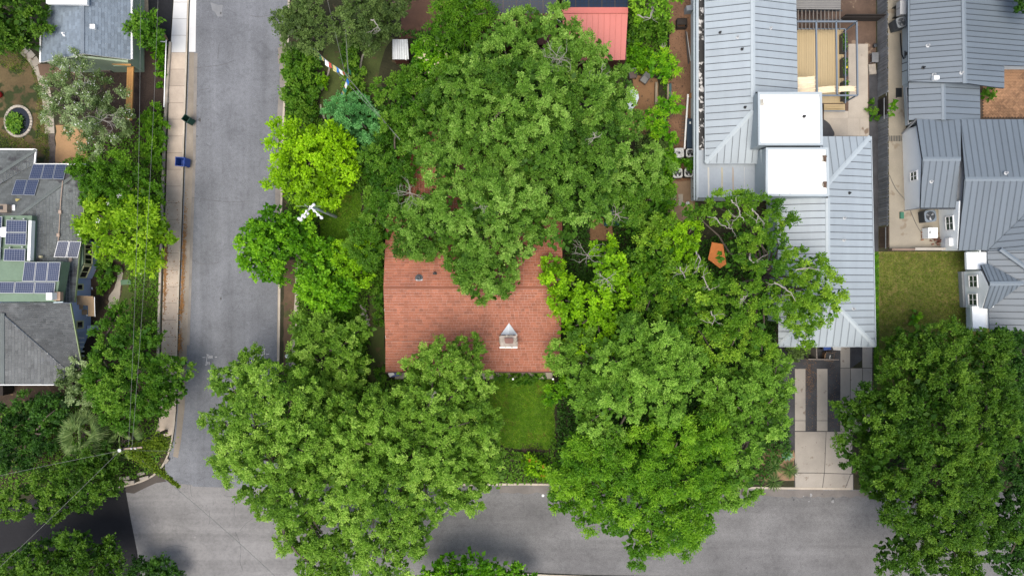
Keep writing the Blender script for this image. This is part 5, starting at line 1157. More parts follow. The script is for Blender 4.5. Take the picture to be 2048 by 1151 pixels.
T("twisted_oak_tree", "thin crowned oak with pale twisting limbs over the metal roof", [(1440, 420, 36, 9.5), (1480, 410, 36, 10), (1530, 420, 36, 10), (1570, 435, 24, 9), (1500, 460, 36, 10.5), (1550, 480, 30, 10), (1470, 510, 40, 10), (1530, 540, 46, 11), (1590, 530, 36, 10.5), (1630, 530, 28, 9.5), (1660, 580, 28, 9), (1600, 580, 36, 10.4), (1650, 620, 28, 8.6), (1560, 600, 40, 10.5), (1500, 600, 42, 10.4), (1440, 570, 36, 9.6), (1450, 640, 42, 9.6), (1510, 660, 40, 9.6), (1600, 640, 34, 9.4), (1610, 675, 22, 7.8), (1410, 600, 32, 9), (1460, 690, 38, 8.6), (1520, 700, 34, 8), (1385, 420, 24, 8), (1625, 575, 30, 9.6), (1595, 610, 34, 9.8), (1640, 600, 28, 9.2)],
  "court", (1500, 545), leaf=.165, seed=47, dens=.95, cover=2.1, core=.35, trunk_r=.24,
  gnarl=[[(1462, 400, 9.8), (1475, 412, 10.2), (1482, 430, 10.3), (1490, 442, 10.2)], [(1430, 435, 9.4), (1445, 450, 9.8), (1465, 458, 9.9)], [(1392, 505, 9.0), (1400, 520, 9.5), (1393, 538, 9.2)], [(1498, 515, 10.6), (1508, 525, 10.8), (1525, 520, 10.8)], [(1360, 535, 9.2), (1368, 550, 9.4), (1374, 566, 9.2)], [(1405, 552, 9.2), (1415, 572, 9.4), (1420, 580, 9.2)], [(1480, 598, 10.4), (1492, 592, 10.4), (1506, 586, 10.3)], [(1590, 540, 10.6), (1610, 536, 10.4), (1640, 540, 9.8)], [(1548, 565, 10.7), (1575, 580, 10.6), (1595, 606, 10.2)], [(1505, 420, 10.1), (1515, 432, 10.2), (1512, 446, 10.2)], [(1420, 620, 9.6), (1428, 636, 9.6), (1424, 650, 9.4)]])
# bottom right
T("oak_tree", "huge dark live oak spreading from the lawn to the lower street", [(1900, 690, 60, 9), (1840, 700, 55, 8.6), (1960, 700, 55, 9), (1810, 760, 60, 9), (1880, 760, 70, 11), (1960, 780, 65, 10.6), (1740, 830, 60, 9.2), (1700, 820, 40, 7.2), (1800, 850, 75, 12), (1880, 860, 80, 13), (1960, 870, 70, 11.6), (1720, 900, 55, 8.6), (1790, 930, 70, 11.4), (1870, 950, 75, 12.4), (1950, 960, 65, 11), (1810, 1010, 62, 10), (1890, 1040, 70, 11), (1960, 1050, 55, 9.6), (1830, 1090, 62, 9.4), (1780, 1110, 40, 7.4), (1900, 1120, 62, 9.6), (1750, 960, 45, 8), (1795, 690, 30, 6.4)], "oakvignette", (1865, 890), leaf=.18, seed=51, trunk_r=.55, droop=.1)
T("oak_tree", "dark leaved oak beyond the huge one at the right edge", [(2020, 690, 45, 7.6), (2040, 760, 50, 8.6), (2030, 840, 50, 9), (2040, 930, 50, 9), (2030, 1020, 55, 8.6), (2010, 1100, 55, 8), (2060, 1100, 50, 8)], "dark", (2040, 900), leaf=.22, seed=52, trunk_r=.4)
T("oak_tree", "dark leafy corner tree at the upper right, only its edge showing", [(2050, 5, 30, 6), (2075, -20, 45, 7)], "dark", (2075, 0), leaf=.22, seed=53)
# upper right court
T("bamboo_clump", "light green bamboo clump between the patio chairs and the black gutter", [(1322, 122, 26, 3.8), (1334, 144, 22, 3.6), (1310, 134, 18, 3.2), (1344, 126, 13, 3)], "bamboo", (1326, 132), "bamboo", leaf=.28, aspect=.25, seed=54, dens=1.3, trunk_r=.08)
T("bamboo_clump", "yellow green bamboo clump beside the long dark planter", [(1308, 240, 23, 4.2), (1336, 214, 24, 4), (1318, 258, 22, 3.8), (1342, 276, 17, 3.4), (1357, 213, 11, 3)], "bamboo", (1326, 240), "bamboo", leaf=.28, aspect=.25, seed=55, dens=1.3, trunk_r=.08)
T("fig_tree", "large leaved tree with hanging sprays above the dirt alley", [(1290, 12, 32, 5.6), (1335, 6, 26, 5), (1275, 35, 20, 4.4), (1325, 34, 16, 4)], "pecan", (1308, 25), leaf=.30, seed=56, dens=.55, gnarl=[[(1275, 30, 5.2), (1300, 35, 5.6), (1305, 12, 5.6)]])
T("shrub", "dark leafy shrub under the large leaved tree", [(1285, 50, 34, 2.4), (1310, 65, 30, 2.4), (1270, 75, 20, 1.6), (1325, 60, 20, 2)], "mid", (1292, 58), "shrub", leaf=.26, seed=57, trunk_r=.06, limbs=False)
T("shrub", "bright leafy shrub at the corner of the red metal shed", [(1270, 112, 26, 1.8), (1290, 118, 20, 1.6), (1255, 122, 16, 1.4)], "bright", (1272, 114), "shrub", leaf=.26, seed=58, trunk_r=.06, limbs=False)
T("ivy_hedge", "ivy clad hedge passing between the two pairs of condensers", [(1330, 315, 24, 2.6), (1345, 328, 16, 1.6), (1365, 328, 13, 1.5), (1384, 325, 13, 1.7), (1320, 350, 30, 2.8), (1300, 370, 34, 3.6), (1328, 390, 28, 3.2)], "bright", (1335, 335), "hedge", leaf=.2, seed=59, trunk_r=.08, limbs=False)
T("shrub", "shaded shrub below the bamboo, next to the dirt", [(1305, 295, 34, 2.8), (1330, 300, 20, 2)], "olive", (1310, 296), "shrub", leaf=.24, aspect=.3, seed=60, dens=.8, trunk_r=.06, limbs=False)
# left side
T("oak_tree", "dark tree in the upper left corner with lit olive edges", [(25, 25, 55, 7), (70, 40, 32, 6), (30, 75, 38, 5.6), (-20, 60, 60, 7), (65, 80, 20, 4.4), (85, 15, 18, 5)], "oakvignette", (20, 35), leaf=.22, seed=61, trunk_r=.3)
T("magnolia_tree", "glossy dark large leaved tree by the black driveway", [(292, 45, 26, 4.6), (275, 60, 20, 4), (310, 70, 22, 4), (290, 85, 20, 3.4), (265, 45, 14, 3.4)], "mid", (292, 62), leaf=.40, aspect=.42, seed=62, dens=1.2, trunk_r=.12)
T("silver_tree", "airy silvery tree speckled with white blossom beside the cottage", [(150, 150, 38, 7), (110, 175, 34, 6.2), (160, 200, 48, 7.6), (125, 215, 38, 6.6), (175, 250, 46, 7), (210, 175, 30, 6), (235, 205, 32, 6), (225, 250, 36, 6.2), (190, 295, 34, 5.6), (145, 120, 24, 5.4), (255, 240, 24, 5), (95, 165, 18, 5)], "silver", (180, 215), leaf=.16, aspect=.45, seed=63, dens=.85, cover=2.2, core=0, flowers=(M_TRIM, 380, .05), bare=[(205, 240, 6.6, 1.4, 6), (170, 165, 7, .8, 4)])
T("cypress_tree", "soft dark green feathery tree overhanging the bungalow's north roof", [(200, 360, 46, 6), (245, 345, 40, 6), (165, 345, 26, 5), (270, 380, 44, 6), (220, 395, 38, 5.4), (305, 385, 28, 5), (180, 390, 26, 4.4)], "feather", (235, 370), leaf=.2, seed=64, droop=.1)
T("hedge", "clipped leafy hedge along the upper pavement wall", [(312, 225, 17, 1.9), (314, 250, 19, 2.0), (313, 275, 19, 2.0), (312, 300, 19, 2.0), (312, 325, 18, 2.0), (298, 235, 14, 1.8), (296, 265, 14, 1.8), (296, 300, 16, 2.0)], "pecan", (312, 275), "hedge", leaf=.17, seed=65, trunk_r=.06, limbs=False)
T("shrub", "green bank of low shrub behind the white rail fence", [(320, 90, 12, .9), (323, 112, 12, .9), (322, 132, 11, .9), (322, 150, 9, .8), (308, 100, 12, .8), (316, 82, 10, .8), (320, 172, 6, .6)], "bright", (321, 112), "shrub", leaf=.2, seed=66, trunk_r=.04, limbs=False)
T("magnolia_tree", "yellow green magnolia with white blooms beside the pavement", [(205, 430, 36, 5.4), (250, 425, 42, 6.2), (295, 440, 42, 6), (180, 455, 30, 4.8), (235, 470, 44, 6), (285, 490, 44, 5.6), (320, 465, 28, 4.6), (216, 496, 26, 4.8), (265, 395, 24, 5), (300, 520, 30, 4.4), (330, 470, 20, 4)], "magnolia", (258, 460), leaf=.32, aspect=.5, seed=67, flowers=(M_TRIM, 9, .22))
T("elm_tree", "spreading mid green tree over the lower pavement", [(236, 662, 42, 5.6), (270, 690, 45, 6.4), (215, 720, 46, 6.6), (290, 740, 46, 6.6), (240, 780, 50, 7), (340, 745, 42, 5.8), (305, 800, 46, 6.4), (255, 835, 38, 5.8), (350, 780, 30, 5), (200, 760, 34, 6), (310, 670, 22, 4.6), (240, 628, 24, 4.6)], "mid", (268, 745), leaf=.18, seed=68)
T("privet_tree", "pale leaved privet at the south east corner of the bungalow", [(165, 735, 24, 4.6), (150, 765, 28, 4.8), (170, 790, 30, 5), (140, 745, 16, 4)], "silver", (160, 765), leaf=.17, seed=69, dens=.9)
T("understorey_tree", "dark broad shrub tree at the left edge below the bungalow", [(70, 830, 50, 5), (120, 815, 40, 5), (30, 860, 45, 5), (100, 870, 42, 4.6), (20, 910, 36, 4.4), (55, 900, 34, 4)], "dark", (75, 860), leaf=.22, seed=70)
T("ligustrum_tree", "dark tree with pale new leaf tips near the bottom left street", [(190, 905, 42, 5.4), (150, 950, 46, 5.8), (200, 960, 42, 5.2), (95, 965, 42, 5.6), (60, 1000, 40, 5), (110, 1010, 36, 4.8), (170, 1000, 30, 4.2), (215, 930, 28, 4.4)], "oakvignette", (140, 960), leaf=.22, seed=71, dens=.85)
T("oak_tree", "dark green tree rising from the bottom left edge", [(110, 1105, 55, 7), (160, 1100, 50, 7), (60, 1125, 46, 6.6), (200, 1130, 42, 6), (20, 1140, 42, 6), (120, 1150, 60, 7), (220, 1100, 26, 5)], "oakvignette", (120, 1165), leaf=.22, seed=72)
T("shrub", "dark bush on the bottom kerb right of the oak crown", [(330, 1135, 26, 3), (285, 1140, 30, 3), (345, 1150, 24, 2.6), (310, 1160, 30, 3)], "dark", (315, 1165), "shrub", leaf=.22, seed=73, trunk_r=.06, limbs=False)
T("garden_tree", "bright green tree top at the bottom centre edge", [(900, 1140, 42, 5.6), (945, 1130, 38, 5.6), (985, 1150, 40, 5), (1030, 1145, 22, 4), (870, 1155, 36, 5), (1050, 1160, 26, 3.6)], "bright", (945, 1170), leaf=.24, seed=74)
T("citrus_shrub", "vivid yellow green shrub with orange fruit at the lower kerb", [(1070, 935, 26, 2.4), (1085, 945, 16, 2), (1055, 930, 16, 2)], "lime", (1070, 938), "shrub", leaf=.32, aspect=.35, seed=75, flowers=(surf("orange_fruit", (.7, .25, .03), .1, 1, 4), 8, .12), trunk_r=.06, limbs=False)
T("shrub", "rounded vivid shrub at the red house's south east corner", [(1115, 780, 20, 2.2), (1100, 795, 16, 1.8), (1128, 770, 16, 2)], "bright", (1113, 782), "shrub", leaf=.22, seed=76, trunk_r=.05, limbs=False)
T("shrub", "low ivy bed below the red house's south porch", [(1000, 752, 13, 1.0), (1022, 755, 14, 1.1), (1045, 756, 14, 1.1), (1068, 756, 14, 1.1), (1085, 755, 12, 1.0)], "mid", (1042, 756), "shrub", leaf=.16, seed=77, trunk_r=.04, limbs=False)
T("hedge", "bushy mixed hedge along the street edge north of the dome tree", [(590, 120, 24, 2.6), (600, 150, 26, 2.6), (585, 185, 24, 2.6), (610, 190, 24, 2.6), (590, 220, 24, 2.6), (615, 225, 20, 2.2), (625, 130, 18, 2), (580, 150, 16, 2), (630, 170, 18, 2)], "mid", (600, 170), "hedge", leaf=.23, seed=78, trunk_r=.08, limbs=False)
T("shrub", "small yellow green bush beside the thin lawn strip", [(645, 158, 13, 1.8), (650, 168, 9, 1.3)], "lime", (647, 162), "shrub", leaf=.2, seed=79, trunk_r=.04, limbs=False)
T("shrub", "leafy island of shrubs between the two strips of lawn", [(700, 115, 20, 2), (705, 145, 22, 2), (710, 175, 22, 2), (700, 90, 16, 1.8), (725, 205, 18, 1.8), (690, 190, 14, 1.5)], "mid", (706, 150), "shrub", leaf=.22, seed=80, trunk_r=.05, limbs=False)
T("shrub", "narrow shrub border hugging the red house's west wall", [(757, 585, 10, 1.6), (756, 605, 11, 1.6), (755, 625, 12, 1.8), (757, 645, 11, 1.6), (760, 745, 14, 1.8), (752, 560, 12, 1.8), (755, 540, 12, 2)], "mid", (757, 620), "shrub", leaf=.18, seed=81, trunk_r=.04, limbs=False)
T("shrub", "tangled shrub under the bright trees by the stone heap", [(690, 640, 28, 1.8), (660, 640, 24, 1.6), (715, 690, 22, 2), (725, 720, 20, 2)], "mid", (690, 655), "shrub", leaf=.2, seed=82, trunk_r=.05, limbs=False)
T("shrub", "rounded shrub beside the bungalow's blue bay wall", [(212, 555, 18, 1.6), (220, 540, 16, 1.4), (208, 575, 14, 1.3), (205, 530, 12, 1.3)], "mid", (212, 555), "shrub", leaf=.2, seed=83, trunk_r=.05, limbs=False)
T("shrub", "creeper hanging over the alley side of the grey fence", [(1785, 205, 8, 1.7), (1787, 216, 8, 1.6), (1784, 228, 6, 1.3)], "bright", (1785, 212), "shrub", leaf=.15, seed=84, trunk_r=.04, limbs=False)
T("shrub", "weedy green tuft in the black gravel strip along the fence", [(1744, 208, 8, .7), (1743, 222, 8, .8), (1746, 236, 7, .6)], "mid", (1744, 220), "shrub", leaf=.14, seed=85, trunk_r=.03, limbs=False)
T("shrub", "dark shrub at the edge of the herringbone brick patio", [(1975, 188, 10, 1.3), (1985, 184, 8, 1.1)], "mid", (1978, 186), "shrub", leaf=.16, seed=88, trunk_r=.03, limbs=False)
T("shrub", "young shrub on the lawn just above the huge dark oak", [(1832, 630, 10, 1.2), (1825, 638, 8, 1.0)], "bright", (1830, 632), "shrub", leaf=.16, seed=86, trunk_r=.03, limbs=False)
T("shrub", "autumn tinted bush beside the bin screen", [(1585, 705, 20, 1.5), (1600, 700, 12, 1.2)], "olive", (1588, 705), "shrub", leaf=.18, seed=87, trunk_r=.04, limbs=False, dens=.8)
# bark beds hidden under crowns still carry low planting
U = "undergrowth"
HOLES = [[(767, 425), (1125, 425), (1120, 745), (767, 745)], [(636, 385), (728, 385), (728, 470), (690, 505), (636, 495)], [(980, 755), (1108, 755), (1108, 870), (1096, 902), (1012, 896), (980, 870)], [(718, 70), (800, 70), (800, 260), (760, 230), (715, 160)], [(640, 60), (690, 60), (702, 150), (690, 240), (640, 240), (630, 150)], [(776, 70), (826, 70), (826, 124), (776, 124)], [(735, 590), (770, 590), (772, 760), (735, 765)]]
cover_stuff("undergrowth", [[(572, 95), (775, 60), (800, 230), (860, 300), (800, 430), (770, 760), (600, 960), (556, 910), (592, 750), (592, 500), (568, 380), (572, 230)]], "mid", 2600, .24, .75, 91, HOLES)
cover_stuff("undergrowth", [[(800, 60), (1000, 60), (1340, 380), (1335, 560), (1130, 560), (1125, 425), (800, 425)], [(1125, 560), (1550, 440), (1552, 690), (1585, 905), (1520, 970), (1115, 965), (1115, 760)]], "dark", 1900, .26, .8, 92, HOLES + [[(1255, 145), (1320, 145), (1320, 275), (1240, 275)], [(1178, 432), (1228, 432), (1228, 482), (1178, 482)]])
cover_stuff("undergrowth", [[(600, 960), (760, 760), (978, 765), (980, 885), (1020, 900), (1092, 906), (1112, 860), (1118, 965), (700, 968)]], "mid", 2000, .24, .6, 93, HOLES)
cover_stuff("undergrowth", [[(-50, 830), (180, 780), (320, 800), (318, 860), (332, 900), (300, 945), (240, 965), (-50, 1000)], [(200, 500), (320, 470), (318, 700), (250, 690), (262, 600), (250, 530)], [(110, 330), (325, 215), (330, 420), (180, 420)]], "mid", 1500, .22, .5, 94)
cover_stuff("undergrowth", [[(1258, 0), (1335, 0), (1335, 200), (1318, 150), (1262, 145)], [(1280, 280), (1335, 290), (1335, 380), (1290, 380)]], "mid", 2300, .22, .5, 95)
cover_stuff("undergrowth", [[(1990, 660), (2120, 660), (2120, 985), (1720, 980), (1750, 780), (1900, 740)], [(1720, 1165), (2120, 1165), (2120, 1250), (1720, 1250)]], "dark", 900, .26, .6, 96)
G = "grass"
cover_stuff(G, [[(1759, 505), (1925, 505), (1945, 660), (1945, 740), (1760, 760)]], "turf", 6500, .16, .05, 97, (), .5, .22, .6)
cover_stuff(G, [[(1748, 505), (1757, 505), (1757, 760), (1749, 760)]], "bright", 14000, .16, .10, 98, (), .5, .22, .6)
cover_stuff(G, [[(982, 758), (1107, 758), (1109, 870), (1095, 899), (1010, 894), (976, 865)], [(640, 395), (720, 382), (724, 478), (690, 498), (640, 494)]], "lushturf", 9000, .17, .10, 99, (), .5, .22, .6)
cover_stuff(G, [[(60, 120), (90, 182), (98, 240), (100, 325), (70, 290), (75, 200)], [(0, 85), (40, 85), (60, 130), (40, 150), (0, 130)], [(0, 260), (50, 280), (70, 296), (0, 296)]], "turf", 3500, .18, .06, 100, (), .5, .22, .6)
# stems of palm, sotol and agave
def rosette(name, label, cat, px, py, pal, n, L, w, z0, seed, rise=.5, droop=.5, stem=0.0):
    """blade-leaved plant: every blade a bent, tapering, folded strip"""
    rng = random.Random(seed); o = thing(name, label, cat); b = W(px, py, .1); o.location = b
    m = MB()
    for i in range(n):
        a = i * 2.399963 + rng.uniform(-.2, .2); t = (i + .5) / n; el = rise * (1 - t) * 1.6 + rng.uniform(-.1, .15); Lk = L * rng.uniform(.75, 1.1)
        d = Vector((math.cos(a), math.sin(a), 0)); sdir = Vector((-d.y, d.x, 0)); p = Vector((0, 0, z0)) + d * .08; pts = []
        for k in range(5):
            u = k / 4; wk = w * (1 - u) ** .6 * (.6 + .8 * min(1, u * 3)) * .5 + .004; q = p + d * (Lk * u * math.cos(el)) + Vector((0, 0, Lk * (u * math.sin(el) - droop * u * u * .5)))
            q.z = max(q.z, .02); pts += [q - sdir * wk + Vector((0, 0, .25 * wk)), q, q + sdir * wk + Vector((0, 0, .25 * wk))]
        fs = []
        for k in range(4):
            for h in (0, 1): c = k * 3 + h; fs.append([c, c + 1, c + 4, c + 3])
        m.add(pts, fs, rng.uniform(.15, .9))
    m.build("blades", leafmat(pal), o, tint=True)
    if stem: MB().tube([(0, 0, -.1), (0, 0, z0)], [.16, .12], 7).build("trunk", M_BARK, o)
    return o
rosette("sotol_plant", "spiky sotol nearest the lower kerb by the driveway", "plant", 1546, 962, "yucca", 70, 1.0, .06, .15, 1)
rosette("sotol_plant", "spiky sotol left of the blue agave", "plant", 1547, 932, "yucca", 70, .95, .06, .2, 2)
rosette("sotol_plant", "spiky reddish dark sotol against the concrete driveway edge", "plant", 1577, 938, "yucca", 70, .95, .06, .2, 3)
rosette("agave_plant", "pale blue agave at the top of the gravel bed", "plant", 1572, 909, "agave", 22, .62, .17, .08, 4, .6, .15)
def fan_palm(name, label, px, py, h, n, seed, L=1.5):
    rng = random.Random(seed); o = thing(name, label, "palm"); b = W(px, py, .1); o.location = b; m = MB(); st = MB()
    for i in range(n):
        a = i * 2.39996 + rng.uniform(-.2, .2); el = 1.25 - 1.5 * i / n; c = Vector((0, 0, h)); d = Vector((math.cos(a) * math.cos(el), math.sin(a) * math.cos(el), math.sin(el))); f = c + d * rng.uniform(.9, 1.3)
        st.tube([c, c.lerp(f, .5) + Vector((0, 0, .06)), f], [.03, .022, .015], 4); sdir = d.cross(Vector((0, 0, 1))).normalized()
        for k in range(20):
            fa = (k / 19 - .5) * 2.7; dd = (d * math.cos(fa) + sdir * math.sin(fa)).normalized(); Lk = L * rng.uniform(.8, 1.05); w = .05; nn = dd.cross(Vector((0, 0, 1))).normalized()
            p1 = f + dd * Lk * .55; p2 = f + dd * Lk + Vector((0, 0, -.32 * Lk * rng.uniform(.5, 1.3)))
            m.add([f, p1 - nn * w, p1 + nn * w, p2], [[0, 1, 3, 2]], rng.uniform(.2, .95))
    m.build("fronds", leafmat("palm"), o, tint=True); st.build("frond_stems", M_BARK, o); MB().tube([(0, 0, -.1), (.05, 0, h * .6), (0, 0, h)], [.22, .17, .15], 8).build("trunk", M_BARK, o)
PAL["palm"] = ((.040, .085, .020), (.095, .155, .040), (.185, .250, .085))
fan_palm("fan_palm", "fan palm with long drooping green fronds beside the wooden pole", 214, 852, 3.6, 17, 5, 1.75)
fan_palm("fan_palm", "smaller yellowing fan palm right of the pole wires", 272, 872, 2.2, 10, 6, 1.1)
print("leaves", NLEAF[0])
# ================================================================== THINGS IN THE STREET AND GARDENS
def cart(label, px, py, rz, body, lid_open=True, size=.62, lid=None):
    o = thing("wheeled_bin", label, "bin"); o.location = W(px, py, .145 if px < 376 and px > 330 else .02); o.rotation_euler.z = rz
    s, h, t = size, 1.05, .035; m = MB()
    b0, b1 = s * .40, s * .5                       # tapered, open at the top
    for ring in ((b0, b1, 0), ):
        out = [(-b0, -b0, .12), (b0, -b0, .12), (b0, b0, .12), (-b0, b0, .12), (-b1, -b1, h), (b1, -b1, h), (b1, b1, h), (-b1, b1, h)]
        inn = [(x * .9, y * .9, z + (.03 if z < .5 else 0)) for x, y, z in out]
        m.add(out, [[3, 2, 1, 0], [0, 1, 5, 4], [1, 2, 6, 5], [2, 3, 7, 6], [3, 0, 4, 7]]); m.add(inn, [[0, 1, 2, 3], [4, 5, 1, 0], [5, 6, 2, 1], [6, 7, 3, 2], [7, 4, 0, 3]])
        m.add(out[4:] + inn[4:], [[0, 1, 5, 4], [1, 2, 6, 5], [2, 3, 7, 6], [3, 0, 4, 7]])
    m.build("body", body, o)
    r = MB()
    for sx, sy, lx, ly in ((0, -1, 2 * b1 + .06, .05), (0, 1, 2 * b1 + .06, .05), (-1, 0, .05, 2 * b1), (1, 0, .05, 2 * b1)): r.box((sx * b1, sy * b1, h + .01), (lx, ly, .06))
    r.build("rim", body, o)
    l = MB()
    if lid_open: l.prism([Vector((b1 + .03, -b1, h)), Vector((b1 + .20, -b1 * .95, h - .75)), Vector((b1 + .20, b1 * .95, h - .75)), Vector((b1 + .03, b1, h))], down=(.05, 0, .02))
    else: l.prism([Vector((-b1, -b1, h + .06)), Vector((b1, -b1, h + .06)), Vector((b1, b1, h + .06)), Vector((-b1, b1, h + .06))], down=(0, 0, -.05)); l.prism([Vector((-b1 * .7, -b1 * .7, h + .09)), Vector((b1 * .7, -b1 * .7, h + .09)), Vector((b1 * .7, b1 * .7, h + .09)), Vector((-b1 * .7, b1 * .7, h + .09))], down=(0, 0, -.03))
    lo = l.build("lid", lid or body, o)
    MB().beam((b1 + .05, -b1 * .7, h - .03), (b1 + .05, b1 * .7, h - .03), .035).build("handle", body, o)
    for sy in (-1, 1): MB().tube([(b0 + .02, sy * (b0 + .0), .12), (b0 + .02, sy * (b0 + .06), .12)], .12, 10).build("wheel", M_BLACK, o)
    return o
cart("dark green wheeled bin standing open in the gutter", 382, 242, math.radians(-35), M_BING)
cart("open blue recycling bin on the kerb of the pavement", 370, 327, math.radians(-4), M_BINB, True, .85)
b1 = cart("black lidded brown bin behind the low bin screen", 1649, 711, math.radians(170), M_CARD, False, .8, M_BLACK)
m = MB(); m.box((0, .02, 1.17), (.07, .42, .012)); m.build("pale_strip", M_GREYP, b1)
cart("blue lidded bin half under the metal eave", 1644, 690, math.radians(185), M_BLACK, False, .72, M_BINB)
cart("grey lidded bin under the eave, closest to the concrete slabs", 1664, 690, math.radians(175), M_GREYP, False, .72)

def condenser(label, px, py, size, rz, case, top, group=None, h=.85):
    o = thing("condenser_unit", label, "air conditioner", group); o.location = W(px, py, .16); o.rotation_euler.z = rz; s = size / 2
    m = MB(); m.box((0, 0, h / 2), (size * .94, size * .94, h)); m.build("case", case, o)
    for k in range(4):
        a = k * math.pi / 2; f = MB()
        for j in range(5): f.box((math.cos(a) * (s * .95), math.sin(a) * (s * .95), .15 + j * .14), (.03, size * .8, .05), a)
        f.build("louvre", case, o)
    t = MB(); n = 20; R = s * .80; vs = []; fs = []
    for k in range(n):
        a = 2 * math.pi * k / n; c, sn = math.cos(a), math.sin(a); e = s / max(abs(c), abs(sn)); q = min(e, s * 1.22)
        vs += [(c * R, sn * R, h + .07), (c * q, sn * q, h + .05), (c * q, sn * q, h - .03), (c * R, sn * R, h - .08)]
    for k in range(n):
        a, b = 4 * k, 4 * ((k + 1) % n); fs += [[a, a + 1, b + 1, b], [a + 1, a + 2, b + 2, b + 1], [a + 3, a, b, b + 3]]
    t.add(vs, fs); t.build("top_cover", top, o)
    w = MB(); w.lathe((0, 0, h - .06), [(R, 0), (R, .012)], 16); w.build("fan_well", M_BLACK, o)
    b = MB()
    for k in range(3):
        a = 2 * math.pi * k / 3 + .4; d = Vector((math.cos(a), math.sin(a), 0)); p = Vector((-d.y, d.x, 0))
        b.add([d * .08 - p * .04 + Vector((0, 0, h)), d * R * .85 - p * .16 + Vector((0, 0, h - .02)), d * R * .85 + p * .14 + Vector((0, 0, h + .03)), d * .08 + p * .05 + Vector((0, 0, h + .01))], [[0, 1, 2, 3]])
    b.build("fan_blades", M_ALU, o)
    g = MB(); g.lathe((0, 0, h + .02), [(.11, 0), (.11, .06), (.06, .08)], 10)
    for k in range(12):
        a = 2 * math.pi * k / 12; d = Vector((math.cos(a), math.sin(a), 0)); g.beam(d * .1 + Vector((0, 0, h + .065)), d * R * 1.02 + Vector((0, 0, h + .06)), .014)
    g.build("grille", M_DARKST, o)
    return o
gc = "condensers beside the metal-roofed house"
condenser("pale condenser, upper left of the four by the ivy", 1354, 309, .94, .03, M_GREYP, M_GREYP, gc); condenser("pale condenser, upper right of the four by the ivy", 1376, 309.5, .84, .0, M_BLACK, M_GREYP, gc)
condenser("pale condenser, lower left of the four by the ivy", 1351, 349, .94, .05, M_BLACK, M_GREYP, gc); condenser("pale condenser, lower right of the four by the ivy", 1373, 348, .86, -.02, M_BLACK, M_GREYP, gc)
condenser("tall dark grey condenser on the alley behind the picket fence", 1788, 55, 1.0, .25, surf("dark_case", (.10, .11, .12), .1, 1, 5), surf("mid_grey_top", (.24, .26, .27), .08, 1, 5), None, 1.3)
condenser("dark slate condenser in the corner of the right house patio", 1848, 434, 1.15, .1, M_DARKST, M_STEEL, None, 1.0)
o = thing("heat_pump", "white flat heat pump standing against the grey house's alley wall", "air conditioner"); o.location = W(1799, 20, 1.0)
MB().box((0, 0, .3), (.6, 1.35, .7)).build("case", M_GREYP, o); m = MB(); m.lathe((-.31, 0, .3), [(.02, -.25), (.02, .25)], 6); m.build("fan_grille", M_DARKST, o)
for s in (-1, 1): MB().box((0, s * .5, -.5), (.5, .06, .9)).build("bracket", M_DARKST, o)
o = thing("outdoor_grill", "white metal cabinet among bricks in the right house patio", "cabinet"); o.location = W(1852, 467, .12); m = MB(); m.box((0, 0, .55), (.85, 1.0, 1.0)); m.build("case", M_WHITEW, o); MB().box((.22, 0, 1.08), (.5, 1.02, .08)).build("lid", M_TRIM, o); MB().box((-.25, .05, 1.06), (.12, .3, .03)).build("grille", M_DARKST, o)
o = thing("brick_stack", "loose red bricks heaped beside the white cabinet", "bricks"); o.location = W(1868, 478, .12); r = random.Random(3)
for k in range(26): MB().box((r.uniform(-.45, .45), r.uniform(-.6, .6), .05 + .11 * r.randint(0, 3)), (.22, .11, .09), r.uniform(-.4, .4)).build("brick", surf("old_brick", (.27, .10, .06), .15, 2, 8, rand=.4), o)
o = thing("brick_stack", "few loose bricks lying alone on the pale patio", "bricks"); o.location = W(1844, 472, .12)
for k in range(4): MB().box((r.uniform(-.1, .1), (k - 1.5) * .24, .05), (.26, .12, .09), r.uniform(-.6, .6)).build("brick", surf("orange_brick", (.40, .18, .09), .15, 2, 8, rand=.3), o)
tag(slab("roof_mat", [(1792, 176), (1804, 176), (1804, 194), (1792, 194)], .16, .11, M_BLACK), "square black mat lying on the alley concrete", "mat")
o = thing("drain_grate", "dark metal grate across the alley concrete", "grate"); o.location = W(1788, 277, .12)
for k in range(11): MB().box((-.9 + k * .16, 0, .02), (.05, .55, .05)).build("bar", M_DARKST, o)
m = MB(); m.prism([W(1801, 424, .3), W(1808, 424, .3), W(1808, 437, .3), W(1801, 437, .3)], down=(0, 0, -.18)); tag(m.build("splash_block", surf("green_plastic_pad", (.06, .22, .14), .1, 1, 5)), "green splash pad under the corner downpipe", "splash pad")
m = MB(); m.tube([W(1779 + i * 3.6, 350 + i * 6.3 + 5 * math.sin(i * .5), .14) for i in range(22)], .025, 5); tag(m.build("garden_hose", surf("grey_hose", (.16, .16, .15), .1, 1, 4)), "thin grey hose trailing across the alley to the cabinet", "hose")
o = thing("alley_bench", "small grey table against the inner side of the picket fence", "table"); o.location = W(1744, 119, .12); MB().box((0, 0, .6), (.65, .95, .05)).build("top", M_FENCE, o)
for sx in (-1, 1):
    for sy in (-1, 1): MB().box((sx * .27, sy * .4, .29), (.05, .05, .58)).build("leg", M_FENCE, o)
m = MB(); m.box(W(1744, 139, .2), (.7, 1.0, .22), .1); tag(m.build("limestone_block", M_STONE), "pale stone slab leaning by the small grey table", "stone")
m = MB(); m.lathe(W(1748, 93, .12), [(.16, 0), (.19, .35), (.15, .37), (.13, .3)], 12); tag(m.build("flower_pot", M_DARKST), "black pot with a white ball on top beside the grey fence", "pot")

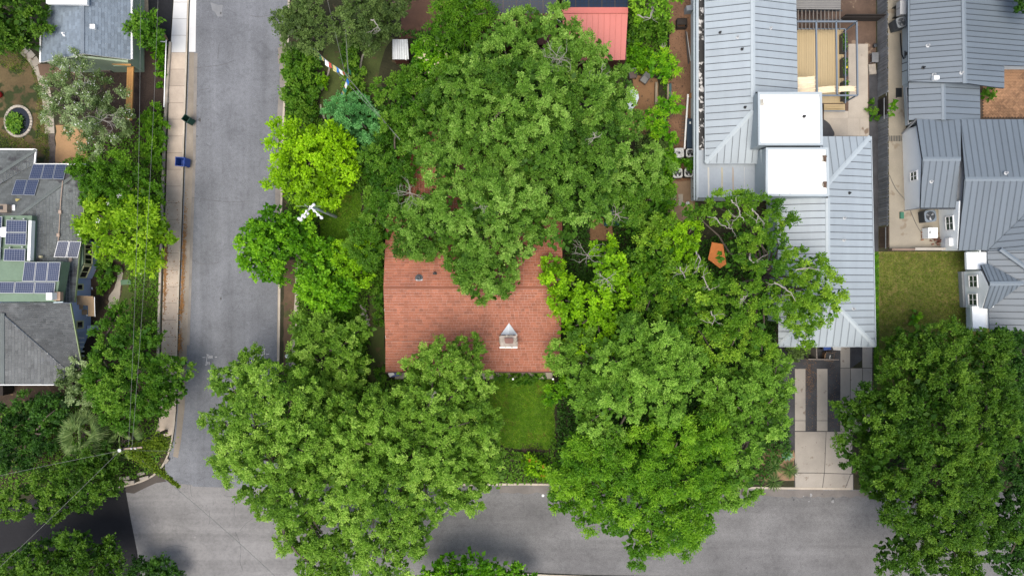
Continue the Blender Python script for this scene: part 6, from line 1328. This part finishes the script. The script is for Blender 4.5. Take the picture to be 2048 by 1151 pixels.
# side yard bits
o = thing("planter_trough", "long blue black trough along the black gutter wall", "trough"); m = MB()
a, b = W(1374, 238, .62), W(1386, 299, .62); c = (a + b) / 2; o.location = (c.x, c.y, .12); wx, wy = abs(b.x - a.x), abs(b.y - a.y)
m.box((0, 0, .27), (wx, wy, .5)); m.build("body", surf("blue_black_trough", (.03, .055, .09), .08, 1, 5), o); MB().box((0, 0, .53), (wx * 1.03, wy * 1.01, .03)).build("lid", surf("blue_black_lid", (.035, .065, .105), .08, 1, 5), o); MB().box((0, wy * .37, .552), (.13, .22, .012)).build("tag_plate", M_TRIM, o)
m = MB(); m.tube([W(1376, 189, .6), W(1372, 250, .5), W(1369, 298, .4)], .09, 7); tag(m.build("pipe_rail", M_TRIM), "long pale pole lying beside the blue black trough", "pole")
o = thing("pallet", "slatted timber offcuts beneath the pale pole", "timber")
for k in range(9): MB().box(W(1370.5 - k * .15, 232 + k * 6, .2), (.7, .16, .06), .1).build("board", M_BROWNW, o)
m = MB(); m.lathe(W(1381, 193, .12), [(.20, 0), (.27, .32), (.22, .33), (.18, .25), (.05, .25)], 14); tag(m.build("flower_pot", surf("terracotta", (.45, .22, .08), .1, 1, 5)), "round terracotta pot by the top of the pale pole", "pot")
o = thing("bucket", "round white lidded bucket among the leafy shrubs", "bucket"); o.location = W(1324, 93, .12); MB().lathe((0, 0, 0), [(.22, 0), (.27, .55), (.28, .55), (.28, .58)], 16).build("body", M_TRIM, o); MB().lathe((0, 0, .57), [(.29, 0), (.29, .05), (.26, .06)], 16).build("lid", surf("cream_lid", (.66, .62, .50), .05, 1, 4), o); MB().box((0, .03, .65), (.06, .16, .04)).build("handle", M_BROWNW, o)
def chair(label, px, py, rz, seatm):
    o = thing("patio_chair", label, "chair", "chairs on the dirt patio"); o.location = W(px, py, .12); o.rotation_euler.z = rz
    MB().box((0, 0, .42), (.62, .60, .13)).build("cushion", seatm, o); MB().box((0, 0, .33), (.68, .66, .06)).build("seat", M_BROWNW, o)
    m = MB(); m.prism([Vector((-.33, .30, .40)), Vector((.33, .30, .40)), Vector((.33, .52, .95)), Vector((-.33, .52, .95))], down=(0, .05, -.02)); m.build("backrest", surf("grey_slats", (.33, .34, .33), .08, 1, 5), o)
    for sx in (-1, 1):
        MB().box((sx * .35, .02, .58), (.07, .68, .05)).build("armrest", M_DARKST, o)
        for sy in (-1, 1): MB().box((sx * .32, sy * .29, .16), (.06, .06, .32)).build("leg", M_DARKST, o)
    return o
chair("patio chair with brown cushion facing the oak's skirt", 1264, 153, .08, surf("brown_cushion", (.17, .12, .11), .06, 1, 5)); chair("angled patio chair with grey cushion by the yellow flowers", 1287, 162, -.62, M_FABRICG)
rosette("flowering_plant", "small yellow leaved plant between the patio chairs", "plant", 1291, 147, "yellow", 34, .55, .13, .15, 9, .7, .4)
tag(slab("raised_bed", [(1311, 164), (1315, 164), (1315, 208), (1310, 208)], .55, .1, surf("timber_edge", (.44, .36, .26), .12, 1, 6)), "pale timber retaining board below the upper bamboo", "retaining board")
tag(slab("raised_bed", [(1335, 168), (1338, 168), (1338, 202), (1334, 202)], .5, .1, surf("timber_edge", (.44, .36, .26))), "second pale retaining board, next to the teal trough", "retaining board")
m = MB(); m.box(W(1340, 183, .3), (.22, 1.5, .35)); tag(m.build("trough", surf("teal_trough", (.06, .16, .18), .1, 1, 5)), "narrow teal trough against the retaining board", "trough")
m = MB(); m.prism([W(1342, 182, .5), W(1347, 186, .45), W(1352, 196, .3), W(1343, 196, .3)], down=(0, 0, -.1)); tag(m.build("timber_offcut", M_CARD), "tan board offcut lying by the teal trough", "timber")
tag(slab("tarp", [(1254, 172), (1276, 184), (1278, 196), (1272, 210), (1262, 222), (1250, 214)], .9, .86, M_PALETARP), "pale blue white tarp half covered by the oak's edge", "tarp")
o = thing("patio_table", "dark table at the lower end of the dirt patio", "table"); o.location = W(1280, 245, .12); MB().box((0, 0, .72), (.5, 1.1, .05)).build("top", surf("navy_top", (.03, .045, .07), .1, 1, 5), o)
for sx in (-1, 1):
    for sy in (-1, 1): MB().box((sx * .2, sy * .45, .35), (.05, .05, .7)).build("leg", M_BLACK, o)
o = thing("compost_box", "dark square timber box at the top of the bark alley", "box"); o.location = W(1361, 51, .12)
for s in (-1, 1): MB().box((s * .48, 0, .35), (.05, .85, .7)).build("side_board", M_FENCED, o); MB().box((0, s * .42, .35), (.9, .05, .7)).build("side_board", M_FENCED, o)
MB().box((0, .1, .62), (.88, .55, .05)).build("lid", M_FENCED, o)
o = thing("pipe_bundle", "bundle of long dark pipes leaning along the bark alley", "pipes")
for k in range(3): MB().tube([W(1371.5 + k * .8, 62 + k, .9 - .1 * k), W(1377 + k * 2.2, 128 - k * 3, .2)], .05, 6).build("pipe", (M_DARKST, M_BROWNW, M_GREYP)[k], o)
m = MB(); m.box(W(1377, 20, .6), (.62, .5, 1.0), .1); oo = m.build("utility_box", surf("grey_cabinet", (.38, .42, .46), .06, 1, 5)); tag(oo, "grey white utility box at the top of the alley", "utility box")
for q, nm in (([(1345, 388), (1352, 388), (1352, 410), (1345, 410)], "stepping stone nearer the oak, on the pale earth"), ([(1357, 388), (1366, 388), (1366, 411), (1357, 411)], "stepping stone nearer the gutter, on the pale earth")): tag(slab("stepping_stone", q, .16, .08, M_PATIO), nm, "paving stone")
m = MB(); m.lathe(W(1374, 407, .12), [(.18, 0), (.2, .3), (.16, .32), (.05, .32)], 12); tag(m.build("flower_pot", M_GREYP), "small grey round pot at the foot of the twisted oak", "pot")
o = thing("edging", "dark garden edging along the bark alley", "edging"); MB().beam(W(1337, 20, .3), W(1337, 160, .3), .06, .5).build("board", M_FENCED, o)
tag(slab("orange_canopy", [(1424, 484), (1446, 488), (1453, 528), (1440, 536), (1416, 518)], 2.3, 2.24, M_ORANGE), "orange canvas canopy glimpsed through the twisted oak", "canopy")
tag(slab("teal_canopy", [(1208, 395), (1235, 395), (1238, 450), (1208, 452)], 1.6, 1.55, M_TEAL), "teal canvas canopy mostly under the grey green elm", "canopy")
o = thing("kayak", "blue and white items stacked under the red house's west eave", "clutter")
m = MB(); m.box(W(790, 748, .5), (1.1, .4, .35), .15); m.build("blue_box", M_BINB, o); m = MB(); m.box(W(783, 747, .6), (.5, .4, .4), .5); m.build("white_bag", M_TRIM, o)

# west gardens
o = thing("garden_pond", "oval stone rimmed lily pond in the brown lawn", "pond"); c = W(38, 243, .1); o.location = c
vs = [(1.22 * math.cos(a), 1.42 * math.sin(a), .03) for a in [2 * math.pi * k / 32 for k in range(32)]]; obj("water", vs, [list(range(32))], M_WATER, o)
for k in range(30):
    a = 2 * math.pi * k / 30; MB().box((1.30 * math.cos(a), 1.50 * math.sin(a), .07), (.24, .27, .16), a).build("rim_stone", M_STONE, o)
rng = np.random.default_rng(8); n = 520; aa = rng.uniform(0, 2 * np.pi, n); rr = np.sqrt(rng.random(n)); P = np.stack([-.30 + .78 * rr * np.cos(aa), -.18 + 1.05 * rr * np.sin(aa), .08 + .3 * rng.random(n)], 1)
leaf_mesh("lily_leaves", P, unit(rng.normal(0, 1, (n, 3)) * np.array([1, 1, .3])), unit(rng.normal(0, .3, (n, 3)) + np.array([0, 0, 1])), .24 * rng.uniform(.6, 1.3, n), .2 * rng.uniform(.6, 1.3, n), rng.random(n), leafmat("mid"), o, "stuff")
m = MB(); m.lathe(W(0, 190, .12), [(.30, 0), (.36, .3), (.30, .55), (.1, .6)], 14); tag(m.build("toy_seat", M_RED), "bright red round toy at the left edge of the brown lawn", "toy")
o = thing("timber_walkway", "orange timber beam walkway running south from the cottage", "walkway")
for k in range(3): MB().beam(W(257.5 + k * 4.3, 121, 1.9), W(253.5 + k * 4.3, 241, 1.5), .2, .16).build("plank", M_WOODN, o)
for y in (135, 180, 232): MB().beam(W(262, y, 0), W(261, y, 1.6), .12).build("post", M_WOODN, o)
rf = thing("rail_fence", "thin white topped rail fence inside the pavement wall", "fence"); MB().beam(W(332.5, 80, .95), W(328, 214, .95), .09, .05).build("rail", M_TRIM, rf); MB().beam(W(318, 83, .95), W(332, 84, .95), .07, .05).build("rail", M_TRIM, rf)
for k in range(7): y = 82 + k * 22; x = 332.4 - k * .72; MB().beam(W(x, y, 0), W(x, y, .93), .06).build("post", M_TRIM, rf)
for z in (.35, .65): MB().beam(W(332.5, 80, z), W(328, 214, z), .02).build("wire", M_GREYP, rf)
gw = thing("retaining_wall", "low pale concrete wall along the inner edge of the pavement", "wall")
e = [(343.5, 86), (337.5, 170), (331.5, 255), (329.5, 330), (326, 450), (323, 560), (320.5, 640), (318.5, 720)]
for a, b in zip(e, e[1:]): ribbon(MB(), [a, b], .22, .34, 0, 0).build("wall_length", M_KERB, gw)
ew = thing("retaining_wall", "broken low wall between soil strip and bright trees", "wall"); e = [(600, 500), (597, 560), (596, 598), (593, 640), (590, 700), (588, 745), (587, 780)]
for a, b in zip(e, e[1:]): ribbon(MB(), [a, b], .42, .38, 0, 0).build("wall_length", M_KERB, ew)
o = thing("concrete_block", "hollow concrete block by the white rail fence's end", "block"); o.location = W(336, 201, .145)
m = MB()
for y in (-.2, 0, .2): m.box((0, y, .1), (.2, .05, .2))
for x in (-.085, .085): m.box((x, 0, .1), (.03, .36, .2))
m.build("block", surf("pale_block", (.62, .58, .52), .06, 1, 5), o)
o = thing("delivery_box", "brown box and black crate by the magnolia beside the driveway", "boxes"); m = MB(); m.box(W(323, 71, .35), (.45, .7, .5), .1); m.build("black_crate", M_BLACK, o); m = MB(); m.prism([W(329, 68, .6), W(334, 78, .5), W(328, 83, .45), W(326, 76, .5)], down=(0, 0, -.3)); m.build("cardboard_flap", M_CARD, o)
m = MB(); m.box(W(320, 70.5, .63), (.33, .07, .04)); m.build("white_strip", M_TRIM, o)
m = MB(); m.box(W(252, 564, .15), (1.0, .5, .12), .05); tag(m.build("meter_cover", surf("green_lid", (.14, .25, .15), .1, 1, 5)), "pale green lid in the grass by the garden path", "lid")
o = thing("stone_heap", "heap of white stones beside the red house's west path", "stones"); r = random.Random(12)
for k in range(34): t = r.random(); MB().box(W(724 + 12 * t + r.uniform(-5, 5), 613 + 38 * t + r.uniform(-3, 3), r.uniform(.14, .34)), (r.uniform(.15, .36), r.uniform(.12, .3), r.uniform(.1, .22)), r.uniform(0, 3)).build("stone", surf("white_stone", (.60, .54, .46), .15, 2, 6, rand=.25), o)
o = thing("corner_stones", "flat pale stones edging the street corner bed", "stones")
for x, y, l, w_, a in ((250, 955, 1.0, .35, .06), (258, 963, 1.1, .3, .03), (283, 946, .75, .3, .3), (289, 955, .9, .28, .25), (245, 967, .5, .2, -.1), (334, 921, .5, .25, .9)): MB().box(W(x, y, .2), (l, w_, .22), a).build("stone", M_STONE, o)
o = thing("street_debris", "small heap of pale bags and branches in the soil strip", "debris"); r = random.Random(4)
MB().lathe(W(576, 711, .1), [(.22, 0), (.26, .15), (.12, .3), (.02, .34)], 9).build("bag", M_TRIM, o)
for k in range(9): a = W(576 + r.uniform(-2, 8), 712 + r.uniform(0, 26), .2); MB().beam(a, a + Vector((r.uniform(-.6, .6), r.uniform(-.9, .9), r.uniform(0, .2))), .06).build("stick", M_PALEBARK if k % 2 else M_BROWNW, o)
for k in range(6): MB().box(W(578 + r.uniform(-3, 5), 722 + r.uniform(-6, 12), .2), (.25, .2, .12), r.uniform(0, 3)).build("scrap", M_GREYP, o)
m = MB(); m.lathe(W(1086, 990, .004), [(.13, 0), (.13, .035), (.10, .04)], 14); tag(m.build("survey_disc", M_TRIM), "small white disc lying on the lower street", "disc")
lm = thing("path_edging", "pale stone edging curving beside the right lawn strip", "edging"); e = smoothline([(742, 90), (728, 108), (722, 132), (722, 150)], 5)
for a, b in zip(e, e[1:]): ribbon(MB(), [a, b], .16, .2, .05, 0).build("edging_stone", M_PATIO, lm)
lm = thing("path_edging", "pale stone edging along the narrow left lawn strip", "edging"); e = [(660, 136), (657, 150), (651, 168), (644, 182)]
for a, b in zip(e, e[1:]): ribbon(MB(), [a, b], .16, .2, .05, 0).build("edging_stone", M_PATIO, lm)
lm = thing("path_edging", "short pale edging above the dome shaped tree", "edging"); e = [(642, 210), (644, 224), (650, 238)]
for a, b in zip(e, e[1:]): ribbon(MB(), [a, b], .16, .2, .05, 0).build("edging_stone", M_PATIO, lm)
o = thing("garden_stones", "pinkish stones at the edge of the curved lawn under the cables", "stones"); r = random.Random(9)
for k in range(9): MB().box(W(735 + r.uniform(-4, 5), 196 + r.uniform(-7, 7), .2), (.3, .25, .2), r.uniform(0, 3)).build("stone", surf("pink_stone", (.48, .33, .26), .15, 2, 6, rand=.25), o)

# fallen leaves along the gutter and on the black gravel
rng = np.random.default_rng(5); n = 2600
band = rng.choice(5, n, p=[.34, .3, .16, .1, .1]); yy = np.where(band == 0, rng.normal(535, 42, n), np.where(band == 1, rng.normal(520, 50, n), np.where(band == 2, rng.normal(612, 10, n), np.where(band == 3, rng.normal(685, 10, n), rng.uniform(400, 760, n)))))
xx = np.where(band == 0, 331 - (yy - 520) * .03 + np.abs(rng.normal(0, 2.4, n)), np.where(band == 4, rng.uniform(325, 372, n), 367 - (yy - 480) * .04 + np.abs(rng.normal(0, 2.6, n))))
lv = np.stack([(xx - 1024) * H / F, (575.5 - yy) * H / F, np.where((xx < 362), .155, .03) + rng.random(n) * .02], 1); L_ = .11 * rng.uniform(.6, 1.4, n)
fl = leaf_mesh("fallen_leaves", lv, unit(rng.normal(0, 1, (n, 3)) * np.array([1, 1, .1])), unit(rng.normal(0, .25, (n, 3)) + np.array([0, 0, 1])), L_, L_ * .7, rng.random(n), M_LITTER, None, "stuff")
n = 620; yy = rng.uniform(700, 858, n); cl = rng.random(n) < .45; yy = np.where(cl, rng.normal(755, 22, n), yy); xx = np.where(cl, rng.normal(1617, 5, n), np.where(rng.random(n) < .5, rng.uniform(1612, 1633, n), rng.uniform(1656, 1680, n)))
lv = np.stack([(xx - 1024) * H / F, (575.5 - yy) * H / F, .13 + 0 * yy], 1); L_ = .09 * rng.uniform(.5, 1.4, n)
leaf_mesh("fallen_leaves", lv, unit(rng.normal(0, 1, (n, 3)) * np.array([1, 1, .1])), unit(rng.normal(0, .25, (n, 3)) + np.array([0, 0, 1])), L_, L_ * .7, rng.random(n), surf("brown_leaves", (.26, .15, .085), .35, 3, 9), None, "stuff")

# utility poles and cables
pl = thing("utility_pole", "ivy grown timber pole at the street corner, cables leaving it", "utility pole"); base = W(271, 897, 0); top = W(239, 900, 8.2); base = Vector((top.x, top.y, 0)); pl.location = base
MB().tube([(0, 0, -.2), (0, 0, 8.2)], [.19, .13], 9).build("pole", M_BARK, pl)
MB().beam((.0, .02, 7.7), (1.75, .16, 7.7), .13, .16).build("cross_arm", surf("arm_timber", (.45, .33, .26), .1, 1, 6), pl)
for x in (.9, 1.25): MB().lathe((x, .1, 7.78), [(.05, 0), (.07, .08), (.04, .16), (.06, .22)], 8).build("insulator", M_CERAMIC, pl)
m = MB(); m.lathe((0, 0, 8.18), [(.15, 0), (.16, .05), (.08, .06)], 10); m.build("pole_cap", M_GREYP, pl)
def cable(label, a, b, sag=.35, r=.022, mat=None, name="power_line"):
    A, B = W(*a), W(*b); m = MB(); m.tube([A.lerp(B, t / 14) + Vector((0, 0, -sag * 4 * (t / 14) * (1 - t / 14))) for t in range(15)], r, 5); return tag(m.build(name, mat or M_CABLE), label, "cable")
cable("overhead cable nearest the cottage, running down to the pole's arm", (281, -60, 8.0), (257, 893, 7.9), .5, .012)
cable("overhead cable running beside the pavement to the pole's arm", (318, -60, 8.0), (264, 892, 7.9), .5, .012)
cable("overhead cable from the pole to the left edge, upper of the two", (239, 901, 8.0), (-60, 963, 7.6), .3, .012)
cable("dashed looking cable from the pole to the bottom left corner", (239, 901, 7.9), (-40, 1170, 7.4), .3, .013)
cable("pale cable from the pole across the concrete junction", (262, 903, 7.2), (575, 1175, 7.6), .4, .024)
cable("thin pale cable from the pole eastward over the street", (243, 900, 7.5), (480, 905, 6.4), .2, .009)
# vine on the pale cable and arm
rng = np.random.default_rng(21); n = 3600; t = rng.random(n) ** 1.6 * .46; A, B = np.array(W(262, 900, 7.2)), np.array(W(440, 1040, 7.35)); w_ = .55 * (1 - t / .46) ** 1.3 + .09
P = A + (B - A) * t[:, None] * 1.15 + rng.normal(0, 1, (n, 3)) * w_[:, None] * np.array([.55, .5, .35]); P[:, 2] -= .2
n2 = 3800; t2 = rng.random(n2); A2, B2 = np.array(W(268, 897, 7.0)), np.array(W(330, 885, 6.2)); P2 = A2 + (B2 - A2) * t2[:, None] + rng.normal(0, 1, (n2, 3)) * (.15 + .42 * t2[:, None]) * np.array([.6, .8, .4])
P = np.concatenate([P, P2]); n = len(P); L_ = .15 * rng.uniform(.6, 1.4, n)
vn = thing("climbing_vine", "yellow green vine swallowing the pole arm and cable", "vine"); leaf_mesh("leaves", P, unit(rng.normal(0, 1, (n, 3))), unit(rng.normal(0, .5, (n, 3)) + np.array([0, 0, 1])), L_, L_ * .7, np.clip(rng.normal(.5, .25, n), 0, 1), leafmat("vine"), vn, "stuff")
MB().tube([W(264, 899, 6.9), W(300, 930, 7.0), W(344, 968, 7.1)], .05, 6).build("stem", M_BARK, vn)
# tall lighting pole with white canisters on two arms
lp = thing("equipment_pole", "pole with two spread arms carrying white ball and drum canisters", "utility pole"); zt = 8.6; b = W(622, 413, zt); lp.location = (b.x, b.y, 0)
MB().tube([(0, 0, -.2), (0, 0, zt)], [.16, .11], 9).build("pole", M_GALV, lp)
q = lambda x, y, z=zt: W(x, y, z) - Vector((b.x, b.y, 0))
for p0, p1 in ((q(628, 407), q(598, 440)), (q(619, 412), q(646, 437)), (q(626, 412), q(612, 424))): MB().beam(p0, p1, .08).build("arm", M_TRIM, lp)
MB().beam(q(592, 412), q(642, 412.5), .025).build("stay_rod", M_CABLE, lp); MB().beam(q(614, 426), q(615.5, 434), .04).build("stay_rod", M_CABLE, lp); MB().beam(q(609, 408), q(618, 416), .05).build("stay_rod", M_CABLE, lp)
for x, y, r in ((627.5, 409.5, .19), (613, 422, .16), (616, 427, .16), (606, 431, .20), (609.5, 433, .2), (598, 437, .19), (602, 439, .22), (629, 421, .19), (636, 429, .19), (643, 435, .20)):
    r *= .82; c = q(x, y, zt - .05); MB().lathe(c, [(r * .3, -r), (r * .75, -r * .7), (r, 0), (r * .85, r * .55), (r * .45, r * .9), (.02, r)], 12).build("canister", M_CERAMIC, lp, smooth=True)
# strung cables and prayer flags over the garden
cable("strung cable from the top edge crossing the flags to the dark trees", (640, -60, 6.2), (690, 148, 6.0), .1, .015); cable("thicker pale cable from the flag knot to the great oak", (690, 148, 6.0), (800, 280, 6.2), .15, .028)
cable("dashed cable hanging from the top edge to the flag knot", (682, -60, 6.2), (697, 152, 6.0), .15, .022); cable("lower pale cable slanting from the street trees under the flags", (628, 96, 5.6), (800, 278, 6.0), .1, .02)
fl = thing("prayer_flags", "string of small blue white red green yellow prayer flags", "flags")
fp = smoothline([(620, 88, 5.4), (634, 104, 5.3), (655, 122, 5.2), (676, 136, 5.4), (696, 150, 5.9)], 8); fp2 = smoothline([(696, 152, 5.9), (690, 168, 5.4), (684, 184, 4.9), (675, 200, 4.6)], 6); fp3 = smoothline([(692, 96, 5.9), (694, 124, 5.9), (697, 150, 5.9)], 6)
for f_ in (fp, fp2, fp3): MB().tube([W(*p) for p in f_], .012, 4).build("string", M_CABLE, fl)
r = random.Random(2); k = 0
for f_, st in ((fp, 2), (fp2, 2), (fp3, 3)):
    for i in range(2 if f_ is not fp3 else 8, len(f_) - 1, st):
        a, b = W(*f_[i]), W(*f_[i + 1]); d = (b - a).normalized() * r.uniform(.42, .52); dn = Vector((r.uniform(-.2, .2), r.uniform(-.40, -.15), -.40)); nn = d.cross(dn).normalized() * .006
        m = MB(); m.prism([a, a + d, a + d * .95 + dn, a + d * .05 + dn * 1.05], down=nn); m.build("flag", FLAGC[k % 5], fl); k += 1
